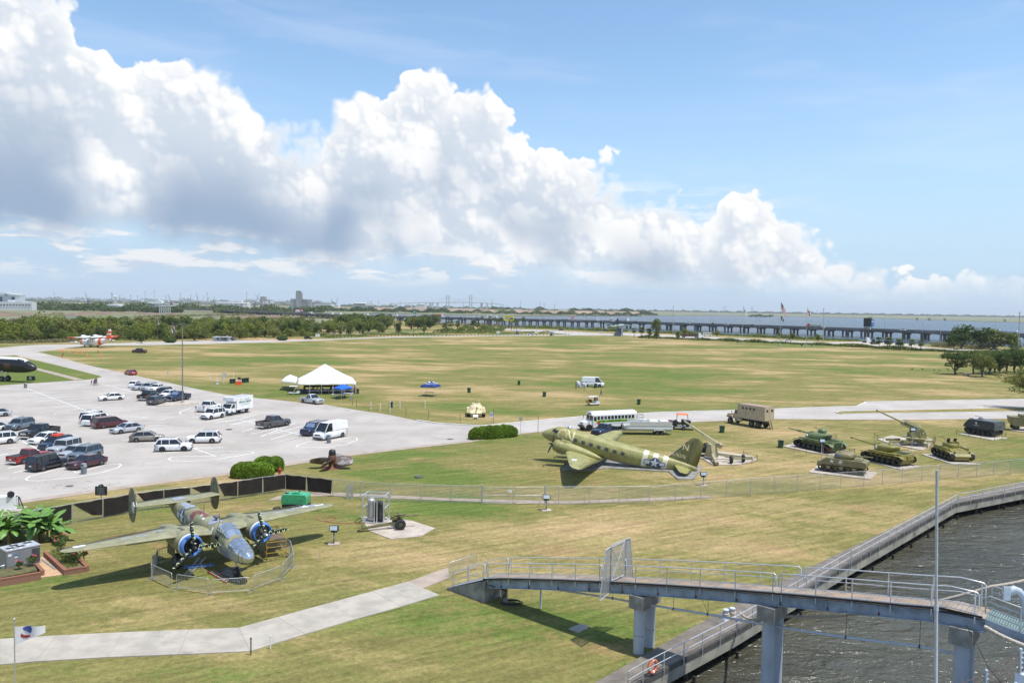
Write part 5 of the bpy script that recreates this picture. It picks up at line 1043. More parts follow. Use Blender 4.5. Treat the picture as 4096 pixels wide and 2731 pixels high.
CARS=[('hatch','white',(1108,773),(1062,786),'white hatchback parked alone at the end of the row by the red car'),
('sedan','silver',(1102,803),(1150,796),'pale sedan half hidden behind the silver utility vehicle'),
('suv','silver',(1155,813),(1232,799),'silver utility vehicle between the pale sedan and dark vehicles'),
('sedan','white',(1215,815),(1290,798),'white sedan hidden behind the dark utility vehicle'),
('suv','black',(1272,853),(1345,838),'black utility vehicle parked behind the black pickup'),
('hatch','white',(1318,862),(1378,852),'white car peeping out behind the navy pickup'),
('pickup','navy',(1375,893),(1468,878),'navy blue pickup with sun shade parked beside the lamp post','shade'),
('pickup','black',(1245,866),(1148,889),'black pickup parked tail-out behind the grey utility vehicle'),
('suv','grey',(1300,905),(1222,923),'grey utility vehicle parked on the lamp island'),
('sedan','white',(830,888),(938,881),'white sedan standing alone in the empty stalls'),
('xpickup','white',(1728,952),(1603,980),'white lifted extended-cab pickup beside the box truck'),
('boxy','white',(1650,1036),(1742,1019),'white utility vehicle parked in front of the box truck'),
('bigsuv','white',(832,1040),(725,1066),'white full-size utility vehicle at the back of the pair'),
('bigsuv','white',(860,1062),(740,1088),'white full-size utility vehicle next to the maroon minivan'),
('minivan','maroon',(962,1088),(800,1107),'maroon minivan between white utility vehicle and silver sedan'),
('sedan','silver',(937,1148),(1097,1127),'silver sedan between maroon minivan and tan hatchback'),
('hatch','tan',(1227,1206),(1067,1212),'tan hatchback behind the two white crossovers'),
('suv','white',(1440,1284),(1268,1289),'white crossover with black wheels parked nose to the lane'),
('suv','white',(1510,1223),(1667,1221),'white crossover with dark cladding and roof rails'),
('sedan','silver',(-85,1020),(25,1011),'silver sedan cut off by the frame in the rear stalls'),
('suv','steel',(135,1123),(250,1098),'steel blue crossover behind the big black pickup'),
('pickup','black',(243,1192),(455,1150),'big black dual-cab pickup with chrome grille','chromeg'),
('suv','white',(-75,1240),(60,1226),'white crossover cut off by the frame next to the black pickup'),
('sedan','white',(335,1228),(455,1205),'white sedan in front of the black dual-cab pickup'),
('suv','dblue',(410,1280),(548,1250),'dark blue wagon with an orange roof bag','bag'),
('jeep','silver',(470,1320),(618,1282),'silver boxy off-road vehicle with hard top'),
('sedan','silver',(575,1340),(690,1310),'pale silver sedan between off-roader and blue crossover'),
('suv','steel',(640,1362),(780,1325),'steel blue crossover behind the wine-red sedan'),
('sedan','wine',(648,1424),(790,1392),'dark wine-red sedan parked behind the bin'),
('spickup','red',(345,1350),(180,1384),'red small pickup with black bed cover','cover'),
('boxy','black',(487,1407),(335,1441),'black boxy utility vehicle with roof rack','rack'),
('sedan','white',(-90,1140),(10,1125),'white sedan cut off by the frame beside a crossover'),
]
for c in CARS: car(c[0],c[1],c[2],c[3],c[4],extra=c[5] if len(c)>5 else None,rimm=M_BLK if 'black wheels' in c[4] else None,trim=DK if 'black wheels' in c[4] else None)
car('pickup','grey',(473,1086),(347,1106),'charcoal grey pickup parked alone near the drain cover',z3)
car('bigsuv','navy',(690,1163),(790,1138),'navy full-size utility vehicle hidden behind the white van',z3,extra='shade')
car('van','white',(800,1196),(922,1171),'white cargo van parked beside the grey bin in the lot',z3,trim=DK)
car('xpickup','silver',(703,916),(608,903),'silver pickup at the lot edge in front of the big tent',z3)
car('sedan','red',(985,682),None,'red sedan driving up the park road',z2,group='cars on the park road',heading=137)
car('pickup','wine',(1045,512),(1110,515),'dark red pickup loaded with orange cones on the field',z2,group='cars on the field',trim=DK)
def boxtruck():
 Fp=G(*z2(1830,1001)); Rp=G(*z2(1948,979)); h=(Fp-Rp).normalized(); n=Vector((-h.y,h.x,0)); n=n if n.dot(Fp)>0 else -n; c=(Fp+Rp)/2+n*1.0
 T=thing('box_truck','white box truck with special events lettering on the side','truck',c,math.atan2(h.y,h.x)); P=paint('white',PAINT['white']); yl=-1 if Vector((-h.y,h.x,0)).dot(c)>0 else 1
 MB().box((-.9,0,2.0),(4.5,2.35,2.3)).build('cargo_box',M_WHITE,T); MB().box((1.75,0,2.82),(.85,2.35,.66)).build('cab_overhang',M_WHITE,T)
 MB().box((-.9,0,3.165),(4.5,2.2,.04)).build('box_roof',mat('roof_grey',(.42,.43,.44),.7),T)
 MB().prism([(1.4,.55),(3.3,.55),(3.35,1.1),(2.75,1.28),(2.2,2.05),(1.4,2.08)],-.98,.98).build('cab',P,T)
 MB().prism([(2.80,1.29),(2.30,2.0),(2.27,1.98),(2.77,1.27)],-.85,.85).build('windscreen',M_DGLASS,T)
 for s in(-1,1): MB().prism([(1.65,1.3),(2.6,1.3),(2.2,1.92),(1.65,1.92)],s*.975,s*.99).build('side_window',M_DGLASS,T); MB().box((3.33,s*.7,.98),(.06,.35,.2)).build('headlight',M_HEAD,T); MB().box((2.55,s*1.12,1.5),(.1,.16,.3)).build('mirror',M_BLK,T)
 MB().box((3.36,0,.95),(.04,.9,.26)).build('grille',M_PLAS,T); MB().box((3.38,0,.58),(.14,1.9,.2)).build('front_bumper',M_PLAS,T); MB().box((-.5,0,.68),(5.0,1.0,.3)).build('chassis',M_BLK,T)
 for X in(2.45,-1.7):
  for s in(-1,1): wheel(T,(X,s*.86,.4),.4,.26,rim=M_GALV)
 g=mat('sign_green',(.03,.17,.14),.6); rm=rotm((-yl*1.0,0,0),(0,0,1))
 rm=rotm((1,0,0),(0,0,1)) if yl<0 else rotm((-1,0,0),(0,0,1)); Y=yl*1.185
 sx=-1 if yl>0 else 1
 lettering('SPECIAL EVENTS',.52,g,T,Vector((-.9,Y,2.15)),rm,bold=.012,sx=.86); lettering('City of Mobile',.26,mat('sign_grey',(.3,.36,.34),.6),T,Vector((-.9-.5*sx*-1,Y,2.62)),rm); lettering('www.specialeventsmobile.org',.2,mat('sign_grey',(.3,.36,.34),.6),T,Vector((-.9,Y,1.72)),rm)
 st=MB().prism([(a,b) for a,b in star_poly(.2)],-.008,.008,'Z').build('star_mark',mat('sign_gold',(.45,.45,.15),.6),T); st.matrix_basis=Matrix.Translation((-.9-1.1*(1 if yl<0 else -1),Y,2.66))@rm.to_4x4()
boxtruck()
def bin_grey(px,label,wrap=z2):
 T=thing('litter_bin',label,'bin',G(*wrap(*px)),0,'grey litter bins at the lot edge'); m=mat('bin_grey',(.19,.22,.245),.55,var=.1)
 MB().lathe([(.27,0),(.30,.5),(.32,.86)],(0,0,0),'Z',16).build('drum',m,T); MB().lathe([(.35,.84),(.35,.93),(.31,.95),(.29,1.18),(.22,1.25),(.1,1.27)],(0,0,0),'Z',16).build('dome_lid',m,T); MB().box((0,-.3,1.07),(.3,.06,.13)).build('flap',M_PLAS,T)
 for k in range(12): a=k*PI/6; MB().bar((.29*cos(a),.29*sin(a),.05),(.325*cos(a),.325*sin(a),.82),.03,.02).build('rib',m,T)
bin_grey((657,1460),'grey domed litter bin in front of the wine-red sedan'); bin_grey((814,1218),'grey domed litter bin beside the white cargo van',z3); bin_grey((200,788),'grey domed litter bin at the top of the long white line')
def wheelie(px,label,wrap,lidm=None,rz=0.,group='green wheeled bins'):
 g=mat('bin_green',(.012,.075,.045),.5,var=.12); T=thing('wheeled_bin',label,'bin',G(*wrap(*px)),rz,group)
 MB().box((0,0,.53),(.52,.62,1.0),taper=(1.15,1.12)).box((0,0,.99),(.64,.74,.06)).build('body',g,T); MB().prism([(-.36,1.03),(.36,1.03),(.34,1.10),(0,1.14),(-.34,1.10)],-.4,.36).build('lid',lidm or M_BLK,T)
 for s in(-1,1): MB().cyl((s*.24,.3,.11),(s*.32,.3,.11),.11,n=12).build('wheel',M_BLACK,T)
 MB().cyl((-.25,.44,1.0),(.25,.44,1.0),.025).build('handle',M_BLK,T)
for i,(px,wr_,l) in enumerate([((1540,277),z5,'green wheeled bin standing between the golf cart and the tan truck'),((652,204),z5,'green wheeled bin with black bag rim between van and sand tank'),((413,93),z5,'green wheeled bin out on the field beside the open van'),((1134,121),z5,'green wheeled bin right beside the open white van'),((2323,541),z5,'green wheeled bin beside the long-barrelled gun'),((436,571),z6,'green wheeled bin at the end of the green tank slab'),((1303,940),z3,'green wheeled bin at the lot edge among white stakes'),((1913,823),z3,'green wheeled bin beside the navy canopy'),((1040,832),z3,'green wheeled bin at the right corner of the big tent'),((583,838),z3,'green wheeled bin beside the golf cart under the tent')]): wheelie(px,l,wr_,rz=rnd.uniform(-.4,.4))
for k,(u,v) in enumerate([(1812,752),(1838,750),(1900,746),(1922,744),(1940,742),(1875,738)]): wheelie((u,v),'green wheeled bin in the cluster behind the stacked traffic cones',z2,group='bin cluster by the cones')
def cone(px,wrap,label,s=1.,group='orange traffic cones on the field'):
 o=MB().lathe([(.17,.04),(.11,.3),(.10,.31),(.03,.72),(.02,.72)],(0,0,0),'Z',12).box((0,0,.02),(.4,.4,.04)).build('traffic_cone',mat('cone_orange',(.80,.12,.03),.6,var=.08),loc=G(*wrap(*px)),label=label,cat='traffic cone',group=group); o.scale=(s,s,s); return o
for u,v in[(484,504),(595,506),(543,516),(648,515),(598,528),(493,544),(685,541),(791,537)]: cone((u,v),z2,'orange traffic cone set out on the dry field',1.5)
for k in range(5):
 T=thing('cone_stack','stack of orange and white traffic cones beside the green bins','traffic cones',G(*z2(1850+k*10,763)),0,'stacks of cones beside the bins'); MB().lathe([(.2,0),(.19,.35),(.17,.7),(.12,.95)],(0,0,0),'Z',10).build('stacked_base',mat('cone_orange',(.8,.12,.03)),T); MB().lathe([(.115,.95),(.06,1.3)],(0,0,0),'Z',10).build('white_sleeve',M_WHITE,T); MB().lathe([(.06,1.3),(.03,1.5)],(0,0,0),'Z',10).build('tip',mat('cone_orange',(.8,.12,.03)),T)
MB().slab(gp([z2(1222,930),z2(1300,905),z2(1420,895),z2(1540,900),z2(1555,908),z2(1490,918),z2(1350,928),z2(1240,934)]),0,.13).build('lamp_island',M_CONCP,kind='structure')
def lamp_post():
 p=G(*z2(1431,903),.13); top=AT(727,1301,p.y); T=thing('lamp_post','tall grey parking lot lamp post with four lamp heads','lamp post',p); h=top.z
 MB().cyl((0,0,-.1),(0,0,.5),.28,n=12).build('footing',M_CONC,T); MB().cyl((0,0,.4),(0,0,h),.13,.085,n=12).build('pole',mat('pole_grey',(.20,.19,.18),.6,var=.1),T)
 for a in(.2,PI+.2,PI/2+.2,-PI/2+.2):
  d=Vector((cos(a),sin(a),0)); hd=MB().bar(Vector((0,0,h-.1)),d*.55+WV*(h+.02),.07,.07).build('lamp_arm',M_PLAS,T); MB().box(d*.95+WV*(h+.06),(.85,.42,.22),rz=a,taper=(.8,.8)).build('lamp_head',M_PLAS,hd); MB().box(d*.95+WV*(h-.055),(.6,.32,.02),rz=a).build('lamp_lens',M_LAMP,hd)
lamp_post()
def skin_person(key,J,E,Rr):
 me=bpy.data.meshes.new('person'); me.from_pydata(J,E,[]); ob=bpy.data.objects.new('tmp',me); COL.objects.link(ob); md=ob.modifiers.new('s','SKIN'); md.use_smooth_shade=True
 for i,r in enumerate(Rr): me.skin_vertices[0].data[i].radius=(r,r)
 me.skin_vertices[0].data[0].use_root=True; s2=ob.modifiers.new('d','SUBSURF'); s2.levels=1; s2.render_levels=1
 m=bpy.data.meshes.new_from_object(ob.evaluated_get(bpy.context.evaluated_depsgraph_get())); bpy.data.objects.remove(ob); return m
def pose(walk=.0,armf=0.,bend=0.,carry=0.,sit=False):
 b=Vector((bend*.45,0,-bend*.12)); sh=Vector((bend*.5,0,1.42-bend*.18)); J=[(0,0,.95),(0,0,1.15)+Vector((bend*.2,0,0)) if 0 else (bend*.2,0,1.15),tuple(sh),(sh.x+bend*.12,0,sh.z+.12),(sh.x+bend*.2,0,sh.z+.24),(sh.x+bend*.22,0,sh.z+.33)]
 E=[(0,1),(1,2),(2,3),(3,4),(4,5)]; Rr=[.15,.14,.15,.058,.095,.07]
 for s in(-1,1):
  i=len(J); J+=[(0,s*.1,.88),(walk*s*.18 if not sit else .42,s*.11,.5),(walk*s*.32 if not sit else .42,s*.11,.09),(walk*s*.32+.14 if not sit else .56,s*.12,.05)]; E+=[(0,i),(i,i+1),(i+1,i+2),(i+2,i+3)]; Rr+=[.1,.075,.048,.045]
  i=len(J); J+=[(sh.x,s*.2,sh.z-.02),(sh.x-walk*s*.1+armf*.12,s*.25,sh.z-.29),(sh.x-walk*s*.14+armf*.34+carry*.2,s*(.22-carry*.06),sh.z-.5+armf*.22+carry*.12),(sh.x-walk*s*.14+armf*.44+carry*.26,s*(.21-carry*.06),sh.z-.56+armf*.26+carry*.14)]; E+=[(2,i),(i,i+1),(i+1,i+2),(i+2,i+3)]; Rr+=[.068,.05,.04,.032]
 return J,E,Rr
SK=mat('skin',(.35,.19,.13),.6,var=.1); HAIR=mat('hair',(.03,.02,.015),.7)
def cloth(c): return mat('cloth_%d_%d_%d'%tuple(int(x*99) for x in c),c,.85,var=.15,scale=6,bump=.2)
PCACHE={}
def person(px,wrap,label,shirt,pants,h=1.75,rz=0.,key='stand',shorts=False,hat=None,z=0.):
 if key not in PCACHE: PCACHE[key]=skin_person(key,*pose(**{'stand':{},'walk':dict(walk=1),'bend':dict(bend=.8,armf=.4),'carry':dict(carry=1,walk=.4),'sit':dict(sit=True,armf=.5)}[key]))
 me=PCACHE[key].copy(); 
 for k in(cloth(pants),cloth(shirt),SK,M_BLK): me.materials.append(k)
 for p in me.polygons:
  c=p.center; zz=c.z; arm=abs(c.y)>.185 and .5<zz<1.45
  p.material_index=3 if zz<.1 else (2 if (shorts and zz<.55) else 0) if zz<.93 else (2 if (arm and zz<1.12) else 1) if zz<1.47 else 2
  if zz>1.5 and key!='bend': p.material_index=2
 T=thing('person',label,'person',G(*wrap(*px),z),rz,'people on the field and lot'); b=link('body',me,T); s=h/1.83; T.scale=(s,s,s)
 zt=1.67 if key!='bend' else 1.5; xx=0 if key!='bend' else .55
 MB().ell((xx-.02,0,zt),(.105,.095,.13),10,6,cut=-.1).build('hair',HAIR if not hat else hat,T); MB().ell((xx+.105,0,zt-.06),(.03,.02,.03),6,4).build('nose',SK,T)
person((718,763),z2,'child in dark top walking at the lot edge',(.06,.06,.09),(.05,.05,.06),1.2,2.6,'walk',True); person((738,766),z2,'child in navy top walking beside the tall man',(.03,.04,.12),(.06,.06,.08),1.35,2.6,'walk',True); person((755,768),z2,'tall man in plum shirt and shorts walking with children',(.13,.07,.12),(.06,.06,.07),1.95,2.6,'walk',True); person((747,764),z2,'woman in dark dress walking behind the tall man',(.08,.06,.10),(.06,.05,.08),1.7,2.6,'walk')
person((770,525),z2,'man in black shirt pointing among the orange cones',(.02,.02,.025),(.30,.28,.22),1.8,.3,'stand'); person((490,545),z2,'man in grey camouflage bending over an orange cone',(.16,.17,.15),(.15,.16,.14),1.8,-.5,'bend')
person((950,128),z5,'man in dark clothes holding white canvas by the van',(.05,.05,.07),(.06,.06,.08),1.85,.1,'carry'); person((980,118),z5,'person standing behind the white canvas by the van',(.10,.10,.14),(.06,.06,.10),1.75,-1,'stand'); person((1037,137),z5,'person in white coat beside the open van',(.72,.73,.75),(.45,.47,.55),1.95,2.4,'carry'); person((1186,201),z5,'man in black walking across the dry field by the golf cart',(.02,.02,.022),(.06,.07,.12),1.8,3.0,'walk')
def zt(u,v): return (1100+u*.17007,1430+v*.17007)
M_TENT=mat('tent_white',(.84,.84,.84),.6,var=.03,scale=.4); M_POLE=mat('tent_pole',(.62,.63,.64),.4,.3)
def big_tent():
 a=G(*zt(535,872)); b=G(*zt(1905,855)); rz=math.atan2(b.y-a.y,b.x-a.x); L=(b-a).length; T=thing('event_tent','large white hip-roof event tent open at the sides','tent',a,rz); D=11.5; h=2.55; pk=AT(1100+1130*.17007,1430+165*.17007,a.y+D/2).z
 e=[(0,0),(L,0),(L,D),(0,D)]; px,py=L*.47,D*.5
 mb=MB(); rows=[]; n=28
 per=[]
 for k in range(4):
  A=Vector((*e[k],0)); B=Vector((*e[(k+1)%4],0)); m=12 if k%2==0 else 8
  for i in range(m): per.append(A.lerp(B,i/m))
 ridge0,ridge1=Vector((px-.15,py,0)),Vector((px+.15,py,0))
 for j in range(9):
  f=j/8; row=[]
  for p in per:
   t=max(0,min(1,(p.x-px+.15)/.3)); q=p.lerp(ridge0.lerp(ridge1,t),f); z=h+(pk-h)*(f*1.0-.035*sin(PI*f)); row.append((q.x,q.y,z))
  rows.append(row)
 low=[(p.x,p.y,h-.32+.05*sin(i*1.9)) for i,p in enumerate(per)]
 mb.ring([low]+rows,False,True); mb.add(rows[-1],[tuple(range(len(per)))]); mb.build('canopy',M_TENT,T)
 for x in np.linspace(.05,L-.05,6):
  for y in(.05,D-.05): MB().cyl((x,y,0),(x,y,h),.05,n=8).build('pole',M_POLE,T)
 for y in np.linspace(D*.25,D*.75,3):
  for x in(.05,L-.05): MB().cyl((x,y,0),(x,y,h),.05,n=8).build('pole',M_POLE,T)
 for x,y in e: MB().cyl((x,y,h-.1),(x+(1.3 if x>0 else -1.3),y+(-.6 if y<1 else .6),0),.015,n=4).build('guy_rope',M_POLE,T)
 R_=lambda x,y,z=0: T.matrix_basis@Vector((x,y,z)) if 0 else Vector((a.x+cos(rz)*x-sin(rz)*y,a.y+sin(rz)*x+cos(rz)*y,z))
 return R_,rz,L,D
RT,trz,TL,TD=big_tent()
MB().slab([(RT(.1,.2).x,RT(.1,.2).y),(RT(TL-.1,.2).x,RT(TL-.1,.2).y),(RT(TL-.1,TD-.2).x,RT(TL-.1,TD-.2).y),(RT(.1,TD-.2).x,RT(.1,TD-.2).y)],0,.02).build('tent_dark_slab',mat('near_black_slab',(.035,.035,.035),.8,var=.3),kind='structure')  # thin near-black slab covering the ground within the tent's outline
def ftable(x,y,label,w=2.4,d=.75,rz=0.,loc=None,m=None,group='folding tables under the tents'):
 T=thing('folding_table',label,'table',loc or RT(x,y,.02),trz+rz,group); MB().box((0,0,.74),(w,d,.04)).build('table_top',m or M_WHITE,T)
 for sx in(-1,1):
  for sy in(-1,1): MB().cyl((sx*w*.42,sy*d*.4,0),(sx*w*.42,sy*d*.4,.73),.02,n=5).build('leg',M_GALV,T)
for k in range(4): ftable(3.2+k*2.45,1.0,'white folding table in the front row under the big tent')
for k in range(3): ftable(2.5+k*3.2,4.2,'white folding table in the middle row under the big tent')
def chair(x,y,r_,label='dark folding chair in the rows under the big tent'):
 T=thing('folding_chair',label,'chair',RT(x,y,.02),trz+r_,'folding chairs under the big tent'); k=mat('chair_dark',(.03,.03,.032),.5)
 MB().box((0,0,.44),(.42,.42,.03)).build('seat',k,T); MB().box((0,.2,.72),(.42,.03,.35)).build('backrest',k,T)
 for sx in(-1,1): MB().bar((sx*.19,-.2,0),(sx*.19,.2,.88),.025,.025).bar((sx*.19,.2,0),(sx*.19,-.15,.44),.025,.025).build('leg',k,T)
for j in range(3):
 for k in range(6): chair(1.4+k*1.95+rnd.uniform(-.2,.2),2.6+j*2.6+rnd.uniform(-.2,.2),rnd.uniform(-.3,.3))
MB().box((0,0,.75),(TL-2.5,.06,.5)).build('back_skirt',M_BLK,loc=RT(TL/2,TD-.8,.02),rz=trz,label='black skirting along the rear of the big tent',cat='skirting')
def tperson(x,y,l,s,p,k='stand'): 
 q=RT(x,y); person((0,0),lambda *_:PX(q),l,s,p,1.75,rnd.uniform(0,6),k,z=.02)
tperson(4.2,1.9,'person in a yellow shirt under the big tent',(.62,.50,.02),(.03,.03,.05)); tperson(8.1,2.0,'person in a pale shirt under the big tent',(.45,.47,.55),(.03,.03,.05)); tperson(12.4,1.0,'person in a red shirt at the tent corner pole',(.50,.03,.04),(.03,.03,.05))
def canopy(corners,h,pk,m,label,pm=M_POLE,val=.25,marks=False):
 P=[G(*c) for c in corners]; c=sum(P,Vector())/len(P); T=thing('canopy_tent',label,'canopy',c,0,'pop-up canopies on the field'); Q=[p-c for p in P]
 for q in Q: MB().cyl(q,q+WV*h,.03,n=6).build('leg',pm,T)
 n=6; ring=[]; ov=1.04
 for i in range(4):
  for k in range(n): ring.append(Q[i].lerp(Q[(i+1)%4],k/n)*ov)
 rows=[[p+WV*(h-val+.04*abs(sin(PI*(i%n)/n))) for i,p in enumerate(ring)]]
 for j in range(6): f=j/5; rows.append([p*(1-f)+WV*(h+(pk-h)*f) for p in ring])
 cn=MB().ring(rows,False,True).build('canopy',m,T)
 return T,Q,c,cn
canopy([zt(165,770),zt(490,800),zt(520,690),zt(250,680)],2.35,3.35,M_TENT,'small white canopy joined to the big tent',val=.45)
canopy([zt(1385,960),zt(1560,990),zt(1815,945),zt(1600,895)],2.3,3.0,mat('canopy_blue',(.015,.12,.60),.6,var=.05),'bright blue pop-up canopy in front of the big tent')
T_,Q_,c_,cn_=canopy([z3(1535,853),z3(1640,858),z3(1687,848),z3(1583,838)],2.4,3.35,mat('canopy_navy',(.010,.035,.19),.6,var=.05),'navy pop-up canopy with white lettering alone on the field',val=.38)
def slope_letters():
 for i in range(2):
  a,b=Q_[i],Q_[i+1]; e=(b-a).normalized(); f=(a+b)/2; up_=(Vector((0,0,3.35))-(f+WV*2.4)).normalized(); nrm_=e.cross(up_); pos=(f+WV*2.4)*1.0+up_*.72+nrm_*.16
  lettering('NAVIGATOR',.36,M_WHITE,cn_,pos,rotm(e,up_)); lettering('CREDIT UNION',.2,M_WHITE,cn_,pos-up_*.32,rotm(e,up_))
  d=MB().cyl((0,0,0),(0,0,.02),.22,n=14).build('round_logo',M_WHITE,cn_); d.matrix_basis=Matrix.Translation(pos+up_*.5)@rotm(e,up_).to_4x4()
slope_letters()
ftable(0,0,'grey folding table under the navy canopy',2.0,.8,loc=G(*z3(1598,846)),m=mat('table_grey',(.25,.26,.27),.6))
ftable(0,0,'white folding table under the bright blue canopy',1.9,.75,loc=G(*zt(1440,940))); ftable(0,0,'white folding table at the right end of the bright blue canopy',1.9,.75,loc=G(*zt(1740,915)))
person((1635,975),zt,'person in a pale blue shirt under the bright blue canopy',(.22,.34,.62),(.02,.02,.03),1.75,-1.2); person((1440,1000),zt,'seated person in navy on the grass by the blue canopy',(.02,.03,.10),(.03,.03,.05),1.1,-1.0,'bend')
def golf_cart(px,wrap,label,rz,white=True,driver=True):
 T=thing('golf_cart',label,'golf cart',G(*wrap(*px)),rz,'golf carts on the field'); P=paint('white',PAINT['white'])
 MB().prism([(-1.15,.3),(1.1,.3),(1.25,.55),(1.1,.85),(.6,.9),(.45,.45),(-.3,.45),(-.35,.62),(-1.15,.62)],-.6,.6).build('body',P,T)
 MB().box((-.5,0,.72),(.55,1.1,.18)).box((-.78,0,1.02),(.12,1.1,.5)).build('bench_seat',mat('seat_dark',(.05,.045,.04),.7),T)
 MB().box((-1.25,0,.62),(.5,1.1,.1)).box((-1.5,0,.9),(.05,1.1,.5)).build('rear_rack',mat('safety_yellow',(.55,.30,.02)) if driver else M_BLK,T)
 MB().box((-.1,0,1.86),(2.0,1.25,.07),taper=(.95,.95)).build('roof',P,T)
 for x,y in((.75,.55),(.75,-.55),(-.95,.55),(-.95,-.55)): MB().bar((x,y,.6),(x*.95,y,1.84),.035,.035).build('roof_post',M_BLK,T)
 MB().box((.8,0,1.35),(.02,1.0,.8),ry=-.1).build('windscreen',mat('clear_screen',(.35,.38,.40),.1,var=.05),T); MB().cyl((.45,.25,.95),(.38,.25,1.05),.17,n=12).build('steering_wheel',M_BLK,T)
 for x in(.85,-.8):
  for s in(-1,1): wheel(T,(x,s*.5,.23),.23,.18,rim=M_CHROME)
golf_cart((1112,284),z5,'white golf cart with yellow rear rack on the dry field',.5); golf_cart((545,838),z3,'white golf cart parked under the corner of the big tent',.1,driver=False)
person((1124,262),z5,'driver in a red shirt seated in the golf cart',(.42,.03,.04),(.04,.04,.06),1.5,.5,'sit',z=.3)
ov=car('van','white',(1172,114),(1045,109),'white passenger van with its side door open on the field',z5,group='cars on the field',trim=DK)
p=G(*z5(1000,120)); rows=[]
for i in range(9):
 f=i/8; rows.append([(f*2.6-1.3+.12*sin(j*2+i),.25*sin(i*1.4+j*.9),.35+1.35*j/5*(1-.35*f)+.12*sin(i*1.1)) for j in range(6)])
mb=MB(); mb.norecalc=1; mb.ring(rows,False,True,False); mb.build('folded_canvas',mat('canvas_white',(.70,.71,.78),.8,var=.08),loc=p,rz=-.25,label='white tent canvas held up by people beside the van',cat='canvas')
for i,(px,wr_,h,l) in enumerate([((1144,958),z3,1.35,'white stake tied with red tape at the lot edge'),((1217,972),z3,1.35,'white stake in the row at the lot edge, third from the tent'),((1294,985),z3,2.1,'tall white stake in front of the edge bin'),((1371,953),z3,1.4,'white stake just past the edge bin'),((1568,947),z3,1.4,'white stake in front of the navy canopy'),((1645,728),z2,1.6,'white stake left of the utility cabinet'),((1700,742),z2,1.8,'tall white stake beside the lot sign'),((1754,752),z2,1.5,'white stake in front of the utility cabinet'),((1830,718),z2,1.5,'white stake behind the bin cluster')]): simple_post(wr_(*px),h,.06,M_WHITE,l,'white_stake','stake')
for i,(px,wr_,h,l) in enumerate([((1031,940),z3,1.3,'thin dark stake nearest the blue canopy'),((1418,1008),z3,1.5,'thin dark stake along the lot edge past the bin'),((1594,1030),z3,1.5,'thin dark stake before the sand tank'),((1843,1062),z3,1.5,'thin dark stake at the road bend by the sand tank'),((592,543),z5,2.6,'tall thin dark post beside the boxwood hedge'),((173,455),z5,2.4,'thin grey post beside the park exit sign'),((1000,922),z3,1.5,'grey stake under the end of the red tape')]): simple_post(wr_(*px),h,.035,M_PLAS,l,'thin_post','post')
MB().tube([G(*z3(1003,884),.9),G(*z3(1070,905),.55),G(*z3(1144,930),.8)],.03,4).build('warning_tape',mat('tape_red',(.65,.16,.13),.7),label='red tape strung from the blue canopy to a stake',cat='tape')
def sign(px,wrap,h,w,hh,label,txt=(),m=None,round_=False,rz=0.,tm=None,ts=.2):
 T=thing('road_sign',label,'sign',G(*wrap(*px)),rz); MB().cyl((0,0,0),(0,0,h),.03,n=6).build('post',M_GALV,T)
 if round_: b=MB().cyl((0,-.03,h-.3),(0,-.05,h-.3),w/2,n=8).build('panel',m or M_GALV,T)
 else: b=MB().box((0,-.045,h-hh/2),(w,.02,hh)).build('panel',m or M_WHITE,T)
 for i,t in enumerate(txt): lettering(t,ts,tm or M_BLK,b,Vector((0,-.06,h-hh*.28-i*ts*1.15)),rotm((1,0,0),(0,0,1)),bold=.008)
sign((154,455),z5,1.95,.62,.85,'white park exit sign beside the road bend',('PARK','EXIT'),ts=.26); sign((428,555),z5,2.75,.62,.6,'back of an octagonal stop sign by the hedge',m=M_GALV,round_=True); sign((1705,803),z2,2.2,.5,.9,'small white notice sign at the lot edge near the bins',('NO','PARKING'),ts=.13); sign((1316,720),z2,2.0,.5,.7,'small white notice sign on the field edge',('NO','PARKING'),ts=.12)
T=thing('utility_cabinet','grey electrical cabinet on a frame on the field edge','cabinet',G(*z2(1758,727)),0)
MB().box((0,0,1.35),(.9,.35,1.3)).build('cabinet_body',M_GALV,T); MB().box((0,-.18,1.4),(.7,.02,1.0)).build('cabinet_door',M_ALU,T)
for s in(-1,1): MB().box((s*.38,0,.36),(.08,.1,.72)).build('leg',M_GALV,T)
T=thing('utility_pedestal','grey electrical pedestal beside the blue canopy','pedestal',G(*zt(1800,1005)),0); MB().box((0,0,.75),(.28,.25,1.5)).build('pillar',M_GALV,T); MB().box((0,-.15,1.3),(.4,.3,.55)).build('meter_box',M_ALU,T)
def zb(u,v): return (2280+u*.3401,1600+v*.3401)
def zk(u,v): return (3100+u*.19133,1650+v*.19133)
def zl(u,v): return (3380+u*.30442,1600+v*.30442)
def zs(u,v): return (1800+u*.21259,1550+v*.21259)
M_C47=mat('olive_sheen',(.30,.283,.10),.5,.0,var=.2,scale=1.1,col2=(.34,.32,.13),v2=(.5,.68)); M_C47D=mat('olive_dull',(.18,.172,.064),.55,var=.18,scale=.6); M_BELLY=mat('neutral_grey',(.36,.37,.38),.5,var=.1); M_STW=mat('stripe_painted_sheen',(.68,.63,.45),.35,.15,var=.2,scale=1.2); M_GOLD=mat('letter_tan',(.78,.68,.38),.5,var=.1)  # white stripes carry a yellow reflection painted into their base colour
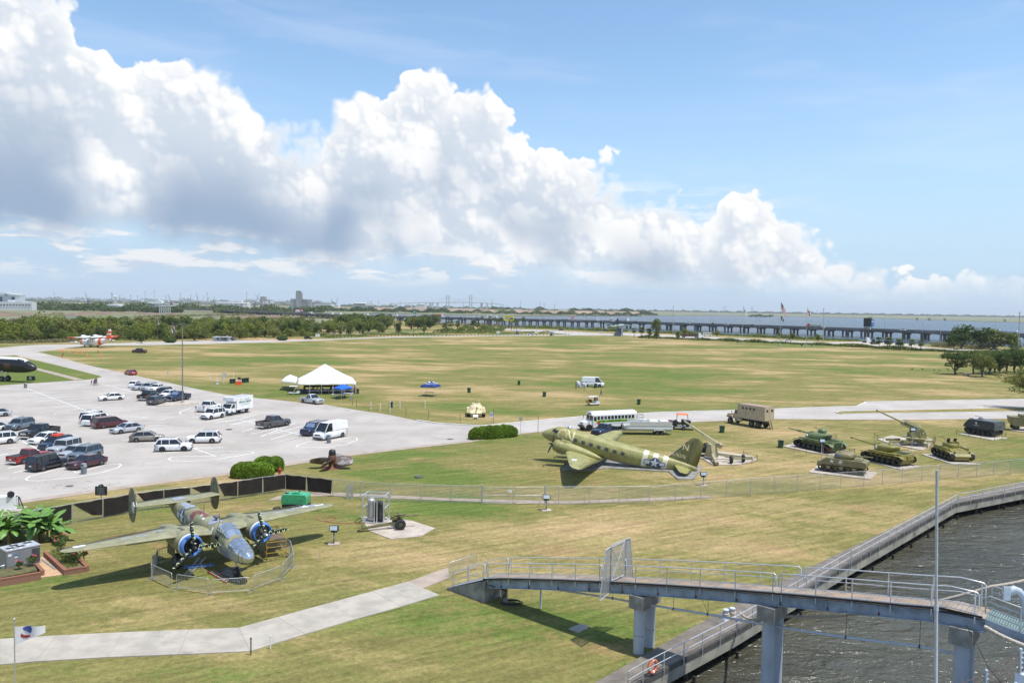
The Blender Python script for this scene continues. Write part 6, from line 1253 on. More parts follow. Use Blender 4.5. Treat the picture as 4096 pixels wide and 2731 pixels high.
def transport():
 hd=R(162.5); T=thing('transport_aircraft','olive twin-engine transport plane with striped tail and letters CN parked on a slab','aircraft',(8.6,101.0,.12),hd); T.rotation_euler=(0,-R(12.3),hd)
 fu=Fus([(-15.0,3.45,.04,.06),(-14.6,3.42,.16,.30),(-13,3.28,.42,.62),(-11,3.1,.72,.92),(-8.5,2.92,1.0,1.14),(-6,2.8,1.16,1.24),(-3,2.75,1.21,1.28),(0,2.75,1.21,1.28),(2.3,2.78,1.17,1.27),(3.4,2.70,1.0,1.10),(4.2,2.54,.78,.82),(4.85,2.43,.5,.54),(5.2,2.38,.22,.24),(5.3,2.38,.05,.05)],2.05)
 b=fu.loft(-15,5.3,28,40).build('fuselage',M_C47,T)
 fu.loft(-13.5,3.9,16,24,PI*1.28,PI*1.72,.006).build('belly',M_BELLY,b)
 for side in(1,-1):
  for x,a,w,h in((3.25,.52,.34,.25),(3.68,.72,.22,.25)): fu.patch([(-w,-h*.8),(w*.9,-h*.6),(w*.55,h),(-w,h)],side,.014,(x,a)).build('cockpit_window',M_DGLASS,b)
  for k in range(7):
   if side<0 and k>5: continue
   fu.patch(rect(-.24,.24,-.21,.21),side,.012,(.55-k*1.04,.16)).build('cabin_window',mat('window_grey',(.055,.06,.068),.35),b)
 fu.patch(rect(-.9,.9,-.95,.75),1,.006,(-7.0,.05)).build('cargo_door',M_C47,b)
 for dx in(-.9,0.,.9): fu.patch(rect(-.015,.015,-.95,.75),1,.012,(-7.0+dx,.05)).build('door_seam',M_C47D,b)
 MB().ell(fu.at(1.9,PI/2)+WV*.02,(.36,.3,.22),14,8,0).build('astrodome',M_SILV,b)
 for x in(3.9,2.9,.9,-1.2,-3.3,-5.4,-11.6,-12.8): fu.loft(x-.012,x+.012,28,1,0,2*PI,.004).build('panel_seam',M_C47D,b)
 for sd in(1,-1):
  for a in(.62,-.42): fu.loft(-12.5,2.6,1,20,(a if sd>0 else PI-a)-.004,(a if sd>0 else PI-a)+.004,.004).build('panel_seam',M_C47D,b)
 for k in range(5):
  x1=-8.15-k*.62; fu.loft(x1-.62,x1,28,2,0,2*PI,.008).build('stripe',M_STW if k%2==0 else M_BLK if 0 else M_C47D,b) if k%2==0 else None
  if k%2: fu.loft(x1-.62,x1,10,2,-.55,.02,.009).build('black_stripe',M_BLK,b); fu.loft(x1-.62,x1,10,2,PI-.02,PI+.55,.009).build('black_stripe',M_BLK,b)
  else: fu.loft(x1-.62,x1,10,2,-.55,.02,.009).build('white_stripe',M_INSW,b)
 for side in(1,):
  c=(-9.75,-.10); fu.patch(rect(-1.30,1.30,-.27,.27),side,.016,c).build('insignia_bar_border',M_INSB,b); fu.patch(disc(.64),side,.018,c).build('insignia_disc',M_INSB,b)
  for s in(-1,1): fu.patch(rect(*(sorted((s*.62,s*1.22))),-.18,.18),side,.022,c).build('insignia_bar',M_INSW,b)
  fu.patch(star_poly(.60),side,.026,c).build('insignia_star',M_INSW,b)
 def wrapL(p):    # letters on the left side follow the skin
  a=math.asin(max(-.98,min(.98,(p.z-2.75)/1.25))); q=fu.at(p.x,a,.02); return Vector((p.x,q.y,q.z))
 lettering('CN',1.7,M_GOLD,b,Vector((1.95,1.2,3.12)),rotm((-1,0,0),(0,0,1)),fn=wrapL,bold=.035,spacing=1.05,sx=.92)
 half=[(.9,1.0,4.6,1.72,.62),(2.6,.95,4.5,1.74,.62),(4.3,.85,4.3,1.78,.58),(7,.1,3.4,2.05,.42),(11,-1.0,2.25,2.45,.24),(13.3,-1.65,1.6,2.66,.14),(14.1,-2.0,1.15,2.73,.09),(14.5,-2.35,.6,2.76,.04)]
 for sd in(1,-1):
  w=surf(half if sd>0 else both(half)).build('wing',M_C47,T); zz=lambda y:np.interp(y,[s[0] for s in half],[s[3]+s[4]*.5 for s in half])
  MB().bar((-2.55,sd*8,zz(8)-.08),(-2.75,sd*13.2,zz(13.2)-.01),.04,.03).build('aileron_gap',M_C47D,w)
  fx=fu.loft(-4.2,1.0,6,10,-.75 if sd>0 else PI+.2,-.2 if sd>0 else PI+.75,.05).build('wing_fillet',M_C47,T)
  MB().bar((-1.5,sd*12.3,zz(12.3)+.0),(-3.0,sd*12.3,zz(12.3)-.06),.05,.03).build('panel_gap',M_C47D,w)
  for yy in(5.0,6.6,8.2,9.8,11.4): MB().bar((np.interp(yy,[s[0] for s in half],[s[1]-.3*s[2] for s in half]),sd*yy,zz(yy)+.0),(np.interp(yy,[s[0] for s in half],[s[1]-.85*s[2] for s in half]),sd*yy,zz(yy)-.13*np.interp(yy,[4,14],[1.6,.6])),.025,.02).build('panel_seam',M_C47D,w)
  if sd>0: MB().prism([(-1.35+x*.55,9.6+y*.9) for x,y in((-.5,-.6),(-.2,-1.0),(.0,-.5),(.3,-.7),(.5,-.1),(.35,.7),(.1,.4),(-.1,1.0),(-.3,.4),(-.5,.6))],2.44,2.465,'Z').build('worn_patch',M_INSW,w)
  y=2.85*sd; n=MB().lathe([(.66,2.1),(.74,1.6),(.78,.9),(.74,0),(.58,-1.4),(.36,-2.6),(.1,-3.4)],(0,y,2.02),'X',20).build('nacelle',M_C47,T)
  cw=MB().lathe([(.74,1.55),(.77,1.75),(.77,2.4),(.70,2.72),(.60,2.80),(.54,2.7),(.5,2.3)],(0,y,2.02),'X',24,False).build('cowling',M_C47,T)
  MB().lathe([(.772,2.0),(.772,2.06)],(0,y,2.02),'X',24,False).build('cowl_seam',M_C47D,cw)
  MB().box((1.35,y,2.86),(1.5,.5,.22),taper=(.7,.6)).build('air_scoop',M_C47,n); MB().box((1.75,y,1.28),(.9,.55,.3),taper=(1.2,1.2)).build('oil_cooler',M_BELLY,n)
  en=MB().lathe([(.01,2.35),(.54,2.3)],(0,y,2.02),'X',20,False).lathe([(.25,2.3),(.22,2.65),(.1,2.9)],(0,y,2.02),'X',12)
  for k in range(9): a=2*PI*k/9; en.cyl((2.35,y+.2*cos(a),2.02+.2*sin(a)),(2.35,y+.48*cos(a),2.02+.48*sin(a)),.1,n=6)
  en.build('engine',M_BLK,T); prop(T,(3.05,y,2.02),1.74,.3,(88,208,328),M_BLK,M_BLK,.14)
  MB().bar((.55,y-.3,1.9),(.05,y-.3,.56),.09,.09).bar((.55,y+.3,1.9),(.05,y+.3,.56),.09,.09).bar((-1.4,y,1.7),(0,y,.6),.08,.08).cyl((.03,y-.34,.56),(.03,y+.34,.56),.06).build('gear_strut',M_GALV,T)
  wh=wheel(T,(0,y,.56),.56,.38)
  t=[(.25,-12.1,2.3,3.32,.24),(2.0,-12.5,1.75,3.35,.18),(3.6,-12.95,1.15,3.38,.1),(4.05,-13.2,.6,3.39,.04)]
  sb=surf(t if sd>0 else both(t)).build('tailplane',M_C47,T); MB().bar((-13.55,sd*.4,3.4),(-13.75,sd*3.7,3.41),.04,.03).build('elevator_gap',M_C47D,sb)
 f=surf([(3.6,-10.9,3.9,0,.22),(4.6,-11.7,3.2,0,.22),(5.8,-12.55,2.4,0,.18),(6.7,-13.05,1.85,0,.13),(7.05,-13.35,1.3,0,.07),(7.2,-13.7,.7,0,.03)],'Z').build('tail_fin',M_C47D,T)
 MB().box((-13.6,.0,5.1),(.03,.22,3.2)).build('rudder_gap',M_BLK,f); MB().tube([(-11.25,0,4.05),(-11.7,0,4.6),(-12.55,0,5.8),(-12.95,0,6.5)],.07,6).build('deicer_boot',mat('boot_grey',(.11,.12,.15),.6),f)
 rm=rotm((-1,0,0),(0,0,1)); lettering('N',1.05,M_GOLD,f,Vector((-12.95,.125,5.75)),rm,bold=.02); lettering('0-76276',.58,M_GOLD,f,Vector((-12.35,.135,4.55)),rm,bold=.006,sx=.9)
 MB().bar((-11.2,0,2.6),(-11.4,0,2.45),.1,.1).bar((-10.7,0,2.75),(-11.45,0,2.42),.1,.1).build('tail_strut',M_BLK,T); wheel(T,(-11.45,0,2.32+.26),.26,.16)
 MB().tube([(2.2,.5,1.65),(2.2,.5,1.2),(2.7,.5,1.15)],.03,5).build('pitot_mast',M_BELLY,T)
transport()
MB().slab(gp([z5(815,888),z5(905,800),z5(1300,795),z5(1345,830),z5(1840,862),z5(2000,840),z5(2138,868),z5(2062,985),z5(1905,985),z5(1820,912),z5(1250,880),z5(1010,905)]),0,.12).build('aircraft_slab',M_CONCD,kind='structure')
M_TRK=mat('track_steel',(.045,.04,.03),.7,.2,var=.4,scale=6,col2=(.10,.05,.03),v2=(.55,.7))
def rr(pts,r,n=4):     # rounded polyline outline
 o=[]
 N=len(pts)
 for i in range(N):
  p=Vector(pts[i]); a=(Vector(pts[i-1])-p).normalized(); b=(Vector(pts[(i+1)%N])-p).normalized(); rad=r[i] if hasattr(r,'__len__') else r
  for k in range(n+1):
   t=k/n; q=(p+a*rad).lerp(p,t).lerp(p.lerp(p+b*rad,t),t); o.append((q.x,q.y))
 return o
def tracked(name,label,cat,fpx,rpx,wrap,L,W,tw,hz,nw,wr,body,m,mt,wm=None,fz=.62,rz_=.62,z0=.08,support=0,mtr=None,single=True):
 Fp=G(*wrap(*fpx)); Rp=G(*wrap(*rpx)); h=(Fp-Rp).normalized(); n=Vector((-h.y,h.x,0)); n=n if n.dot(Fp)>0 else -n; c=(Fp+Rp)/2+n*(W/2-tw/2); c.z=z0
 T=thing(name,label,cat,c,math.atan2(h.y,h.x),'tracked vehicles on display slabs'); gl=L*.30
 for s in(-1,1):
  y=s*(W-tw)/2; out=rr([(-gl,0),(gl,0),(L*.46,fz*.62),(L*.46,fz+.32),(L*.30,hz-.28),(-L*.30,hz-.28),(-L*.46,rz_+.32),(-L*.46,rz_*.62)],[.35,.35,.28,.28,.3,.3,.28,.28],4)
  P=[Vector(q) for q in out]; ds=[(P[(i+1)%len(P)]-P[i]).length for i in range(len(P))]; tot=sum(ds); N=int(tot/.16)*2; pts=[]; acc=0; i=0
  for k in range(N):
   t=k*tot/N
   while acc+ds[i]<t: acc+=ds[i]; i+=1
   pts.append(P[i].lerp(P[(i+1)%len(P)],(t-acc)/ds[i]))
  rings=[]
  for k,p in enumerate(pts):
   d=(pts[(k+1)%N]-pts[k-1]).normalized(); nn=Vector((d.y,-d.x)); o=.035 if k%2 else 0.
   a=p+nn*o*-1+Vector((0,0)); a=p-nn*(-o); e=p-nn*.09; z_=.035
   rings.append([(a.x,y-tw/2,a.y+z_),(a.x,y+tw/2,a.y+z_),(e.x,y+tw/2,e.y+z_),(e.x,y-tw/2,e.y+z_)])
  rings.append(rings[0]); MB().ring(rings,False,False).build('track',mtr or M_TRK,T)
  wx=np.linspace(-gl*1.05,gl*1.05,nw)
  for X in wx: wheel(T,(X,y,wr+.12),wr,tw*.82,rim=wm or m,name='road_wheel',n=16)
  wheel(T,(L*.415,y,fz+.22),wr*.85,tw*.8,rim=wm or m,name='idler_wheel',n=14); sp=wheel(T,(-L*.415,y,rz_+.22),wr*.85,tw*.8,rim=wm or m,name='sprocket',n=12)
  for k in range(support): MB().cyl((-L*.22+k*L*.44/max(1,support-1),y-tw*.3,hz-.46),(-L*.22+k*L*.44/max(1,support-1),y+tw*.3,hz-.46),.11,n=10).build('return_roller',m,T)
 MB().box((0,0,hz*.5),(L*.84,W-2*tw-.04,hz*.72)).build('lower_hull',m,T)
 body(T); return T
def gun(T,a,b,r,m,muzzle=None,par=None):
 a=Vector(a); b=Vector(b); d=b-a; g=MB().cyl(a,a.lerp(b,.35),r*1.25,r*1.12,n=12).cyl(a.lerp(b,.35),b,r*1.05,r*.8,n=12)
 if muzzle=='brake': g.cyl(b-d*.055,b,r*1.7,n=12).cyl(b-d*.07,b-d*.055,r*.9,r*1.7,n=12)
 if muzzle=='evac': g.cyl(a.lerp(b,.45),a.lerp(b,.58),r*1.55,n=12)
 if muzzle=='evacend': g.cyl(a.lerp(b,.80),a.lerp(b,.92),r*1.5,n=12)
 o=g.build('gun_barrel',m,T); MB().cyl(b-d*.001,b+d*.0015,r*.62,n=10).build('bore',M_BLK,o); return o
def turret(T,rows,m,n=20):
 R_=[]
 for z,cx,lf,lr,w in rows:
  R_.append([(cx+(lf if cos(a)>0 else lr)*abs(cos(a))**.62*(1 if cos(a)>0 else -1),w*abs(sin(a))**.62*(1 if sin(a)>0 else -1),z) for a in [2*PI*i/n for i in range(n)]])
 return MB().ring(R_).build('turret',m,T)
def stars(T,px,r,y,z,x,m=None,side=-1):
 MB().prism([(x+a,z+b) for a,b in star_poly(r)],y-.008,y+.008).build('white_star',m or M_INSW,T)
def fend(T,L,W,tw,hz,m,t=.05,over=.02):
 for s in(-1,1):
  y0,y1=sorted((s*(W/2-tw-.02),s*(W/2+over))); f=MB().prism([(-L*.44,hz-.18),(L*.40,hz-.18),(L*.49,hz-.38),(L*.49,hz-.44),(L*.40,hz-.22),(-L*.44,hz-.22)],y0,y1).prism([(-L*.435,hz-.17),(-L*.49,hz-.34),(-L*.50,hz-.42),(-L*.515,hz-.42),(-L*.50,hz-.30),(-L*.44,hz-.12)],y0,y1); f.build('mudguard',m,T)
def m60(T):
 m=M_M60; hz=1.55; L,W,tw=7.0,3.6,.68; fend(T,L,W,tw,hz,m)
 MB().prism([(L*.47,.75),(L*.40,hz-.05),(L*.2,hz+.02),(-L*.1,hz+.02),(-L*.2,hz+.12),(-L*.46,hz+.05),(-L*.48,.8),(-L*.42,.6),(L*.38,.55)],-W/2+tw,W/2-tw).build('hull',m,T)
 for s in(-1,1):
  for x,l in((.8,1.1),(-.6,1.4),(-2.1,1.1)): MB().box((x,s*(W/2-tw/2),hz-.03),(l,tw*.85,.26)).build('stowage_box',m,T)
 for k in range(5): MB().box((-1.6-k*.32,0,hz+.14),(.2,1.6,.05)).build('engine_grille',M_M60D,T)
 MB().box((-3.42,0,1.15),(.08,1.2,.7)).build('rear_grille',M_M60D,T)
 for s in(-1,1): MB().box((-3.58,s*1.45,hz-.42),(.02,.5,.13)).build('number_plate',M_WHITE,T)
 t=turret(T,[(hz+.02,.2,1.4,1.3,1.15),(hz+.25,.3,1.75,1.85,1.28),(hz+.55,.2,1.55,1.95,1.22),(hz+.82,.0,1.15,1.9,1.0),(hz+.9,-.1,.9,1.75,.85),(hz+.92,-.1,.3,1.0,.4)],m)
 gun(T,(1.6,0,hz+.55),(6.0,0,hz+.72),.10,m,'evac'); MB().lathe([(.42,1.35),(.34,1.75),(.18,2.05)],(0,0,hz+.55),'X',12).build('mantlet',m,T)
 c=MB().lathe([(.62,hz+1.0),(.64,hz+1.2),(.55,hz+1.4),(.3,hz+1.52),(.1,hz+1.55)],(-.1,-.45,0),'Z',16).build('cupola',m,T); MB().cyl((.4,-.45,hz+1.3),(1.5,-.45,hz+1.5),.035,n=6).build('machine_gun',M_BLK,c)
 bk=link('bustle_rack',None,T)
 for z in(.4,.6,.8): MB().tube([(-1.7,-1.2,hz+z),(-2.3,-1.0,hz+z),(-2.3,1.0,hz+z),(-1.7,1.2,hz+z)],.02,4).build('rack_rail',M_M60D,bk)
 for y in(-1,-.5,0,.5,1): MB().cyl((-2.3,y,hz+.4),(-2.3,y,hz+.82),.02,n=4).build('rack_post',M_M60D,bk)
 for s in(-1,1): 
  MB().prism([(1.0,hz+.34),(1.2,hz+.62),(1.32,hz+.62),(1.32,hz+.36),(1.22,hz+.36),(1.22,hz+.52),(1.1,hz+.34)],s*1.12,s*1.30).build('chevron_mark',M_INSW,T)
M_M60=mat('tank_green',(.135,.175,.07),.45,var=.18,scale=1.4,col2=(.16,.20,.09),v2=(.55,.7)); M_M60D=mat('tank_green_dark',(.04,.06,.025),.6,var=.2); M_SHER=mat('tank_khaki',(.205,.18,.088),.55,var=.16,scale=1.4,col2=(.12,.105,.05),v2=(.58,.72)); M_PERS=mat('tank_olive',(.235,.205,.052),.45,var=.2,scale=1.3,col2=(.25,.15,.06),v2=(.66,.78)); M_SAND=mat('tank_sand',(.62,.53,.32),.6,var=.12,scale=1.5,col2=(.50,.41,.24),v2=(.6,.75)); M_APC=mat('apc_grey',(.115,.125,.135),.55,var=.12,scale=1.3); M_APCD=mat('apc_dark',(.045,.05,.055),.6,var=.2)
tracked('battle_tank','tall green tank with bustle rack and long gun on a roped slab','tank',zk(520,742) and (520,742),(1020,852),zk,7.0,3.6,.68,1.55,6,.34,m60,M_M60,None,support=3,mtr=mat('track_rusty',(.10,.045,.03),.8,var=.4,scale=5))
def sherman(T):
 m=M_SHER; hz=1.75; L,W,tw=5.9,2.65,.44
 MB().prism([(2.9,.75),(2.75,1.15),(1.75,1.78),(-2.35,1.70),(-2.85,1.55),(-2.9,1.05),(-2.8,.95),(2.2,.95),(2.6,.6)],-W/2,W/2).build('hull',m,T)
 MB().lathe([(.05,2.55),(.35,2.65),(.42,2.9),(.25,3.05),(.05,3.1)],(0,0,.85),'X',12).build('gearbox_nose',m,T)
 MB().prism([(-1.3,1.71),(-2.3,1.70),(-2.3,1.82),(-1.3,1.84)],-.8,.8).build('engine_deck',m,T)
 turret(T,[(1.76,-.1,1.0,1.0,.95),(2.0,-.1,1.12,1.25,1.05),(2.35,-.05,1.0,1.15,.95),(2.55,0,.75,.85,.72),(2.6,0,.4,.5,.4)],m); MB().lathe([(.5,.8),(.48,1.1),(.3,1.35)],(-2.1*0,0,2.15),'X',12).xf(Matrix.Rotation(PI,4,'Z')).build('mantlet',m,T)
 gun(T,(-1.0,0,2.15),(-3.4,0,2.2),.075,m); MB().lathe([(.35,2.55),(.34,2.72),(.1,2.76)],(-.1,-.4,0),'Z',14).build('cupola',m,T); MB().lathe([(.3,2.55),(.28,2.68),(.1,2.7)],(.2,.4,0),'Z',14).build('hatch',m,T)
 MB().cyl((.4,.2,2.75),(1.2,.2,2.85),.03,n=6).cyl((.4,.2,2.5),(.4,.2,2.8),.03).build('machine_gun',M_BLK,T)
 for s in(-1,1):
  MB().prism([(-.1+x,1.4+z) for x,z in rect(-.8+1.2,.55+1.2,-.28,.32)],s*(W/2),s*(W/2+.02)).build('applique_plate',m,T); stars(T,None,.3,s*(W/2+.028),1.42,1.1)
  MB().prism([(0+.12+x*.35,1.42+z*.35) for x,z in((-.6,.5),(-.1,.8),(.2,.3),(.7,.6),(.4,-.1),(.7,-.7),(.1,-.4),(-.1,-.9),(-.4,-.2),(-.8,-.1))],s*(W/2+.004),s*(W/2+.012)).build('white_emblem',M_INSW,T)
  MB().prism([(-.15,1.85),(.15,1.85),(0,2.2)] if 0 else [(.25,2.05),(.62,2.05),(.43,2.42)],s*1.0,s*1.07).build('triangle_patch',M_BLUE,T)
  for x in(-1.5,0,1.5):
   MB().prism([(x-.15,.45),(x+.15,.45),(x+.32,.85),(x-.32,.85)],s*(W/2-.38),s*(W/2+.03)).build('bogie_bracket',m,T)
   for dx in(-.33,.33): wheel(T,(x+dx,s*(W/2-.2),.32),.25,.26,rim=m,name='road_wheel',n=14)
tracked('battle_tank','khaki medium tank with rounded turret, white star on its hull side','tank',(925,1232),(1850,1345),zk,5.9,2.65,.42,1.12,1,.05,sherman,M_SHER,None,fz=.5,rz_=.4,z0=.12)
def pershing(T):
 m=M_PERS; hz=1.5; L,W,tw=6.4,3.5,.6; fend(T,L,W,tw,hz,m,over=.1)
 MB().prism([(3.0,.75),(2.7,1.28),(1.9,1.48),(-1.0,1.48),(-1.3,1.62),(-2.9,1.5),(-3.05,.8),(-2.6,.55),(2.6,.5)],-W/2+tw,W/2-tw).build('hull',m,T)
 for s in(-1,1):
  for x in(-.2,-1.6,1.2): MB().box((x,s*(W/2-tw/2),hz-.05),(1.2,tw*.8,.22)).build('stowage_box',m,T)
 turret(T,[(1.5,.4,1.1,1.1,1.0),(1.7,.4,1.35,1.7,1.15),(2.12,.4,1.3,1.8,1.1),(2.28,.3,1.15,1.7,.98),(2.33,.2,.6,1.2,.6)],m)
 MB().lathe([(.5,1.45),(.52,1.8),(.3,2.05)],(0,0,1.98),'X',14).build('mantlet',m,T); gun(T,(1.8,0,1.98),(6.0,0,2.42),.095,m,'brake')
 MB().lathe([(.38,2.3),(.36,2.5),(.1,2.56)],(.0,-.45,0),'Z',14).build('cupola',m,T); MB().box((-3.08,0,1.05),(.12,.6,.5)).build('rear_plate',m,T)
 for k in range(4): MB().box((-1.5-k*.35,0,1.6),(.22,1.5,.05)).build('engine_grille',M_M60D,T)
 for s in(-1,1): MB().prism([(1.0+a,1.98+b) for a,b in star_poly(.32)],s*1.12,s*1.19).build('white_star',M_INSW,T)
tracked('battle_tank','olive heavy tank with muzzle brake and star on its turret','tank',(300,800),(640,872),zl,6.4,3.5,.6,1.5,6,.33,pershing,M_PERS,None,support=5,z0=.12)
def duster(T):
 m=M_PERS; L,W,tw=5.8,3.2,.53; hz=1.5
 MB().prism([(2.75,.75),(2.4,1.15),(.9,1.5),(-2.7,1.5),(-2.8,.8),(-2.3,.5),(2.3,.45)],-W/2+tw,W/2-tw).build('hull',m,T)
 for s in(-1,1):
  y0,y1=sorted((s*(W/2-tw-.02),s*(W/2+.02))); MB().prism([(2.5,1.02),(2.3,1.2),(-2.7,1.28),(-2.7,1.22),(2.2,1.14),(2.45,.98)],y0,y1).build('mudguard',m,T)
  for x,l in((-1.2,1.7),(.6,1.2)): MB().box((x,s*(W/2-tw/2-.03),1.46),(l,tw*.95,.42)).build('stowage_box',m,T)
  MB().cyl((2.3,s*1.0,1.25),(2.42,s*1.0,1.25),.13,n=10).build('headlight',M_M60D,T)
 MB().lathe([(1.0,1.5),(1.02,1.7),(1.05,2.15),(.98,2.15),(.95,1.75)],(-.5,0,0),'Z',20,False).build('open_turret',m,T); MB().lathe([(.95,1.76),(.1,1.74)],(-.5,0,0),'Z',20,False).build('turret_floor',M_M60D,T)
 for s in(-1,1): MB().cyl((-.6,s*.2,2.25),(-2.9,s*.2,2.5),.05,.04,n=8).cyl((-2.8,s*.2,2.49),(-3.0,s*.2,2.51),.07,n=8).build('gun_barrel',m,T); MB().box((-.3,s*.45,2.5),(.1,.4,.55),ry=.3).build('gun_shield',M_BLK,T)
 MB().box((-.3,0,2.2),(1.0,.7,.3)).box((.2,.5,2.2),(.4,.3,.4)).build('gun_cradle',m,T)
 MB().box((1.2,.4,1.45),(.5,.45,.06),ry=.23).build('hatch',m,T); MB().box((1.2,-.4,1.45),(.5,.45,.06),ry=.23).build('hatch',m,T)
tracked('anti_aircraft_tank','olive open-topped tracked gun vehicle with sloping nose towards the fence','tank',(1385,812),(1180,738),zl,5.8,3.2,.53,1.35,5,.33,duster,M_PERS,None,support=3,z0=.12)
def apc(T):
 m=M_APC; L,W,tw=5.2,2.85,.48; zt=2.5
 MB().prism([(2.65,1.15),(2.35,1.75),(1.7,zt-.05),(1.2,zt),(-2.5,zt),(-2.65,zt-.2),(-2.65,1.15)],-W/2,W/2).build('hull',M_APCD,T); MB().prism([(1.2,zt+.005),(-2.52,zt+.005),(-2.52,zt+.03),(1.2,zt+.03)],-W/2+.05,W/2-.05).build('roof_plate',m,T)
 MB().box((-2.68,0,1.75),(.05,W-.1,1.3)).build('rear_plate',m,T)
 for s in(-1,1): MB().box((-2.72,s*.42,1.65),(.05,.78,1.0)).build('rear_door',m,T); MB().box((-2.76,s*.1,1.7),(.04,.08,.2)).build('door_handle',M_APCD,T); MB().tube([(-2.7,s*1.2,1.3),(-2.9,s*1.2,1.3),(-2.9,s*1.2,2.3),(-2.7,s*1.2,2.3)],.025,5).build('rear_guard',m,T)
 MB().lathe([(.4,zt),(.42,zt+.16),(.3,zt+.26)],(.5,0,0),'Z',14).build('cupola',m,T); MB().cyl((.3,.0,zt+.4),(1.5,0,zt+.45),.035,n=6).tube([(.5,0,zt+.2),(.5,0,zt+.42)],.04,5).build('machine_gun',M_APCD,T); MB().box((1.75,.6,zt+.03),(.5,.5,.1)).build('vent_box',m,T)
 for s in(-1,1): MB().prism([(.35+x*.3,1.95+z*.3) for x,z in((-.3,.6),(.2,.7),(.7,.4),(.3,.1),(.6,-.6),(.1,-.2),(-.3,-.7),(-.5,0))],s*(W/2),s*(W/2+.01)).build('pale_emblem',M_INSW,T); MB().box((.3,s*(W/2+.003),1.62),(.9,.01,.06)).build('pale_script',M_INSW,T)
tracked('armoured_carrier','grey boxy armoured personnel carrier on a roped slab','armoured carrier',(1615,447),(1900,492),zl,5.2,2.85,.48,1.35,5,.33,apc,M_APCD,None,wm=M_APC,z0=.12)
def t55(T):
 m=M_SAND; hz=1.25; L,W,tw=6.2,3.3,.58
 MB().prism([(3.0,.75),(2.6,.62),(2.95,.80),(2.35,1.32),(1.8,1.38),(-2.6,1.32),(-3.0,1.2),(-3.0,.7),(-2.6,.5),(2.5,.45)],-W/2+tw,W/2-tw).build('hull',m,T); MB().prism([(3.02,.72),(3.04,.76),(2.42,1.36),(2.36,1.36)],-1.05,1.05).build('glacis',m,T)
 for s in(-1,1):
  y0,y1=sorted((s*(W/2-tw-.02),s*(W/2+.03))); MB().prism([(3.05,.72),(3.1,.98),(2.7,1.12),(-2.9,1.14),(-2.9,1.08),(2.6,1.06),(2.98,.92),(3.0,.72)],y0,y1).build('mudguard',m,T); MB().box((2.98,s*(W/2-tw/2),.86),(.05,tw,.35)).build('front_flap',m,T)
  MB().box((-.3,s*(W/2-tw/2),1.24),(3.2,tw*.8,.22)).build('stowage_box',m,T); MB().cyl((2.3,s*.75,1.45),(2.5,s*.75,1.43),.13,n=10).build('headlight',m,T)
 turret(T,[(1.32,.2,1.35,1.3,1.28),(1.55,.2,1.3,1.25,1.25),(1.85,.15,1.05,1.05,1.02),(2.05,.1,.7,.75,.7),(2.12,.1,.25,.3,.25)],m)
 for y in(-.5,.45): MB().lathe([(.36,1.95),(.36,2.2),(.3,2.26)],(-.1,y,0),'Z',12).build('cupola',m,T)
 MB().tube([(.0,.5,2.2),(-.1,.5,2.55),(.1,.55,2.75)],.06,6).cyl((.0,.5,2.62),(.7,.5,2.7),.04,n=6).build('machine_gun',m,T); MB().box((.6,-.5,2.2),(.15,.2,.25)).build('periscope',m,T)
 gun(T,(1.2,.15,1.72),(5.2,.25,1.95),.10,m,'evacend')
def t55_place():
 a=G(*zs(345,562)); b=G(*zs(640,562)); c=(a+b)/2; dirn=Vector((.06,-1,0)).normalized(); P=[c-dirn*1.2+Vector((-1.4,0,0)),c-dirn*5.0+Vector((-1.4,0,0))]
 f=PX(P[0]); r=PX(P[1]); T=tracked('battle_tank','sand-coloured tank with domed turret facing the park road','tank',f,r,lambda u,v:(u,v),6.2,3.3,.58,1.25,5,.38,t55,M_SAND,None,z0=0); T.location=c-dirn*3.0; T.rotation_euler=(0,0,math.atan2(dirn.y,dirn.x))
t55_place()
T=thing('plaque','small white plaque on a sloping stand before the sand tank','plaque',G(*zs(480,592)),0); MB().box((0,0,.25),(.6,.3,.5)).build('stand',M_CONC,T); MB().box((0,-.1,.6),(.9,.05,.5),rx=-.6).build('panel',M_WHITE,T)
for nm,pl in(('tank_slab',[zk(170,715),zk(400,640),zk(900,760),zk(1500,830),zk(1330,930),zk(700,830)]),('tank_slab',[zk(705,1255),zk(890,1120),zk(1500,1180),zk(2140,1268),zk(2000,1408),zk(1350,1335)]),('tank_slab',[zl(200,778),zl(330,740),zl(1015,882),zl(730,922)]),('tank_slab',[zl(1000,716),zl(1130,712),zl(1480,770),zl(1805,858),zl(1400,846)]),('tank_slab',[zl(1490,448),zl(1640,430),zl(2148,505),zl(1930,530)]),('gun_slab',[zl(430,520),zl(620,470),zl(760,500),zl(1110,510),zl(1190,545),zl(1080,560),zl(1140,600),zl(1020,665),zl(880,640),zl(700,600),zl(520,555)]),('gun_slab',[zb(1480,650),zb(1600,590),zb(2130,660),zb(2200,710),zb(2000,765),zb(1690,770)]),('truck_slab',[zl(2150,395),zl(2330,360),zl(2500,380),zl(2420,430),zl(2300,420)])):
 MB().slab(gp(pl),0,.12).build(nm,M_CONCP,kind='structure')
def rope_posts(pts,label,h=.85):
 P=gp(pts,.1); T=thing('rope_barrier',label,'rope barrier',(0,0,0),0,'rope barriers round display slabs')
 for i,p in enumerate(P):
  MB().cyl(p,p+WV*h,.03,n=5).build('post',M_BLK,T)
  if i: q=P[i-1]; MB().tube([q.lerp(p,t)+WV*(h-.05-.28*sin(PI*t)) for t in(0,.25,.5,.75,1)],.022,4).build('chain',M_BLK,T)
rope_posts([zk(175,690),zk(410,768),zk(660,822),zk(920,868),zk(1188,915)],'sagging chain barrier along the slab of the green tank'); rope_posts([zk(1440,830),zk(1665,870),zk(1560,900)],'chain barrier at the rear of the green tank slab')
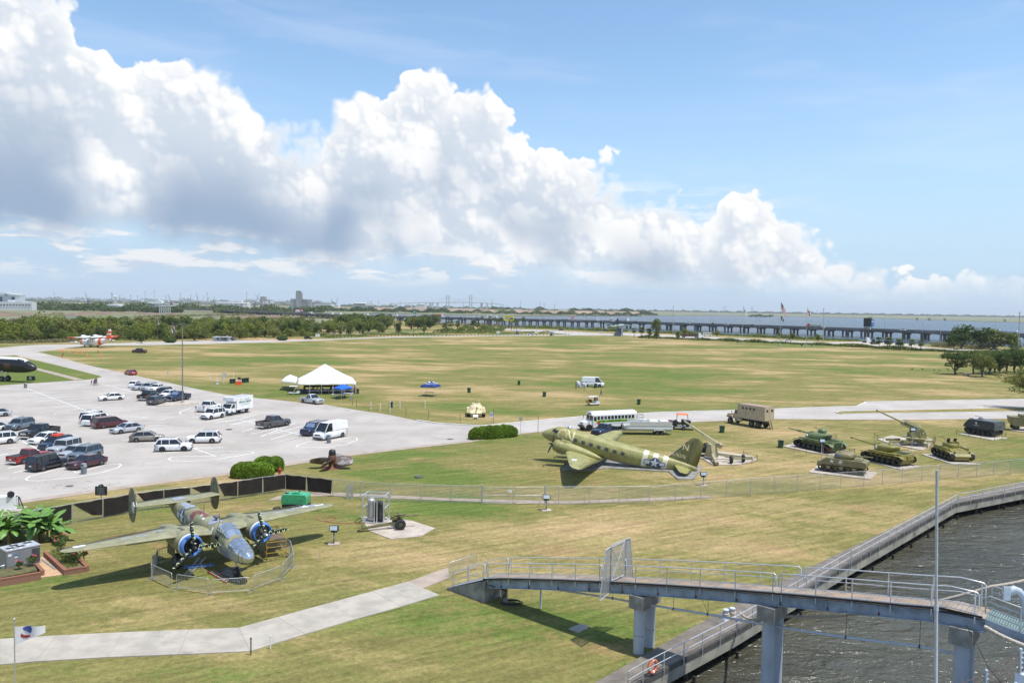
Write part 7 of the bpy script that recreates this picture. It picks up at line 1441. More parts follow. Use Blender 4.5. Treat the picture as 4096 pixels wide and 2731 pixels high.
rope_posts([zl(390,492),zl(425,528),zl(500,555),zl(720,610),zl(945,612),zl(1115,668),zl(1185,560),zl(1180,520)],'chain barrier round the anti-aircraft gun slab'); rope_posts([zl(1465,450),zl(1625,482),zl(1785,510),zl(1965,528),zl(2060,522),zl(2110,490)],'chain barrier round the grey carrier slab'); rope_posts([zb(1575,690),zb(1690,770),zb(1893,768),zb(2028,752),zb(2140,740),zb(2200,715),zb(2036,665)],'chain barrier round the tan howitzer slab')
M_TANP=mat('gun_tan',(.38,.345,.20),.55,var=.15,scale=1.4,col2=(.26,.23,.13),v2=(.6,.75)); M_AAG=mat('gun_sand_olive',(.30,.275,.13),.55,var=.2,scale=1.4,col2=(.16,.145,.07),v2=(.56,.7))
def howitzer():
 c=G(*zb(1665,690),.12); T=thing('howitzer','long-barrelled tan howitzer raised over its split trails behind the tail fin','howitzer',c); mz=AT(*zb(1340,243),c.y+5)-c; br=AT(*zb(1745,520),c.y-.2)-c; d=(mz-br).normalized(); L=(mz-br).length
 MB().cyl(br,br+d*L*.3,.24,.2,n=14).cyl(br+d*L*.3,mz,.17,.115,n=14).build('barrel',M_TANP,T); MB().cyl(mz,mz+d*.02,.08,n=10).build('bore',M_BLK,T); MB().box(br-d*.3,(.5,.5,.6),rz=math.atan2(d.y,d.x),ry=-.5).build('breech',M_TANP,T)
 for s in(-1,1): 
  n=d.cross(WV).normalized()*s*.28; MB().cyl(br+n+d*.3-WV*.1,br+n+d*2.6-WV*.1,.09,n=8).build('recoil_cylinder',M_TANP,T)
 MB().prism([(-.7,.3),(.7,.3),(.45,1.4),(.3,2.0),(-.3,2.0),(-.45,1.4)],-.55,.55).xf(Matrix.Rotation(math.atan2(d.y,d.x),4,'Z')).build('carriage',M_TANP,T)
 for s,e in((0,zb(1720,745)),(1,zb(2110,680))): MB().bar(Vector((0,0,.75)),G(*e,.35)-c,.3,.36).build('trail',M_TANP,T); MB().box(G(*e,.25)-c,(.5,.5,.4)).build('spade',M_RUST if s==0 else M_TANP,T)
 for px in(zb(1560,655),zb(1598,600)): w=G(*px,.12)-c; wheel(T,(w.x,w.y,.62),.6,.55,axis='X',rim=M_TANP)
 MB().cyl((-2.0,.0,.62),(0,0,.7),.12).build('axle',M_TANP,T)
 lm=link('limber',None,T)
 for px in(zb(1895,742),zb(2037,725)): w=G(*px,.12)-c; wheel(lm,(w.x,w.y,.5),.5,.28,axis='X',rim=M_TANP)
 a=G(*zb(1895,742),.12)-c; b=G(*zb(2037,725),.12)-c; MB().bar(a+WV*.55,b+WV*.55,.14,.14).bar((a+b)/2+WV*.6,(a+b)/2+Vector((-1.6,.2,.75)),.16,.2).bar((a+b)/2+WV*.6,(a+b)/2+Vector((2.2,.1,.45)),.1,.12).build('limber_frame',M_TANP,lm)
howitzer()
def aagun():
 c=G(*zl(930,585),.12); T=thing('anti_aircraft_gun','large anti-aircraft gun with raised barrel on a cross-shaped mount','anti-aircraft gun',c); br=AT(*zl(960,385),c.y)-c; mz=AT(*zl(412,130),c.y+1.0)-c; d=(mz-br).normalized(); L=(mz-br).length; rz=math.atan2(d.y,d.x); el=math.asin(d.z)
 MB().cyl(br,br+d*L*.45,.2,.17,n=14).cyl(br+d*L*.45,mz,.14,.105,n=14).cyl(mz-d*.25,mz,.15,n=12).build('barrel',M_AAG,T); MB().cyl(mz,mz+d*.02,.07,n=10).build('bore',M_BLK,T)
 rot=Matrix.Translation(br)@Matrix.Rotation(rz,4,'Z')@Matrix.Rotation(-el,4,'Y'); MB().box((1.1,0,.38),(2.4,.75,.42),taper=(.92,.8)).ell((.1,0,.35),(.5,.4,.3)).xf(rot).build('recuperator_housing',M_TANP,T); MB().box((1.0,0,-.25),(3.2,.5,.3)).box((-.3,0,0),(.9,.6,.6)).box((2.2,.2,-.3),(.8,.3,.25)).xf(rot).build('cradle',M_AAG,T); MB().tube([(-.4,-.45,-.3),(-.9,-.45,.2),(-.9,.45,.2),(-.4,.45,-.3)],.05,5).xf(rot).build('loading_tray',M_M60D,T)
 for s in(-1,1): MB().prism([(-.7,.6),(.7,.6),(.35,br.z+.15),(-.3,br.z+.2)],s*.45-.08,s*.45+.08).xf(Matrix.Rotation(rz,4,'Z')@Matrix.Translation((-.2,0,0))).build('trunnion_cheek',M_AAG,T)
 MB().cyl((0,0,.45),(0,0,.9),1.0,.85,n=16).cyl((0,0,.9),(0,0,1.1),1.35,n=18).build('pedestal',M_AAG,T); MB().lathe([(1.9,1.1),(1.9,1.18)],(0,0,0),'Z',20).build('platform',M_AAG,T)
 for x,y,z in((.8,-.9,1.5),(-.9,-.8,1.45),(-.6,.9,1.5),(1.1,.4,1.45),(.2,-1.2,1.4)): MB().box((x,y,z),(.5,.4,.65)).cyl((x,y,z+.3),(x+.1,y-.2,z+.6),.1).build('fire_control_box',M_AAG,T)
 for k,(a,l) in enumerate(((.35,3.6),(PI+.1,4.2),(PI*1.5+.2,2.4),(PI*.5,2.6))): e=Vector((cos(a)*l,sin(a)*l,.42)); MB().bar((0,0,.5),e,.32,.26).build('outrigger',M_AAG,T); MB().cyl(e,e-WV*.4,.16,n=10).cyl(e+WV*.0,e+WV*.7,.05,n=6).build('jack',M_AAG,T)
 MB().box((-3.2,.6,.65),(2.2,.35,.35),rz=.1).box((-1.8,-.7,.55),(1.2,.8,.5)).build('levelling_gear',M_AAG,T)
aagun()
def dukw():
 c=G(*zl(2420,395),.12); T=thing('amphibious_truck','olive amphibious truck nosing in beside the grey carrier','truck',c,R(160)); MB().prism([(3.2,2.3),(3.05,1.3),(2.6,.75),(-3,.7),(-3.2,2.0),(-3.1,2.3)],-1.25,1.25).build('hull',M_SHER,T); MB().box((.8,0,2.5),(1.5,2.2,.4)).build('cab',M_SHER,T)
 for x in(2.2,-.8,-2.0):
  for s in(-1,1): wheel(T,(x,s*1.0,.5),.5,.3,rim=M_SHER)
dukw()
def near(Fp,Rp,W):
 h=(Fp-Rp).normalized(); n=Vector((-h.y,h.x,0)); left=n.dot(Fp)<0; n=n if n.dot(Fp)>0 else -n; return (Fp+Rp)/2+n*(W/2-.15),math.atan2(h.y,h.x),(1 if left else -1)
def army_truck():
 c,rz,ys=near(G(*zb(1903,278)),G(*zb(2158,322)),2.5); T=thing('army_truck','tan six-wheeled army truck with a tall box body and steps','truck',c,rz); m=mat('truck_tan',(.46,.38,.26),.6,var=.12,scale=1.5); 
 MB().box((-1.0,0,.95),(6.6,1.0,.3)).build('chassis',M_BLK,T); MB().prism([(1.35,1.0),(3.6,1.0),(3.75,1.3),(3.7,1.75),(2.2,1.9),(1.95,2.65),(1.35,2.7)],-.85,.85).build('cab',m,T)
 MB().prism([(2.24,1.92),(2.0,2.6),(1.97,2.58),(2.2,1.9)],-.75,.75).build('windscreen',M_DGLASS,T)
 for s in(-1,1): MB().prism([(1.5,1.95),(2.12,1.95),(1.95,2.5),(1.5,2.5)],s*.85,s*.87).build('side_window',M_DGLASS,T); MB().prism([(2.2,1.2),(2.4,1.55),(3.4,1.55),(3.7,1.2),(3.6,1.2),(3.35,1.47),(2.45,1.47),(2.3,1.2)],s*.75,s*1.2).build('mudguard',m,T); MB().box((2.35,s*1.25,2.2),(.1,.12,.4)).build('mirror',m,T)
 b=MB().box((-1.85,0,2.55),(5.9,2.45,2.35)).build('box_body',m,T); MB().box((-1.85,0,3.745),(5.9,2.35,.06)).build('box_roof',mat('roof_dusty',(.34,.25,.19),.9,var=.2),T)
 for s in(-1,1):
  for x in(-.1,-.9,-1.7,-2.5): MB().box((x,s*1.232,3.15),(.42,.02,.42)).build('box_window',mat('window_grey',(.055,.06,.068)),b)
  for k in range(1,6): MB().box((-1.85,s*1.229,1.4+k*.38),(5.88,.008,.012)).build('panel_seam',M_BLK if 0 else mat('seam_tan',(.30,.24,.16),.7),b)
  for k in range(8): MB().box((-4.6+k*.78,s*1.229,2.5),(.012,.008,2.3)).build('panel_seam',mat('seam_tan',(.30,.24,.16)),b)
 for y in(-.6,.6): MB().box((-4.81,y,2.5),(.03,1.1,2.1)).build('rear_door',m,b); MB().box((-4.83,y,3.1),(.02,.45,.4)).build('rear_window',M_DGLASS,b)
 st=link('steps',None,T)
 for s in(-.3,.3): MB().bar((-4.85,s,1.4),(-5.3,s,.0),.05,.1).build('stringer',M_BLK,st)
 for k in range(4): MB().box((-4.95-k*.1,0,1.1-k*.3),(.2,.6,.04)).build('tread',M_BLK,st)
 for X in(2.85,-1.9,-3.3):
  for s in(-1,1): wheel(T,(X,s*1.0,.56),.56,.36,rim=m)
 MB().box((.75,ys*1.05,1.0),(1.0,.5,.5)).build('fuel_tank',m,T)
army_truck()
def bus():
 c,rz,ys=near(G(*zb(268,362)),G(*zb(658,340)),2.4); T=thing('rescue_bus','white converted school bus with green side stripe and rescue lettering','bus',c,rz); P=paint('white',PAINT['white'])
 prof=[(-1.2,.6),(1.2,.6),(1.2,2.55),(1.12,2.78),(.8,2.98),(.35,3.07),(-.35,3.07),(-.8,2.98),(-1.12,2.78),(-1.2,2.55)]
 b=MB().ring([[(x,u,w) for u,w in prof] for x in(-5.2,3.2)],True,False).build('body',P,T)
 MB().prism([(3.2,.6),(4.7,.62),(4.75,1.1),(4.55,1.45),(3.2,1.62)],-1.0,1.0).build('hood',P,T); MB().ring([[(3.2,-1.15,2.5),(3.2,1.15,2.5),(3.2,.75,2.98),(3.2,-.75,2.98)],[(3.35,-1.05,2.55),(3.35,1.05,2.55),(3.3,.7,2.95),(3.3,-.7,2.95)]],True,False).build('destination_cap',P,T)
 MB().box((3.215,0,2.08),(.03,2.1,.75)).build('windscreen',M_DGLASS,T); MB().box((3.24,0,2.08),(.03,.08,.75)).build('windscreen_post',P,T)
 for s in(-1,1):
  for k in range(11): MB().box((2.2-k*.66,s*1.205,2.12),(.50,.02,.55)).build('window',M_DGLASS,b)
  MB().box((2.85,s*1.205,2.0),(.5,.02,.7)).build('driver_window',M_DGLASS,b)
  MB().box((-1.0,s*1.206,1.55),(7.6,.016,.42)).build('green_stripe',mat('lime_green',(.28,.58,.06),.5),b)
  MB().box((-1.0,s*1.208,1.12),(8.0,.02,.03)).build('rub_rail',M_GALV,b)
  MB().cyl((4.0,s*1.02,1.55),(3.7,s*1.2,2.1),.03).ell((3.7,s*1.25,2.15),(.06,.1,.18)).build('mirror_arm',M_BLK,T); MB().box((4.72,s*.75,1.0),(.06,.3,.22)).build('headlight',M_HEAD,T)
  for X in(3.9,-2.6): wheel(T,(X,s*1.0,.48),.48,.32,rim=M_GALV); MB().cyl((X,s*1.0,.55),(X,s*1.209,.55),.58,n=18).build('wheel_arch',M_BLK,T)
 rm=rotm((-ys,0,0),(0,0,1)) ; lettering('LOWER ALABAMA SEARCH and RESCUE',.36,M_BLK,b,Vector((-1.0,ys*1.222,1.55)),rm,bold=.012,sx=1.02)
 lettering('LASAR',.34,M_BLK,b,Vector((3.37,0,2.73)),rotm((0,1,0),(0,0,1)),bold=.01)
 MB().cyl((2.2,ys*1.22,1.35),(2.2,ys*1.25,1.35),.26,n=8).build('stop_sign',mat('stop_red',(.5,.03,.03),.5),T); MB().box((4.78,0,.7),(.12,2.2,.25)).build('front_bumper',M_BLK,T); MB().box((4.72,0,1.05),(.04,1.0,.5)).build('grille',M_PLAS,T)
 g=link('rear_platform',None,T); MB().box((-5.9,0,.75),(1.3,2.2,.08)).build('platform_floor',M_BLK,g)
 for x,y in((-5.3,-1.1),(-6.5,-1.1),(-5.3,1.1),(-6.5,1.1)): MB().cyl((x,y,.75),(x,y,2.3),.035).build('rack_post',M_BLK,g)
 for z in(1.3,1.8,2.3):
  for y in(-1.1,1.1): MB().cyl((-5.3,y,z),(-6.5,y,z),.025).build('rack_rail',M_BLK,g)
  MB().cyl((-6.5,-1.1,z),(-6.5,1.1,z),.025).build('rack_rail',M_BLK,g)
bus()
def tow_truck():
 T=car('xpickup','navy',(380,436),(548,400),'dark flatbed pickup half hidden behind the transport plane wing',zb,group='cars behind the transport plane',trim=DK)
tow_truck()
def boat():
 c,rz,ys=near(G(*zb(800,408)),G(*zb(1140,412)),2.3); T=thing('pontoon_boat','white pontoon rescue boat on a tandem-axle trailer','boat',c,rz); W_=M_WHITE
 for s in(-1,1): MB().lathe([(.05,4.6),(.28,4.1),(.34,3.6),(.34,-3.0),(.2,-3.15)],(0,s*.85,1.02),'X',12).build('pontoon',M_ALU,T)
 MB().prism([(4.4,1.5),(4.5,1.35),(3.6,1.0),(-3.2,1.0),(-3.3,1.5)],-1.15,1.15).build('hull',W_,T); MB().box((.5,0,1.5),(7.6,2.4,.08)).build('deck',mat('deck_grey',(.4,.4,.38),.8),T)
 for s in(-1,1): MB().box((.3,s*1.18,1.85),(6.8,.04,.5)).build('side_panel',M_ALU,T); MB().tube([(3.8,s*1.18,2.2),(-3.1,s*1.18,2.2)],.025,5).build('hand_rail',M_GALV,T)
 MB().box((1.2,.3,2.0),(.8,.7,.9),taper=(.7,.8)).ell((-.4,-.3,1.95),(.8,.5,.35)).box((-2.0,0,1.9),(1.2,1.6,.6)).build('console',W_,T); MB().prism([(-3.2,1.0),(-3.7,1.0),(-3.8,1.9),(-3.3,2.3),(-3.0,2.2)],-.25,.25).build('outboard_motor',M_BLK,T)
 tr=link('trailer',None,T)
 for s in(-1,1): MB().bar((-3.2,s*.75,.62),(3.2,s*.6,.62),.1,.12).bar((3.2,s*.6,.62),(5.2,0,.6),.1,.12).build('frame_rail',M_GALV,tr); MB().prism([(-2.0,.6),(-1.85,.85),(-.35,.85),(-.2,.6),(-.3,.6),(-.45,.78),(-1.75,.78),(-1.9,.6)],s*.9,s*1.2).build('mudguard',M_WHITE,tr)
 for X in(-1.5,-.75):
  for s in(-1,1): wheel(tr,(X,s*1.02,.33),.33,.2,rim=M_GALV)
 for x in(-2.8,-.5,2,3.4): MB().box((x,0,.66),(.1,1.5,.08)).build('crossmember',M_GALV,tr)
 MB().bar((4.6,0,.65),(4.7,0,1.5),.08,.08).build('winch_post',M_GALV,tr)
boat()
def buggy():
 c=G(*zb(1310,342)); T=thing('utility_buggy','black utility buggy with orange roof on a flat trailer','buggy',c,R(170)); z0=.55
 MB().box((0,0,.48),(4.2,1.9,.1)).box((2.6,0,.48),(1.2,.12,.12)).build('trailer_bed',M_GALV,T)
 for s in(-1,1): wheel(T,(-.3,s*1.05,.32),.32,.2,rim=M_GALV)
 MB().prism([(-1.4,z0+.35),(1.4,z0+.35),(1.5,z0+.8),(.9,z0+1.0),(.5,z0+.6),(-.4,z0+.6),(-.5,z0+1.0),(-1.5,z0+.95)],-.7,.7).build('buggy_body',M_BLK,T); MB().box((-.1,0,z0+2.02),(2.0,1.5,.12),taper=(.95,.92)).build('buggy_roof',mat('roof_orange',(.80,.18,.03),.5),T)
 for x in(.75,-.95):
  for s in(-1,1): MB().bar((x*1.15,s*.68,z0+.8),(x*.95,s*.68,z0+2.0),.05,.05).build('roll_bar',M_BLK,T)
 for x in(1.0,-1.0):
  for s in(-1,1): wheel(T,(x,s*.65,z0+.33),.33,.26,rim=M_PLAS)
 MB().box((-.2,0,z0+.85),(.5,1.2,.5)).build('seat',M_BLK,T); MB().box((1.9,.1,z0+.75),(.6,.5,.45)).build('red_box',mat('stop_red',(.5,.03,.03)),T)
buggy()
def hedge(a,b,w,h,label,seed):
 A=G(*a); B=G(*b); L=(B-A).length; rz=math.atan2(B.y-A.y,B.x-A.x); c=(A+B)/2; nA=Vector((-sin(rz),cos(rz),0)); T=thing('boxwood_hedge',label,'hedge',c+nA*w/2,rz)
 def f(g,n):
  u=g.uniform(-1,1,n); t=g.uniform(0,PI,n); ex=.5; x=u*L/2; tap=np.clip(1-np.abs(u)**5,0,1)**.5; cy=np.sign(np.cos(t))*np.abs(np.cos(t))**ex; cz=np.abs(np.sin(t))**ex
  bump=1+.02*np.sin(x*2.1+seed)+.03*np.sin(x*5+t*3); return np.stack([x,cy*w/2*tap*bump,cz*h*(.25+.75*tap)*bump],1)+g.normal(size=(n,3))*.035
 link('foliage',leafcloud(int(L*w*h*420+2500),f,.12,seed,M_HEDGE),T)
 rows=[]
 for i in range(13):
  u=-1+2*i/12; tp=max(0,1-abs(u)**5)**.5; rows.append([(u*L/2*.97,np.sign(cos(t))*abs(cos(t))**.5*w/2*tp*.9,abs(sin(t))**.5*h*(.25+.75*tp)*.9) for t in np.linspace(0,PI,12)])
 MB().ring(rows,True,True).build('shade_core',mat('hedge_shade_core',(.04,.07,.012),.9,var=.3),T)  # solid darker green core, painting the shade inside the foliage
hedge(zs(430,1000),zs(1330,925),2.3,1.75,'long clipped boxwood hedge beside the park road and plane nose',3)
hedge(z3(20,1500),z3(350,1505),2.6,1.55,'clipped boxwood hedge nearest the screened fence',4); hedge(z3(200,1448),z3(440,1448),2.5,1.5,'clipped boxwood hedge set behind another by the red hydrant',5)
def ship_prop():
 c=G(*z3(840,1412)); T=thing('ship_propeller','huge rusty bronze ship propeller standing hub-up on the grass','propeller',c); T.scale=(.72,.72,.72); m=mat('bronze_rust',(.19,.135,.11),.5,.3,var=.4,scale=1.2,col2=(.34,.32,.30),v2=(.42,.58)); 
 MB().lathe([(1.0,0),(.95,.1),(.62,.15),(.60,1.0),(.7,1.1),(.68,2.0),(.62,2.2)],(0,0,0),'Z',20).build('hub',mat('hub_rust',(.17,.075,.045),.75,var=.4,scale=3),T); MB().lathe([(.60,2.2),(.62,2.35),(.58,2.8),(.5,3.05),(.2,3.15)],(0,0,0),'Z',20).build('hub_cap',M_BLK,T)
 for k,a in enumerate((PI+.25,-.15,-PI/2-.2,PI/2-.3)):
  rs=[]
  for f in np.linspace(0,1,10):
   r=.5+f*3.2; w=1.15*math.sqrt(max(.0,1-(2*f-.9)**2*.72))*(1 if f<.97 else .3); tw=.85-.5*f; ring=[]
   for s,tk in((-1,0),(-.5,.06),(0,.09),(.5,.06),(1,0),(.5,-.04),(0,-.05),(-.5,-.04)): ring.append(Vector((r,s*w*cos(tw)-tk*sin(tw),1.25+s*w*sin(tw)+tk*cos(tw)+.25*f*s)))
   rs.append(ring)
  MB().ring(rs).xf(Matrix.Rotation(a,4,'Z')).build('blade',m,T)
 MB().slab([(1.9*cos(t),1.5*sin(t)) for t in np.linspace(0,2*PI,13)[:-1]],0,.06).build('base_plate',mat('base_red',(.28,.09,.06),.8,var=.2),T)
ship_prop()
p=G(*z3(1520,1487)); MB().lathe([(.5,0),(.52,.12),(.4,.16),(.1,.17)],(0,0,0),'Z',14).build('valve_lid',mat('cast_iron',(.10,.095,.09)),loc=p,label='round rusty valve lid in the lawn',cat='valve lid')
p=G(40,2037); T=thing('searchlight','white cased searchlight with black lamp at the fence end','searchlight',p,.2); MB().box((-.3,0,.7),(1.8,1.0,1.25),taper=(.9,.9)).build('case',M_WHITE,T); MB().cyl((.1,-.1,1.5),(.3,-.5,1.55),.3,n=14).build('lamp',M_BLK,T); MB().tube([(.8,0,0),(.75,0,1.2),(.5,0,1.35)],.05,5).tube([(.8,0,1.2),(1.2,0,.0)],.05,5).build('bracket',M_BLK,T); MB().box((-.1,0,.03),(2.6,1.9,.06)).build('base_slab',M_CONC,T)
def jet_bomber():
 Y=188; t=AT(146,1150+622*.5102,Y); T=thing('jet_bomber','huge black jet bomber nose with white crown beyond the lot','aircraft',(t.x,Y,0),R(-12)); zc=t.z
 fu=Fus([(-40,zc+.5,1.4,1.75),(-10,zc+.35,1.5,1.85),(-5,zc+.3,1.5,1.85),(-3.4,zc+.15,1.45,1.65),(-2.2,zc-.05,1.25,1.3),(-1.0,zc-.2,.9,.9),(-.3,zc-.28,.45,.48),(0,zc-.3,.05,.05)],2.2)
 blk=mat('bomber_black',(.014,.013,.016),.35,var=.2,scale=1); b=fu.loft(-40,0,24,40).build('fuselage',blk,T); fu.loft(-40,-4.6,10,24,PI*.26,PI*.74,.02).build('white_crown',M_INSW,b); fu.loft(-4.6,-2.5,10,6,PI*.30,PI*.70,.02).build('cockpit_crown',M_INSW,b)
 for s in(1,-1):
  for k,(x,a) in enumerate(((-4.1,.98),(-3.5,.98),(-2.95,1.02))): fu.patch([(-.24,-.16),(.24,-.22),(.18,.22),(-.24,.24)],s,.04,(x,a)).build('cockpit_pane',M_DGLASS,b)
 for k in range(7): fu.patch(rect(-.9,.9,-.05,.05),-1,.02,(-7.0,.18-.09*k)).build('mission_tally',M_PRIM,b)
 MB().cyl((-9,.9,0),(-9,.9,zc-1),.18).build('gear_leg',M_GALV,T); wheel(T,(-9,.9,.7),.7,.5); wheel(T,(-9,-.9,.7),.7,.5); MB().cyl((-9,-.9,.5),(-9,-.9,zc-1),.18).build('gear_leg',M_GALV,T)
jet_bomber()
T=thing('plaque','dark monument plaque in front of the jet bomber','plaque',G(*z2(243,728)),0); MB().box((0,0,.55),(1.9,.5,1.1),taper=(.95,.9)).build('stone',M_BLK,T); MB().cyl((0,-.25,.6),(0,-.28,.6),.36,n=16).build('badge',M_PLATE,T)
def flying_boat():
 c=G(1262*.2976,1140+836*.2976); T=thing('flying_boat','white and orange high-winged rescue flying boat on the grass by the trees','aircraft',c,R(157)); w=M_WHITE; o=mat('rescue_orange',(.72,.13,.05),.5,var=.08)
 fu=Fus([(-10.2,3.6,.1,.15),(-9.4,3.55,.4,.6),(-6,2.9,.9,1.1),(-3,2.3,1.2,1.45),(0,2.1,1.25,1.55),(4,2.1,1.2,1.5),(6.5,2.1,1.0,1.25),(7.8,1.95,.65,.85),(8.4,1.8,.2,.3)],2.8); b=fu.loft(-10.2,8.4,20,30).build('hull',w,T)
 fu.loft(-5.2,-3.6,20,4,0,2*PI,.015).build('orange_band',o,b); fu.loft(5.9,7.4,20,4,0,2*PI,.012).build('orange_bow',o,b); MB().ell((4.4,0,3.5),(1.5,.95,.65),14,6,0).build('cockpit',M_DGLASS,T)
 for s in(1,):
  fu.patch(disc(.5),s,.02,(2.2,.15)).build('roundel',M_INSB,b); fu.patch(star_poly(.45),s,.03,(2.2,.15)).build('roundel_star',M_INSW,b)
  for x in(.6,-.6,-1.8): fu.patch(rect(-.2,.2,-.18,.18),s,.015,(x,.3)).build('cabin_window',M_DGLASS,b)
 half=[(0,2.1,4.0,4.2,.6),(4,2.0,3.7,4.25,.55),(9,1.6,2.7,4.45,.35),(12.2,1.2,1.9,4.6,.2),(12.5,.9,1.2,4.62,.1)]
 for sd in(1,-1):
  surf([half[0]]+half[1:3] if sd>0 else both(half[:3])).build('wing',w,T); tp=[(9.0,1.62,2.72,4.45,.36)]+half[3:]; surf(tp if sd>0 else both(tp)).build('wing_tip',o,T)
  y=sd*2.9; MB().lathe([(.1,3.9),(.55,3.7),(.72,3.2),(.74,1.8),(.5,-.5),(.2,-2.0)],(0,y,4.6),'X',14).build('nacelle',w,T); MB().box((.6,y,5.22),(2.6,.7,.12)).build('exhaust_panel',M_BLK,T); prop(T,(4.0,y,4.6),1.7,.3,(60,180,300),M_BLK,M_GALV,.15)
  MB().lathe([(.05,2.6),(.4,1.6),(.42,-.6),(.05,-2.0)],(0,sd*9.0,2.55),'X',10).build('wing_float',w,T); MB().bar((0,sd*9,2.8),(.2,sd*9,4.35),.5,.14).build('float_strut',o,T)
  t=[(0,-7.4,2.6,4.35,.24),(4.6,-8.0,1.6,4.5,.12)]; surf(t if sd>0 else both(t)).build('tailplane',o if sd else w,T)
  wheel(T,(-.2,sd*1.75,.5),.5,.35); MB().cyl((-.2,sd*1.7,.5),(0,sd*1.2,1.6),.1).build('gear_leg',M_GALV,T)
 wheel(T,(5.6,0,.35),.35,.25); MB().cyl((5.6,0,.3),(5.6,0,1.2),.1).build('gear_leg',M_GALV,T)
 surf([(3.7,-6.9,3.4,0,.3),(5.6,-7.7,2.7,0,.26)],'Z').build('tail_fin',o,T); surf([(5.6,-7.7,2.7,0,.26),(6.2,-7.95,2.45,0,.24)],'Z').build('fin_stripe',w,T); surf([(6.2,-7.95,2.45,0,.24),(7.2,-8.35,2.0,0,.2)],'Z').build('fin_upper',o,T); surf([(7.2,-8.35,2.0,0,.2),(7.8,-8.7,1.5,0,.12),(8.0,-9.1,.8,0,.04)],'Z').build('fin_cap',w,T)
flying_boat()
def zA(u,v): return (u*.2976,1140+v*.2976)
def zB(u,v): return (600+u*.2976,1140+v*.2976)
def zC(u,v): return (1200+u*.2976,1140+v*.2976)
def zD(u,v): return (1800+u*.2976,1140+v*.2976)
def zE(u,v): return (2400+u*.38265,1140+v*.38265)
def zF(u,v): return (3200+u*.38095,1140+v*.38095)
def zG(u,v): return (3600+u*.25514,1300+v*.25514)
def mpp(p): return (p.y/F)          # metres per photo pixel at that depth
M_BARK=mat('bark',(.13,.10,.075),.9,var=.3,scale=4)
def crown_fn(seed,nc,spread=(1,1,.62),cs=.36):
 r=np.random.RandomState(seed); c=r.normal(size=(nc,3)); c/=np.linalg.norm(c,axis=1)[:,None]; c*=np.array(spread)*r.uniform(.25,.78,(nc,1)); c[:,2]+=.0; rad=cs*r.uniform(.65,1.25,nc)
 def f(g,n):
  k=g.randint(0,nc,n); d=g.normal(size=(n,3)); d/=np.linalg.norm(d,axis=1)[:,None]; d[:,2]=np.where(d[:,2]<-.3,d[:,2]*.5,d[:,2]); return c[k]+d*rad[k][:,None]*(g.uniform(.3,1,(n,1))**.5)*np.array([1,1,.8])
 return f,c
def make_tree(seed,nl,leaf,m,trunkh=.35,nc=16,spread=(1,1,.62),cs=.36,nm='tree'):
 f,c=crown_fn(seed,nc,spread,cs)
 def g(r,n):
  p=f(r,n); p[:,0]*=.5/1.05; p[:,1]*=.5/1.05; z=p[:,2]; lo,hi=-.80,.80; p[:,2]=trunkh+(1-trunkh)*(z-lo)/(hi-lo); return p
 cm=leafcloud(nl,g,leaf,seed,m,name='crown'); r=random.Random(seed); tb=MB(); tb.tube([(0,0,0),(r.uniform(-.02,.02),0,trunkh*.6),(r.uniform(-.04,.04),r.uniform(-.03,.03),trunkh*1.2),(0,0,.8)],[.035,.028,.022,.006],7)
 for k in range(7):
  q=c[k%len(c)]; z=trunkh+(1-trunkh)*(q[2]+.95)/1.9; tb.tube([(0,0,trunkh*r.uniform(.7,1.1)),(q[0]*.25,q[1]*.25,(trunkh+z)/2),(q[0]*.46,q[1]*.46,z)],[.018,.012,.004],5)
 tm=tb.mesh('trunk'); tm.materials.append(M_BARK); return cm,tm
TV=[make_tree(11,2600,.036,M_LEAF,.04,18,(1,1,.8),.42),make_tree(12,2600,.036,M_LEAFY,.04,16,(1,1,.85),.42),make_tree(13,2600,.036,M_LEAFD,.08,20,(1,1,.8),.4),make_tree(14,2400,.036,M_LEAF,.03,14,(.9,.9,.9),.46),make_tree(15,2600,.036,M_LEAFY,.06,22,(1,1,.75),.36)]
TN=[make_tree(21,6500,.020,M_LEAFD,.13,28,(1,1,.8),.36),make_tree(22,6500,.020,M_LEAF,.13,26,(1,1,.8),.36),make_tree(23,9000,.016,M_LEAFY,.22,34,(1,1,.75),.32)]
def tree(p,h,w,var,label,group,name='tree',rz=None,near=False):
 cm,tm=(TN if near else TV)[var]; T=thing(name,label,'tree',p,rz if rz is not None else rnd.uniform(0,6.28),group); T.scale=(w,w,h); link('trunk',tm,T); link('crown',cm,T); return T
for row,(n,dy0,hh,seedx) in enumerate(((44,0,(4.5,7.5),3),(46,8,(7.5,10.5),7),(44,17,(8.5,11.5),11),(30,26,(9,12.5),17))):
 for k in range(n):
  x=-120+(1700 if row<3 else 1500)*(k+rnd.uniform(.1,.9))/n; x=min(x,1530)
  by=np.interp(x,[-150,100,700,1000,1300,1550],[1374,1369,1359,1353,1347,1340])-dy0-rnd.uniform(0,4)
  p=G(x,by); h=rnd.uniform(*hh)*(1 if x<1250 else .85)
  if 1260<x and row==0: continue
  tree(p,h,h*rnd.uniform(1.0,1.5),rnd.choice((0,1,1,3,4,2) if x<620 else (0,1,3,4,2)),'leafy tree in the dense belt beyond the park road','tree belt beyond the park road',name='belt_tree')
for k in range(46):
 x=rnd.uniform(1340,1745); by=rnd.uniform(1300,1319)-max(0,(x-1640)*.02); p=G(x,by); h=rnd.uniform(8.5,12.5); tree(p,h,h*rnd.uniform(1.1,1.6),rnd.choice((0,2,2,3)),'dark leafy tree in the thicket before the highway bridge','thicket before the highway bridge',name='thicket_tree')
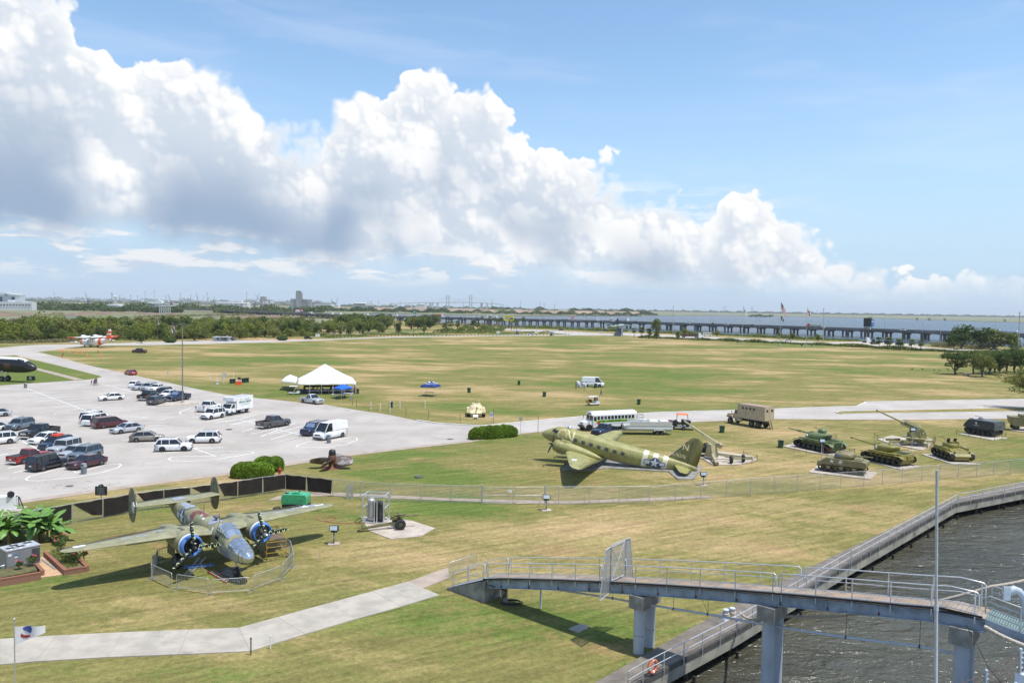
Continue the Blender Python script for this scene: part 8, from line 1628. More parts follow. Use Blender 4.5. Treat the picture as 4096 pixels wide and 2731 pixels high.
for px,h,w,v,l in((zC(1318,668),9.5,8.0,2,'round lone tree on the ball field edge'),(zC(845,680),6.5,3.4,0,'narrow bare-stemmed tree on the ball field edge'),(zC(655,682),6.0,4.8,2,'bushy tree beside the lamp pole on the park road'),(zC(1668,652),6.0,4.6,3,'small bushy tree near the flags'),(zE(590,500),13,12,0,'large spreading tree behind the jet on its pylon'),(zE(815,572),6.2,4.6,0,'small tree behind the log truck'),(zE(890,520),6.5,5.5,4,'small light green tree at the water behind the log truck'),(zE(1225,540),6.0,5.0,4,'small tree by the water past the white bus'),(zE(1880,560),5.6,5.4,4,'sparse tree at the foot of the tall flagpole'),(zE(2015,566),5.0,6.0,0,'spreading shrub tree at the shore beside the silver car'),(zE(2280,585),5.6,4.6,3,'bushy shore tree past the last flagpole'),(zF(190,590),5.0,4.0,3,'bushy shore tree beside the utility pole'),
 (zG(960,372),14.5,19,2,'tallest dark tree of the shore grove'),(zG(1250,372),13,21,2,'broad dark tree in the middle of the shore grove'),(zG(1480,375),12.5,20,0,'lower tree at the right of the shore grove'),(zG(1750,385),10.5,13.5,0,'single tree beside the right utility pole'),(zG(840,350),9,11,2,'lower tree at the left of the shore grove'),
 (zB(600,748),7.8,11,3,'pale willow-like tree beside the gate house'),(zA(1900,782),4.6,5.6,2,'clipped umbrella tree beside the flying boat')): tree(G(*px),h,w,v,l,None)
for px,h,w,v,l in((zG(858,772),8.6,11,0,'spreading oak standing outermost of the grove on the field'),(zG(1148,765),8.6,10,0,'oak behind the picnic table'),(zG(1293,815),8.8,9.6,1,'oak with yellowish leaves standing forward of the grove'),(zG(1405,762),8.8,9.6,1,'oak standing in the middle of the grove'),(zG(1560,782),8.8,10,0,'oak beside the park grill in the grove'),(zG(1672,750),9.4,10.5,0,'oak at the back of the grove'),(zG(1790,760),9.5,11,0,'oak half hidden behind the roadside tree'),(zG(1480,745),8.6,10,0,'dark oak filling the back of the picnic grove'),(zG(1890,745),9.5,11,0,'oak at the frame edge of the picnic grove')): tree(G(*px),h,w,v,l,'oaks in the picnic grove',near=True,name='oak_tree')
tree(G(4135,1640),10.0,15.5,2,'large roadside tree with yellow-green leaves cut by the frame',None,near=True,rz=1.0)
for px,r_,l in((zA(2285,775),(3.4,2.0,1.7),'dark clipped shrub beside the three flagpoles'),(zB(1778,745),(3.2,2.0,1.6),'dark clipped shrub beside the park road gate')):
 T=thing('round_shrub',l,'shrub',G(*px)); link('foliage',leafcloud(1500,ball((0,0,r_[2]*.75),(r_[0],r_[1],r_[2]*.8),.75),.22,9,M_LEAFD),T); MB().ell((0,0,r_[2]*.7),(r_[0]*.85,r_[1]*.85,r_[2]*.7),12,6).build('shade_core',mat('hedge_shade_core',(.02,.035,.008)),T)  # dark solid core puts inner shade into the shrub's colour
def palm_mesh(seed):
 r=random.Random(seed); mb=MB(); mb.norecalc=1
 for k in range(46):
  a=r.uniform(0,6.28); e=r.uniform(-.7,1.2); L=r.uniform(1.3,1.7); d=Vector((cos(a)*cos(e),sin(a)*cos(e),sin(e))); s=Vector((-sin(a),cos(a),0)); w=.55
  for j in range(5):
   f=(j-2)/2; t=(d*L*(1-.18*abs(f))+s*w*f-WV*.25*L*.6); b=d*L*.42; mb.add([b-s*.12,b+s*.12,t+s*.11,t-s*.11],[(0,1,2,3)])
 me=mb.mesh('fronds'); me.materials.append(leafmat('palm_leaf%d'%seed,(.10,.14,.04),(.22,.25,.09))); return me
PM=[palm_mesh(1),palm_mesh(2)]; ptm=MB().tube([(0,0,0),(.02,0,.5),(0,0,1)],[.22,.17,.17],7).mesh('trunk'); ptm.materials.append(M_BARK)
def palm(px,h,label,group):
 T=thing('palm_tree',label,'palm tree',G(*px),rnd.uniform(0,6),group); t=link('trunk',ptm,T); t.scale=(1,1,h-1); h*=1.15; f=link('fronds',rnd.choice(PM),T,loc=(0,0,h-1.2)); s=rnd.uniform(1.5,1.85); f.scale=(s,s,s)
for i,(px,h,l) in enumerate(((zE(355,555),5.8,'cabbage palm nearest the jet pylon'),(zE(428,556),6.2,'cabbage palm leaning against another beside the jet pylon'),(zE(440,556),5.8,'shorter cabbage palm of the close pair'),(zE(508,562),6.0,'cabbage palm in front of the spreading tree'),(zE(517,562),5.2,'cabbage palm hidden in the triple clump'),(zE(583,564),4.4,'short cabbage palm at the end of the clump'),(zE(593,564),4.2,'short cabbage palm beside its twin'))): palm(px,h,l,'palms by the jet pylon')
for px,h,l in((zF(828,672),5.2,'cabbage palm beside the green tractor'),(zF(918,677),5.2,'cabbage palm of a pair past the green tractor'),(zF(936,678),5.4,'taller cabbage palm of a pair past the green tractor'),(zF(1036,683),5.0,'cabbage palm of the middle pair at the apron'),(zF(1052,685),4.8,'second cabbage palm of the middle pair at the apron'),(zF(1171,689),4.8,'single cabbage palm near the apron end'),(zF(1268,691),4.8,'last cabbage palm of the row along the apron')): palm(px,h,l,'palms along the gravel apron')
for u,v,h in((100,635,7),(20,630,6.5),(320,628,8),(305,630,7),(375,632,6),(430,560,8.5),(540,600,10),(600,600,9),(650,600,8),(685,600,9),(825,610,8.5),(870,600,7.5),(895,610,8.5),(985,590,9)): palm(zD(u,v),h,'cabbage palm in the roadside thicket by the billboards','palms by the billboards')
for u,v,h in((2540-600,640,6),(1975,640,6.5),(2120,640,6.5),(2330,630,7)): palm(zC(u,v),h,'cabbage palm along the far road by the small flags','palms by the small flags')
def scrub(pts,n,hgt,size,m,seed,label,nm='scrub',wid=1.0):
 P=[G(*q) for q in pts]
 def f(g,n):
  k=g.randint(0,len(P)-1,n); t=g.uniform(0,1,n)[:,None]; A=np.array([P[i] for i in k]); B=np.array([P[i+1] for i in k]); p=A+(B-A)*t; p[:,0]+=g.uniform(-wid,wid,n); p[:,1]+=g.uniform(-wid,wid,n)*2; p[:,2]=hgt*(.35+.65*np.abs(np.sin(p[:,0]*.21+seed)*np.sin(p[:,0]*.053)))*g.uniform(0,1,n)**.7; return p
 return link(nm,leafcloud(n,f,size,seed,m),None,label=label,cat='scrub',kind='stuff')
M_REED=leafmat('reed',(.16,.17,.07),(.28,.25,.12)); M_SCRUB=leafmat('scrub_leaf',(.12,.17,.035),(.23,.26,.07))
scrub([(2010,1309),(2130,1312),(2260,1316),(2400,1324),(2500,1326)],9000,3.2,.6,M_SCRUB,1,'tall pale reeds along the causeway bend',wid=4); scrub([(2620,1332),(2800,1337),(3000,1346),(3200,1357),(3430,1364)],9000,2.6,.55,M_SCRUB,2,'reeds and weeds along the bay shore',wid=3)
scrub([(2560,1350),(2900,1364),(3300,1381),(3700,1403),(4096,1420)],16000,2.0,.55,M_LEAF,3,'weedy strip between the field and the causeway',wid=2); scrub([(3740,1388),(3800,1386),(3960,1394)],4500,3.2,.4,M_REED,4,'tall tan reeds in front of the shore grove',wid=3)
scrub([(1300,1349),(1500,1342),(1750,1336),(2000,1333),(2200,1333)],6000,2.0,.4,M_SCRUB,5,'weedy strip along the far park road',wid=3); scrub([(1750,1330),(1860,1330),(1960,1328),(2000,1324)],4500,5.5,.6,M_LEAF,6,'thick shrubbery below the billboards',wid=5); scrub([(1750,1300),(1950,1305),(2080,1312)],3500,3.0,.6,M_REED,8,'reeds between the thicket and the highway',wid=6)
scrub([(-80,1366),(300,1362),(700,1355),(1000,1349),(1300,1343)],16000,4.5,.42,M_LEAF,10,'green undergrowth at the foot of the tree belt',wid=3); scrub([(-60,1372),(200,1370),(330,1366)],5000,1.8,.35,M_REED,9,'dry reeds at the foot of the tree belt',wid=3)
for i,(x0,x1,y,n,h) in enumerate(((-80,300,1300,3500,2.5),(300,760,1292,3500,2.5),(560,1010,1272,3000,3.0),(900,1330,1284,3000,2.5))): scrub([(x0,y),((x0+x1)/2,y-8),(x1,y-12)],n,h,.9,M_REED,20+i,'pale marsh reeds behind the tree belt, patch %s'%('by the dark shed','by the pond','before the ramp','before the bridge')[i],wid=14)
M_BANK=mat('earth_bank',(.20,.135,.095),.95,var=.3,scale=.05,col2=(.14,.15,.06),v2=(.50,.58),world=True,bump=.4,bscale=.3)
def bank(a,b,ht,dep,label,seed):
 A=G(*a); B=G(*b); L=(B-A).length; r=random.Random(seed); rows=[]; d=(B-A)/L; n=Vector((-d.y,d.x,0)); N=26
 for i in range(N+1):
  f=i/N; e=max(0,sin(PI*f))**.5; h=ht*e*(.65+.35*sin(f*9+seed)*sin(f*23+seed)); rows.append([A+d*L*f+n*dep*(j/8-.5)*(.3+.7*e)+WV*(h*sin(PI*j/8)**1.2-.05) for j in range(9)])
 MB().ring(rows,False,True,False).build('earth_bank',M_BANK,kind='structure')
for i,(a,b,h,dp) in enumerate(((( -150,1264),(150,1262),5.5,60),((150,1262),(330,1262),5.0,60),((290,1258),(470,1256),6,60),((420,1258),(620,1256),5,60),((600,1258),(820,1262),3.2,40),((820,1268),(1290,1270),4.5,50),((-100,1286),(250,1284),3.5,40))): bank(a,b,h,dp,'',i)
for pl in([(245,1264),(330,1264),(345,1268),(260,1270)],[(800,1262),(880,1266),(1000,1276),(980,1280),(860,1270)]): MB().sheet(gp(pl),.1).build('pond',M_BAY,kind='structure')
T=thing('field_shed','low dark shed with a pale roof panel behind the tree belt','shed',G(*zA(262,512))); MB().box((0,0,1.2),(18,6,2.4)).build('walls',M_BLK,T); MB().prism([(1,2.5),(9.5,1.2),(9.5,1.5),(1,2.8)],-3.5,3.5).build('roof_panel',M_WHITE,T)
def woods(pts,n,h,size,m,seed,label,Yd,z0=0.):
 P=[AT(a,b,Y) for (a,b),Y in zip(pts,Yd)]
 def f(g,n):
  k=g.randint(0,len(P)-1,n); t=g.uniform(0,1,n)[:,None]; A=np.array([P[i] for i in k]); B=np.array([P[i+1] for i in k]); p=A+(B-A)*t; p[:,1]+=g.uniform(-1,1,n)*h*2.5; q=p[:,0]; e=.55+.25*np.sin(q/h*.9+seed)+.2*np.sin(q/h*2.3+1.7*seed); p[:,2]=z0+h*e*g.uniform(.02,1,n)**.6; return p
 return link('far_woods',leafcloud(n,f,size,seed,m,name='woods'),None,label=label,cat='woods',kind='stuff')
def yat(px,py,z=0.): return G(px,py,z).y
woods([(-200,1240),(300,1240),(620,1242),(700,1246)],9000,15,2.6,M_LEAFD,31,'dense green woods behind the earth banks',[1500,1500,1450,1400])
woods([(-200,1228),(300,1228),(640,1228),(900,1236),(1300,1240)],9000,17,3.2,M_LEAFD,32,'woods below the port cranes',[2000,2000,2000,1900,1800]); woods([(860,1240),(1000,1245),(1120,1246)],2600,11,2.0,M_LEAFD,36,'trees along the highway ramp',[1500,1450,1400])
woods([(1200,1243),(1500,1244),(1860,1246)],7000,16,3.0,M_LEAFD,33,'woods on the spit across the water',[2350,2350,2350]); woods([(1840,1247),(2100,1250),(2300,1252),(2560,1252)],5000,13,2.6,M_LEAFD,34,'scrubby woods on the far spit',[2350,2350,2350,2450]); woods([(1950,1238),(2150,1240),(2350,1243),(2450,1246),(2620,1249)],7000,24,4.2,M_LEAFD,35,'wooded ridge on the far spit',[3300,3300,3200,3100,3000])
woods([(-300,1215),(900,1222),(1500,1232),(2100,1242)],9000,24,9,M_LEAFD,37,'hazy wooded horizon behind the port',[6500,6500,7000,8000]); woods([(-300,1205),(700,1215),(1300,1222)],5000,70,14,M_LEAFD,38,'low wooded hills on the horizon',[11500,11500,11500])
woods([(2300,1245),(3000,1250),(3600,1258),(4300,1270)],11000,22,9,M_LEAFD,39,'thin wooded far shore of the bay',[8500,8500,8500,8500]); woods([(3000,1262),(3090,1262)],500,9,3,M_LEAFD,40,'small wooded islet on the marsh',[3000,3000])
for (u,v) in((725,318),(750,320),(1230,340),(1358,345),(1520,365),(2150,350)): p=AT(*zF(u,v),2600); T=thing('marsh_shrub','lone dark shrub on the marsh across the bay','shrub',(p.x,2600,-.8),0,'lone shrubs on the far marsh'); link('foliage',leafcloud(60,ball((0,0,4),(4,4,4),.2),1.6,77,M_LEAFD),T)
for a,b,Y,h in(((1500,1228),(1960,1236),2700,12),((1950,1235),(2560,1246),2650,12),((1290,1236),(1540,1238),2600,9)):
 A=AT(*a,Y); B=AT(*b,Y); MB().box(((A.x+B.x)/2,Y,h/2),((B.x-A.x),60,h),taper=(.97,.5)).build('earth_bank',mat('pink_bank',(.33,.235,.175),.95,var=.25,scale=.02,world=True,col2=(.16,.17,.08),v2=(.55,.65)),kind='structure')
M_HWY=mat('highway_concrete',(.21,.195,.175),.9,var=.25,scale=.06,world=True,col2=(.13,.12,.11),v2=(.5,.65)); M_HWD=mat('highway_deck',(.30,.29,.28),.9,var=.1)
HP=[(560,1229.5),(700,1233),(850,1237.5),(1000,1244),(1200,1252.5),(1379,1259),(1587,1264.2),(1900,1271.5),(2400,1282.5),(2974,1299.5),(3467,1315),(3771,1325.5),(4096,1336.5),(4500,1351)]
HL=[G(a,b,6.3) for a,b in HP]
def resamp(P,step):
 o=[P[0]]; 
 for a,b in zip(P,P[1:]):
  L=(b-a).length; n=max(1,round(L/step)); o+=[a.lerp(b,k/n) for k in range(1,n+1)]
 return o
HC=resamp(HL,17.5)
def highway(off_,label,first):
 T=thing('highway_bridge',label,'bridge',(0,0,0),0,'twin highway bridges over the bay'); P=[]; 
 for i,p in enumerate(HC):
  d=(HC[min(i+1,len(HC)-1)]-HC[max(i-1,0)]).normalized(); n=Vector((-d.y,d.x,0)); P.append((p+n*off_,n,d))
 def rib(o0,o1,z0,z1,nm,m): MB().ring([[p+n*o0+WV*(z0-6.3),p+n*o0+WV*(z1-6.3),p+n*o1+WV*(z1-6.3),p+n*o1+WV*(z0-6.3)] for p,n,d in P],True,False).build(nm,m,T)
 rib(.02,12,4.9,5.75,'deck',M_HWD); rib(0,.3,4.6,6.2,'parapet',M_HWY); rib(11.7,12.0,4.6,6.2,'parapet',M_HWY)
 for o in(.9,4.3,7.7,11.1): rib(o,o+.5,3.8,4.9,'girder',M_HWY)
 cap=MB().box((0,0,3.3),(1.3,11.5,1.0)).mesh('bent_cap'); cap.materials.append(M_HWY); col=MB().box((0,0,.2),(1.15,1.5,5.4)).mesh('column'); col.materials.append(M_HWY)
 for i in range(1,len(P)-1):
  p,n,d=P[i]
  if p.x<-420: continue
  b=link('bent',None,T,loc=(p.x+n.x*6,p.y+n.y*6,0),rz=math.atan2(d.y,d.x)); link('bent_cap',cap,b)
  for o in(-3.6,3.6): link('column',col,b,loc=(0,o,0))
 return P
HN=highway(0,'near roadway of the long concrete highway bridge over the bay',True); highway(26,'far roadway of the long concrete highway bridge over the bay',False)
for k,px in enumerate([zC(1235,385),zC(220,355),zD(1205,450),zD(1870,480),zE(1175,405),zE(1658,412),zE(2125,450),zE(550,385),zF(968,485),zF(1275,470),zF(2030,500),zF(380,440)]):
 b=G(*px,5.3); b=min((q[0] for q in HN),key=lambda q:abs(q.x/q.y-b.x/b.y)); n=Vector((-.5,.86,0)); p=Vector((b.x,b.y,5.3)); T=thing('highway_lamp','slim curved street lamp standing on the highway bridge','street lamp',p,0,'street lamps on the highway bridge'); MB().tube([(0,0,0),(0,0,10.5),(.4,0,11.6),(1.6,0,12.2),(2.4,0,12.2)],.12,5).build('lamp_pole',M_GALV,T); MB().box((2.6,0,12.15),(.9,.4,.2)).build('lamp_head',M_GALV,T)
def hwp(px):      # a spot on the near deck under a photo column
 r_=ray(px,1300); k=r_.x/r_.y; best=None
 for (p,n,d),(q,_,_) in zip(HN,HN[1:]):
  a=p.x-k*p.y; b=q.x-k*q.y
  if a*b<=0: t=a/(a-b); return p.lerp(q,t)+n*3.0,d
 return HN[-1][0],HN[-1][2]
M_TRED=paint('truck_red',(.50,.06,.03)); M_RV=M_WHITE
def far_vehicle(kind,px,label,col='white',dirn=1,pos=None,group='traffic on the highway bridge'):
 if pos is None: p,d=hwp(px); z=5.75; 
 else: p=G(*pos); z=.02; d=Vector((1,-.12,0)).normalized()
 p=Vector((p.x,p.y,z)); rz=math.atan2(d.y,d.x)+(0 if dirn>0 else PI); P=paint(col,PAINT.get(col,(.5,.5,.5)))
 T=thing({'car':'car','suv':'suv','pickup':'pickup_truck','semi':'semi_truck','rv':'camper','tanker':'tanker_truck','flatbed':'flatbed_truck','log':'log_truck','tractor':'truck_tractor','bus':'shuttle_bus'}[kind],label,{'car':'car','suv':'suv','pickup':'pickup truck','rv':'camper','bus':'bus'}.get(kind,'truck'),p,rz,group)
 W_=lambda xs,r=.4,y=.85:[wheel(T,(x,s*y,r),r,.3,n=10) for x in xs for s in(-1,1)]
 if kind in('car','suv','pickup'):
  h={'car':1.45,'suv':1.75,'pickup':1.85}[kind]; b=.62*h; MB().prism([(-2.3,.35),(2.3,.35),(2.35,b*.85),(1.0,b),(-2.2,b),(-2.35,b*.8)],-.9,.9).build('body',P,T)
  cab={'car':[(1.0,b),(.3,h-.06),(-.9,h-.06),(-1.7,b)],'suv':[(1.0,b),(.5,h-.06),(-2.0,h-.06),(-2.2,b)],'pickup':[(.9,b),(.4,h-.06),(-.6,h-.06),(-.7,b)]}[kind]
  MB().prism(cab,-.78,.78).build('windows',M_DGLASS,T); MB().box(((cab[1][0]+cab[2][0])/2,0,h-.03),(cab[1][0]-cab[2][0],1.5,.07)).build('roof',P,T); W_((1.4,-1.4),.35,.8)
 elif kind=='rv': MB().prism([(-3.6,.6),(2.2,.6),(3.3,.7),(3.4,1.5),(2.6,1.9),(3.1,2.3),(3.1,3.0),(-3.6,3.0)],-1.2,1.2).build('body',M_WHITE,T); MB().prism([(2.62,1.5),(3.0,1.5),(2.62,2.0)],-1.1,1.1).build('windscreen',M_DGLASS,T); MB().box((-1,-1.21,2.1),(2,.03,.6)).build('window',M_DGLASS,T); MB().box((-.5,-1.21,1.2),(5,.03,.2)).build('stripe',M_PRIM,T); W_((2.2,-2.2))
 elif kind=='bus': MB().box((0,0,1.7),(6.5,2.3,2.4),taper=(.98,.92)).build('body',M_WHITE,T); [MB().box((x,s*1.14,2.1),(.9,.04,.7)).build('window',M_DGLASS,T) for x in(-2.2,-1,.2,1.4,2.6) for s in(-1,1)]; W_((2.2,-2.2),.45,1.0)
 else:
  MB().prism([(3.0,.6),(6.6,.6),(6.7,1.6),(5.3,1.9),(5.0,2.9),(4.6,3.6),(3.0,3.8)] if kind!='tractor' else [(-1.0,.6),(2.6,.6),(2.7,1.6),(1.3,1.9),(1.0,2.9),(.6,3.6),(-1.0,3.8)],-1.15,1.15).build('tractor_cab',P,T); o=0 if kind!='tractor' else -4
  MB().prism([(5.32+o,1.95),(5.05+o,2.85),(4.9+o,2.85),(5.1+o,1.95)],-1.0,1.0).build('windscreen',M_DGLASS,T)
  if kind=='tractor': MB().box((-2.2,0,.9),(2.6,.9,.3)).build('chassis',M_BLK,T); W_((1.8,-1.6,-2.8),.5,.95)
  else: W_((5.8,2.2,.9,-7.0,-8.2),.5,.95); MB().box((-2.5,0,1.0),(11.5,.9,.25)).build('chassis',M_BLK,T)
  if kind=='semi': c=M_TRED if 'red' in label else M_WHITE; MB().box((-3.2,0,2.65),(12.4,2.5,2.8)).build('trailer',c,T)
  if kind=='semi' and 'star' in label: MB().prism([(-7+a,2.7+b) for a,b in star_poly(.9)],-1.27,-1.26).build('star_mark',M_BLUE,T); MB().prism([(-7+a,2.7+b) for a,b in star_poly(.9)],1.26,1.27).build('star_mark',M_BLUE,T)
  if kind=='tanker': MB().lathe([(.3,-9.6),(1.0,-9.4),(1.05,-9.0),(1.05,2.2),(1.0,2.5),(.3,2.7)],(0,0,2.2),'X',14).build('tank',M_CHROME,T)
  if kind=='flatbed': MB().box((-3.2,0,1.35),(12.4,2.5,.2)).build('flat_deck',M_GALV,T); MB().box((-3.2,0,2.1),(11,2.2,1.0)).build('load',M_TANP,T)
  if kind=='log':
   MB().box((-3.2,0,1.25),(12.4,2.4,.2)).build('flat_deck',M_BLK,T)
   for k in range(22): y=(k%6-2.5)*.4; z=1.6+(k//6)*.38; MB().cyl((-9.3+rnd.uniform(-1.2,.4),y,z),(2.6,y*.9,z+.1),.2,.17,n=7).build('log',mat('log_bark',(.10,.065,.045),.9,var=.3),T)
 return T
for k,x,l,c,d in(('rv',1236,'white camper high on the highway ramp','white',1),('pickup',1245,'white pickup beside the camper on the ramp','white',1),('rv',1319,'small white van-camper on the highway','white',1),('rv',1351,'white box-bodied truck on the highway','white',1),('car',1397,'white car following the box-bodied truck','white',1),('rv',1459,'white camper with long overhang above the thicket','white',1),('suv',1440,'dark vehicle just behind the overhang camper','black',1),('suv',1503,'dark vehicle on the highway above the thicket','black',1),('rv',1574,'white caravan on the highway above the thicket','white',-1),('car',1570,'white car under the caravan','white',1),('car',1642,'lime yellow car on the highway','lime',1),('suv',1655,'dark vehicle beside the lime yellow car','black',1),('semi',1752,'semi truck with a red trailer and white tractor on the highway','white',1),('car',1790,'dark car ahead of the red-trailer truck','black',1),('car',1838,'dark car near the first tall utility pole','black',1),('car',1902,'dark car behind the round white sign','black',-1),('semi',1955,'white semi truck passing behind the round white sign','white',-1),
('pickup',2163,'white pickup on the highway right of the yellow billboard','white',1),('pickup',2172,'silver pickup beside the white pickup on the highway','silver',-1),('car',2264,'dark car on the highway near the orange sign','black',1),('car',2250,'black car following another near the orange sign','black',1),('semi',2372,'white semi truck heading for the jet pylon','white',1),('pickup',2437,'red pickup behind the white semi truck','red',1),('pickup',2443,'white pickup passing the red pickup','white',-1),('semi',2478,'white semi trailer with a blue star','black',-1),('car',2537,'dark car after the blue-star trailer','black',1),('suv',2746,'white vehicle on the highway past the utility pole','white',-1),('pickup',2846,'dark green pickup on the highway','green',-1),('car',2899,'white car on the highway between two lamps','white',-1),('car',3006,'dark car on the highway near the tall flag','black',1),('flatbed',3245,'red flatbed truck carrying a tan load','truck_red',-1),('car',3283,'white car behind the red flatbed truck','white',-1),('suv',3465,'white vehicle beside the dark billboard','white',1),('suv',3604,'white long vehicle past the dark billboard','white',-1),('suv',3823,'white vehicle entering behind the shore grove','white',-1),('tanker',4010,'white tanker truck with a shiny tank','white',-1),('pickup',4040,'white pickup beside the shiny tanker','white',-1)):
 PAINT.setdefault('lime',(.35,.55,.04)); PAINT.setdefault('truck_red',(.50,.06,.03)); far_vehicle(k,x,l,c,d)
for k,px,l,c,d in(('log',zE(985,552),'log truck with white tractor on the causeway','white',1),('bus',zE(1120,535),'white shuttle bus on the causeway beyond the log truck','white',1),('car',zE(1970,586),'silver car on the causeway at the tall flagpole','silver',1),('tractor',zF(712,606),'white truck tractor parked on the gravel apron','white',1),('car',zF(2032,685),'dark blue car on the causeway below the shore grove','dblue',-1),('pickup',zD(1495,612),'black pickup on the causeway bend','black',1),('suv',zD(1078,676),'white utility vehicle on the park road between two deck guns','white',-1),('car',zD(738,583),'white car below the yellow billboard','white',-1),('suv',zD(2040,642),'white vehicle on the causeway left of the jet pylon','white',1),('suv',zB(2128,728),'dark utility vehicle leaving by the park gate','black',1),('suv',zB(1085,745),'grey utility vehicle beside the gate house','grey',1)): far_vehicle(k,None,l,c,d,pos=px,group='vehicles on the far roads')
T=thing('farm_tractor','green farm tractor with yellow wheels beside the white truck tractor','tractor',G(*zF(775,622)),.1); gm=mat('tractor_green',(.02,.13,.03),.5); MB().box((0,0,1.2),(3,1,.9)).build('hood',gm,T); MB().box((-.7,0,2.3),(1.5,1.6,1.6),taper=(.85,.85)).build('cab',M_DGLASS,T); MB().box((-.7,0,3.12),(1.6,1.7,.12)).build('cab_roof',gm,T)
for x,r_ in((-1.0,.9),(1.3,.55)):
 for s in(-1,1): wheel(T,(x,s*.95,r_),r_,.4,rim=mat('wheel_yellow',(.6,.45,.02),.5))
def jet():
 b=G(*zE(190,533)); T=thing('jet_on_pylon','camouflaged twin-engine jet mounted on a slanted blue-grey pylon with lettering','monument',b,0); k=mpp(b)*.38265; H=(533-452)*k
 MB().ring([[(-52*k,-2.2,0),(40*k,-2.2,0),(52*k,2.2,0),(-46*k,2.2,0)],[(-14*k,-1.3,H),(44*k,-1.3,H),(46*k,1.3,H),(-10*k,1.3,H)]],True,False).build('pylon',mat('pylon_blue',(.055,.075,.10),.6),T); MB().ring([[(22*k,-2.25,.1),(44*k,-2.25,.1),(44*k,-2.2,.1),(22*k,-2.2,.1)],[(30*k,-1.4,H*.97),(46*k,-1.4,H*.97),(46*k,-1.35,H*.97),(30*k,-1.35,H*.97)]],True,False).build('white_face',M_INSW,T)
 for i,t in enumerate(('ALABAMA','VIETNAM','VETERANS')): lettering(t,.9,M_BLK,T,Vector((34*k+i*-.2,-2.35+.0,H*.62-i*1.2)),rotm((1,0,0),(0,.2,1)),sx=.55)
 A=link('aircraft',None,T,loc=(0,0,H+1.6)); A.rotation_euler=(0,R(-7),R(-28)); c1=mat('camo_pale',(.42,.45,.42),.6,var=.2,scale=.3,col2=(.17,.30,.29),v2=(.5,.56)); c2=mat('camo_green',(.20,.22,.15),.6,var=.3,scale=.4,col2=(.40,.40,.34),v2=(.5,.55))
 fu=Fus([(-8.2,.1,.5,.5),(-6,.1,1.1,.75),(-2,0,1.4,.95),(2,0,1.4,1.0),(5,.05,.85,.95),(8,-.15,.5,.55),(9.6,-.4,.05,.05)],2.3); fu.loft(-8.2,9.6,16,20).build('fuselage',c1,A); MB().ell((5.2,0,.9),(2.0,.5,.55),12,6).build('canopy',M_DGLASS,A)
 h=[(1.2,1.5,6.5,-.3,.35),(4.6,-2.4,3.0,-.2,.2),(5.9,-3.9,1.6,.4,.1)]; 
 for s in(1,-1): surf(h if s>0 else both(h)).build('wing',c2,A); t=[(.4,-7.0,2.6,.3,.2),(2.7,-9.0,1.2,-.6,.08)]; surf(t if s>0 else both(t)).build('tailplane',c2,A)
 surf([(.6,-4.6,4.2,0,.25),(3.2,-7.6,1.8,0,.1)],'Z').build('tail_fin',c1,A)
 for s in(-1,1): MB().lathe([(.45,-8.4),(.5,-7.5)],(0,s*.55,-.1),'X',12,False).build('exhaust',M_BLK,A)
jet()
for px,l in((zD(905,662),'grey deck gun on the park road, left of the white utility vehicle'),(zD(1365,680),'grey deck gun on the park road, right of the notice board')):
 T=thing('deck_gun',l,'deck gun',G(*px),0,'deck guns by the far road'); MB().lathe([(1.6,0),(1.5,.4),(.8,.6),(.8,1.4)],(0,0,0),'Z',14).build('pedestal',M_APC,T); MB().prism([(-1.5,1.2),(.8,1.2),(1.2,2.2),(.4,3.1),(-1.2,2.9)],-1.1,1.1).build('gun_house',M_NAVY,T); MB().cyl((.5,0,2.3),(5.2,0,4.9),.16,.11,n=8).build('gun_barrel',M_NAVY,T); MB().box((-.2,-1.4,1.5),(1.6,.5,1.2)).build('side_box',M_APC,T)
def gatehouse():
 p=G(*zB(1000,754)); T=thing('gate_house','low grey block gate house with overhanging flat roof','gate house',p,-.03); k=mpp(p)*.2976; g=mat('block_grey',(.36,.41,.45),.85,var=.1,scale=.5)
 for x0,x1,d in((-150,-58,4.5),(-55,58,3.2)):
  MB().box(((x0+x1)/2*k,d*.4,25*k),((x1-x0)*k,d,50*k)).build('block_wall',g,T); MB().box(((x0+x1)/2*k,d*.4,55*k),((x1-x0+22)*k,d+1.2,7*k)).build('flat_roof',mat('roof_pale',(.55,.58,.58),.7),T)
 for x,w in((-85,22),(20,46),(-20,14)): MB().box((x*k,-1.25 if x>-60 else -.5,32*k),(w*k,.2,28*k)).build('window',M_DGLASS,T)
 MB().box((35*k,0,64*k),(.8,.8,.8)).cyl((45*k,0,58*k),(45*k,0,80*k),.1).build('roof_unit',M_GALV,T)
gatehouse()
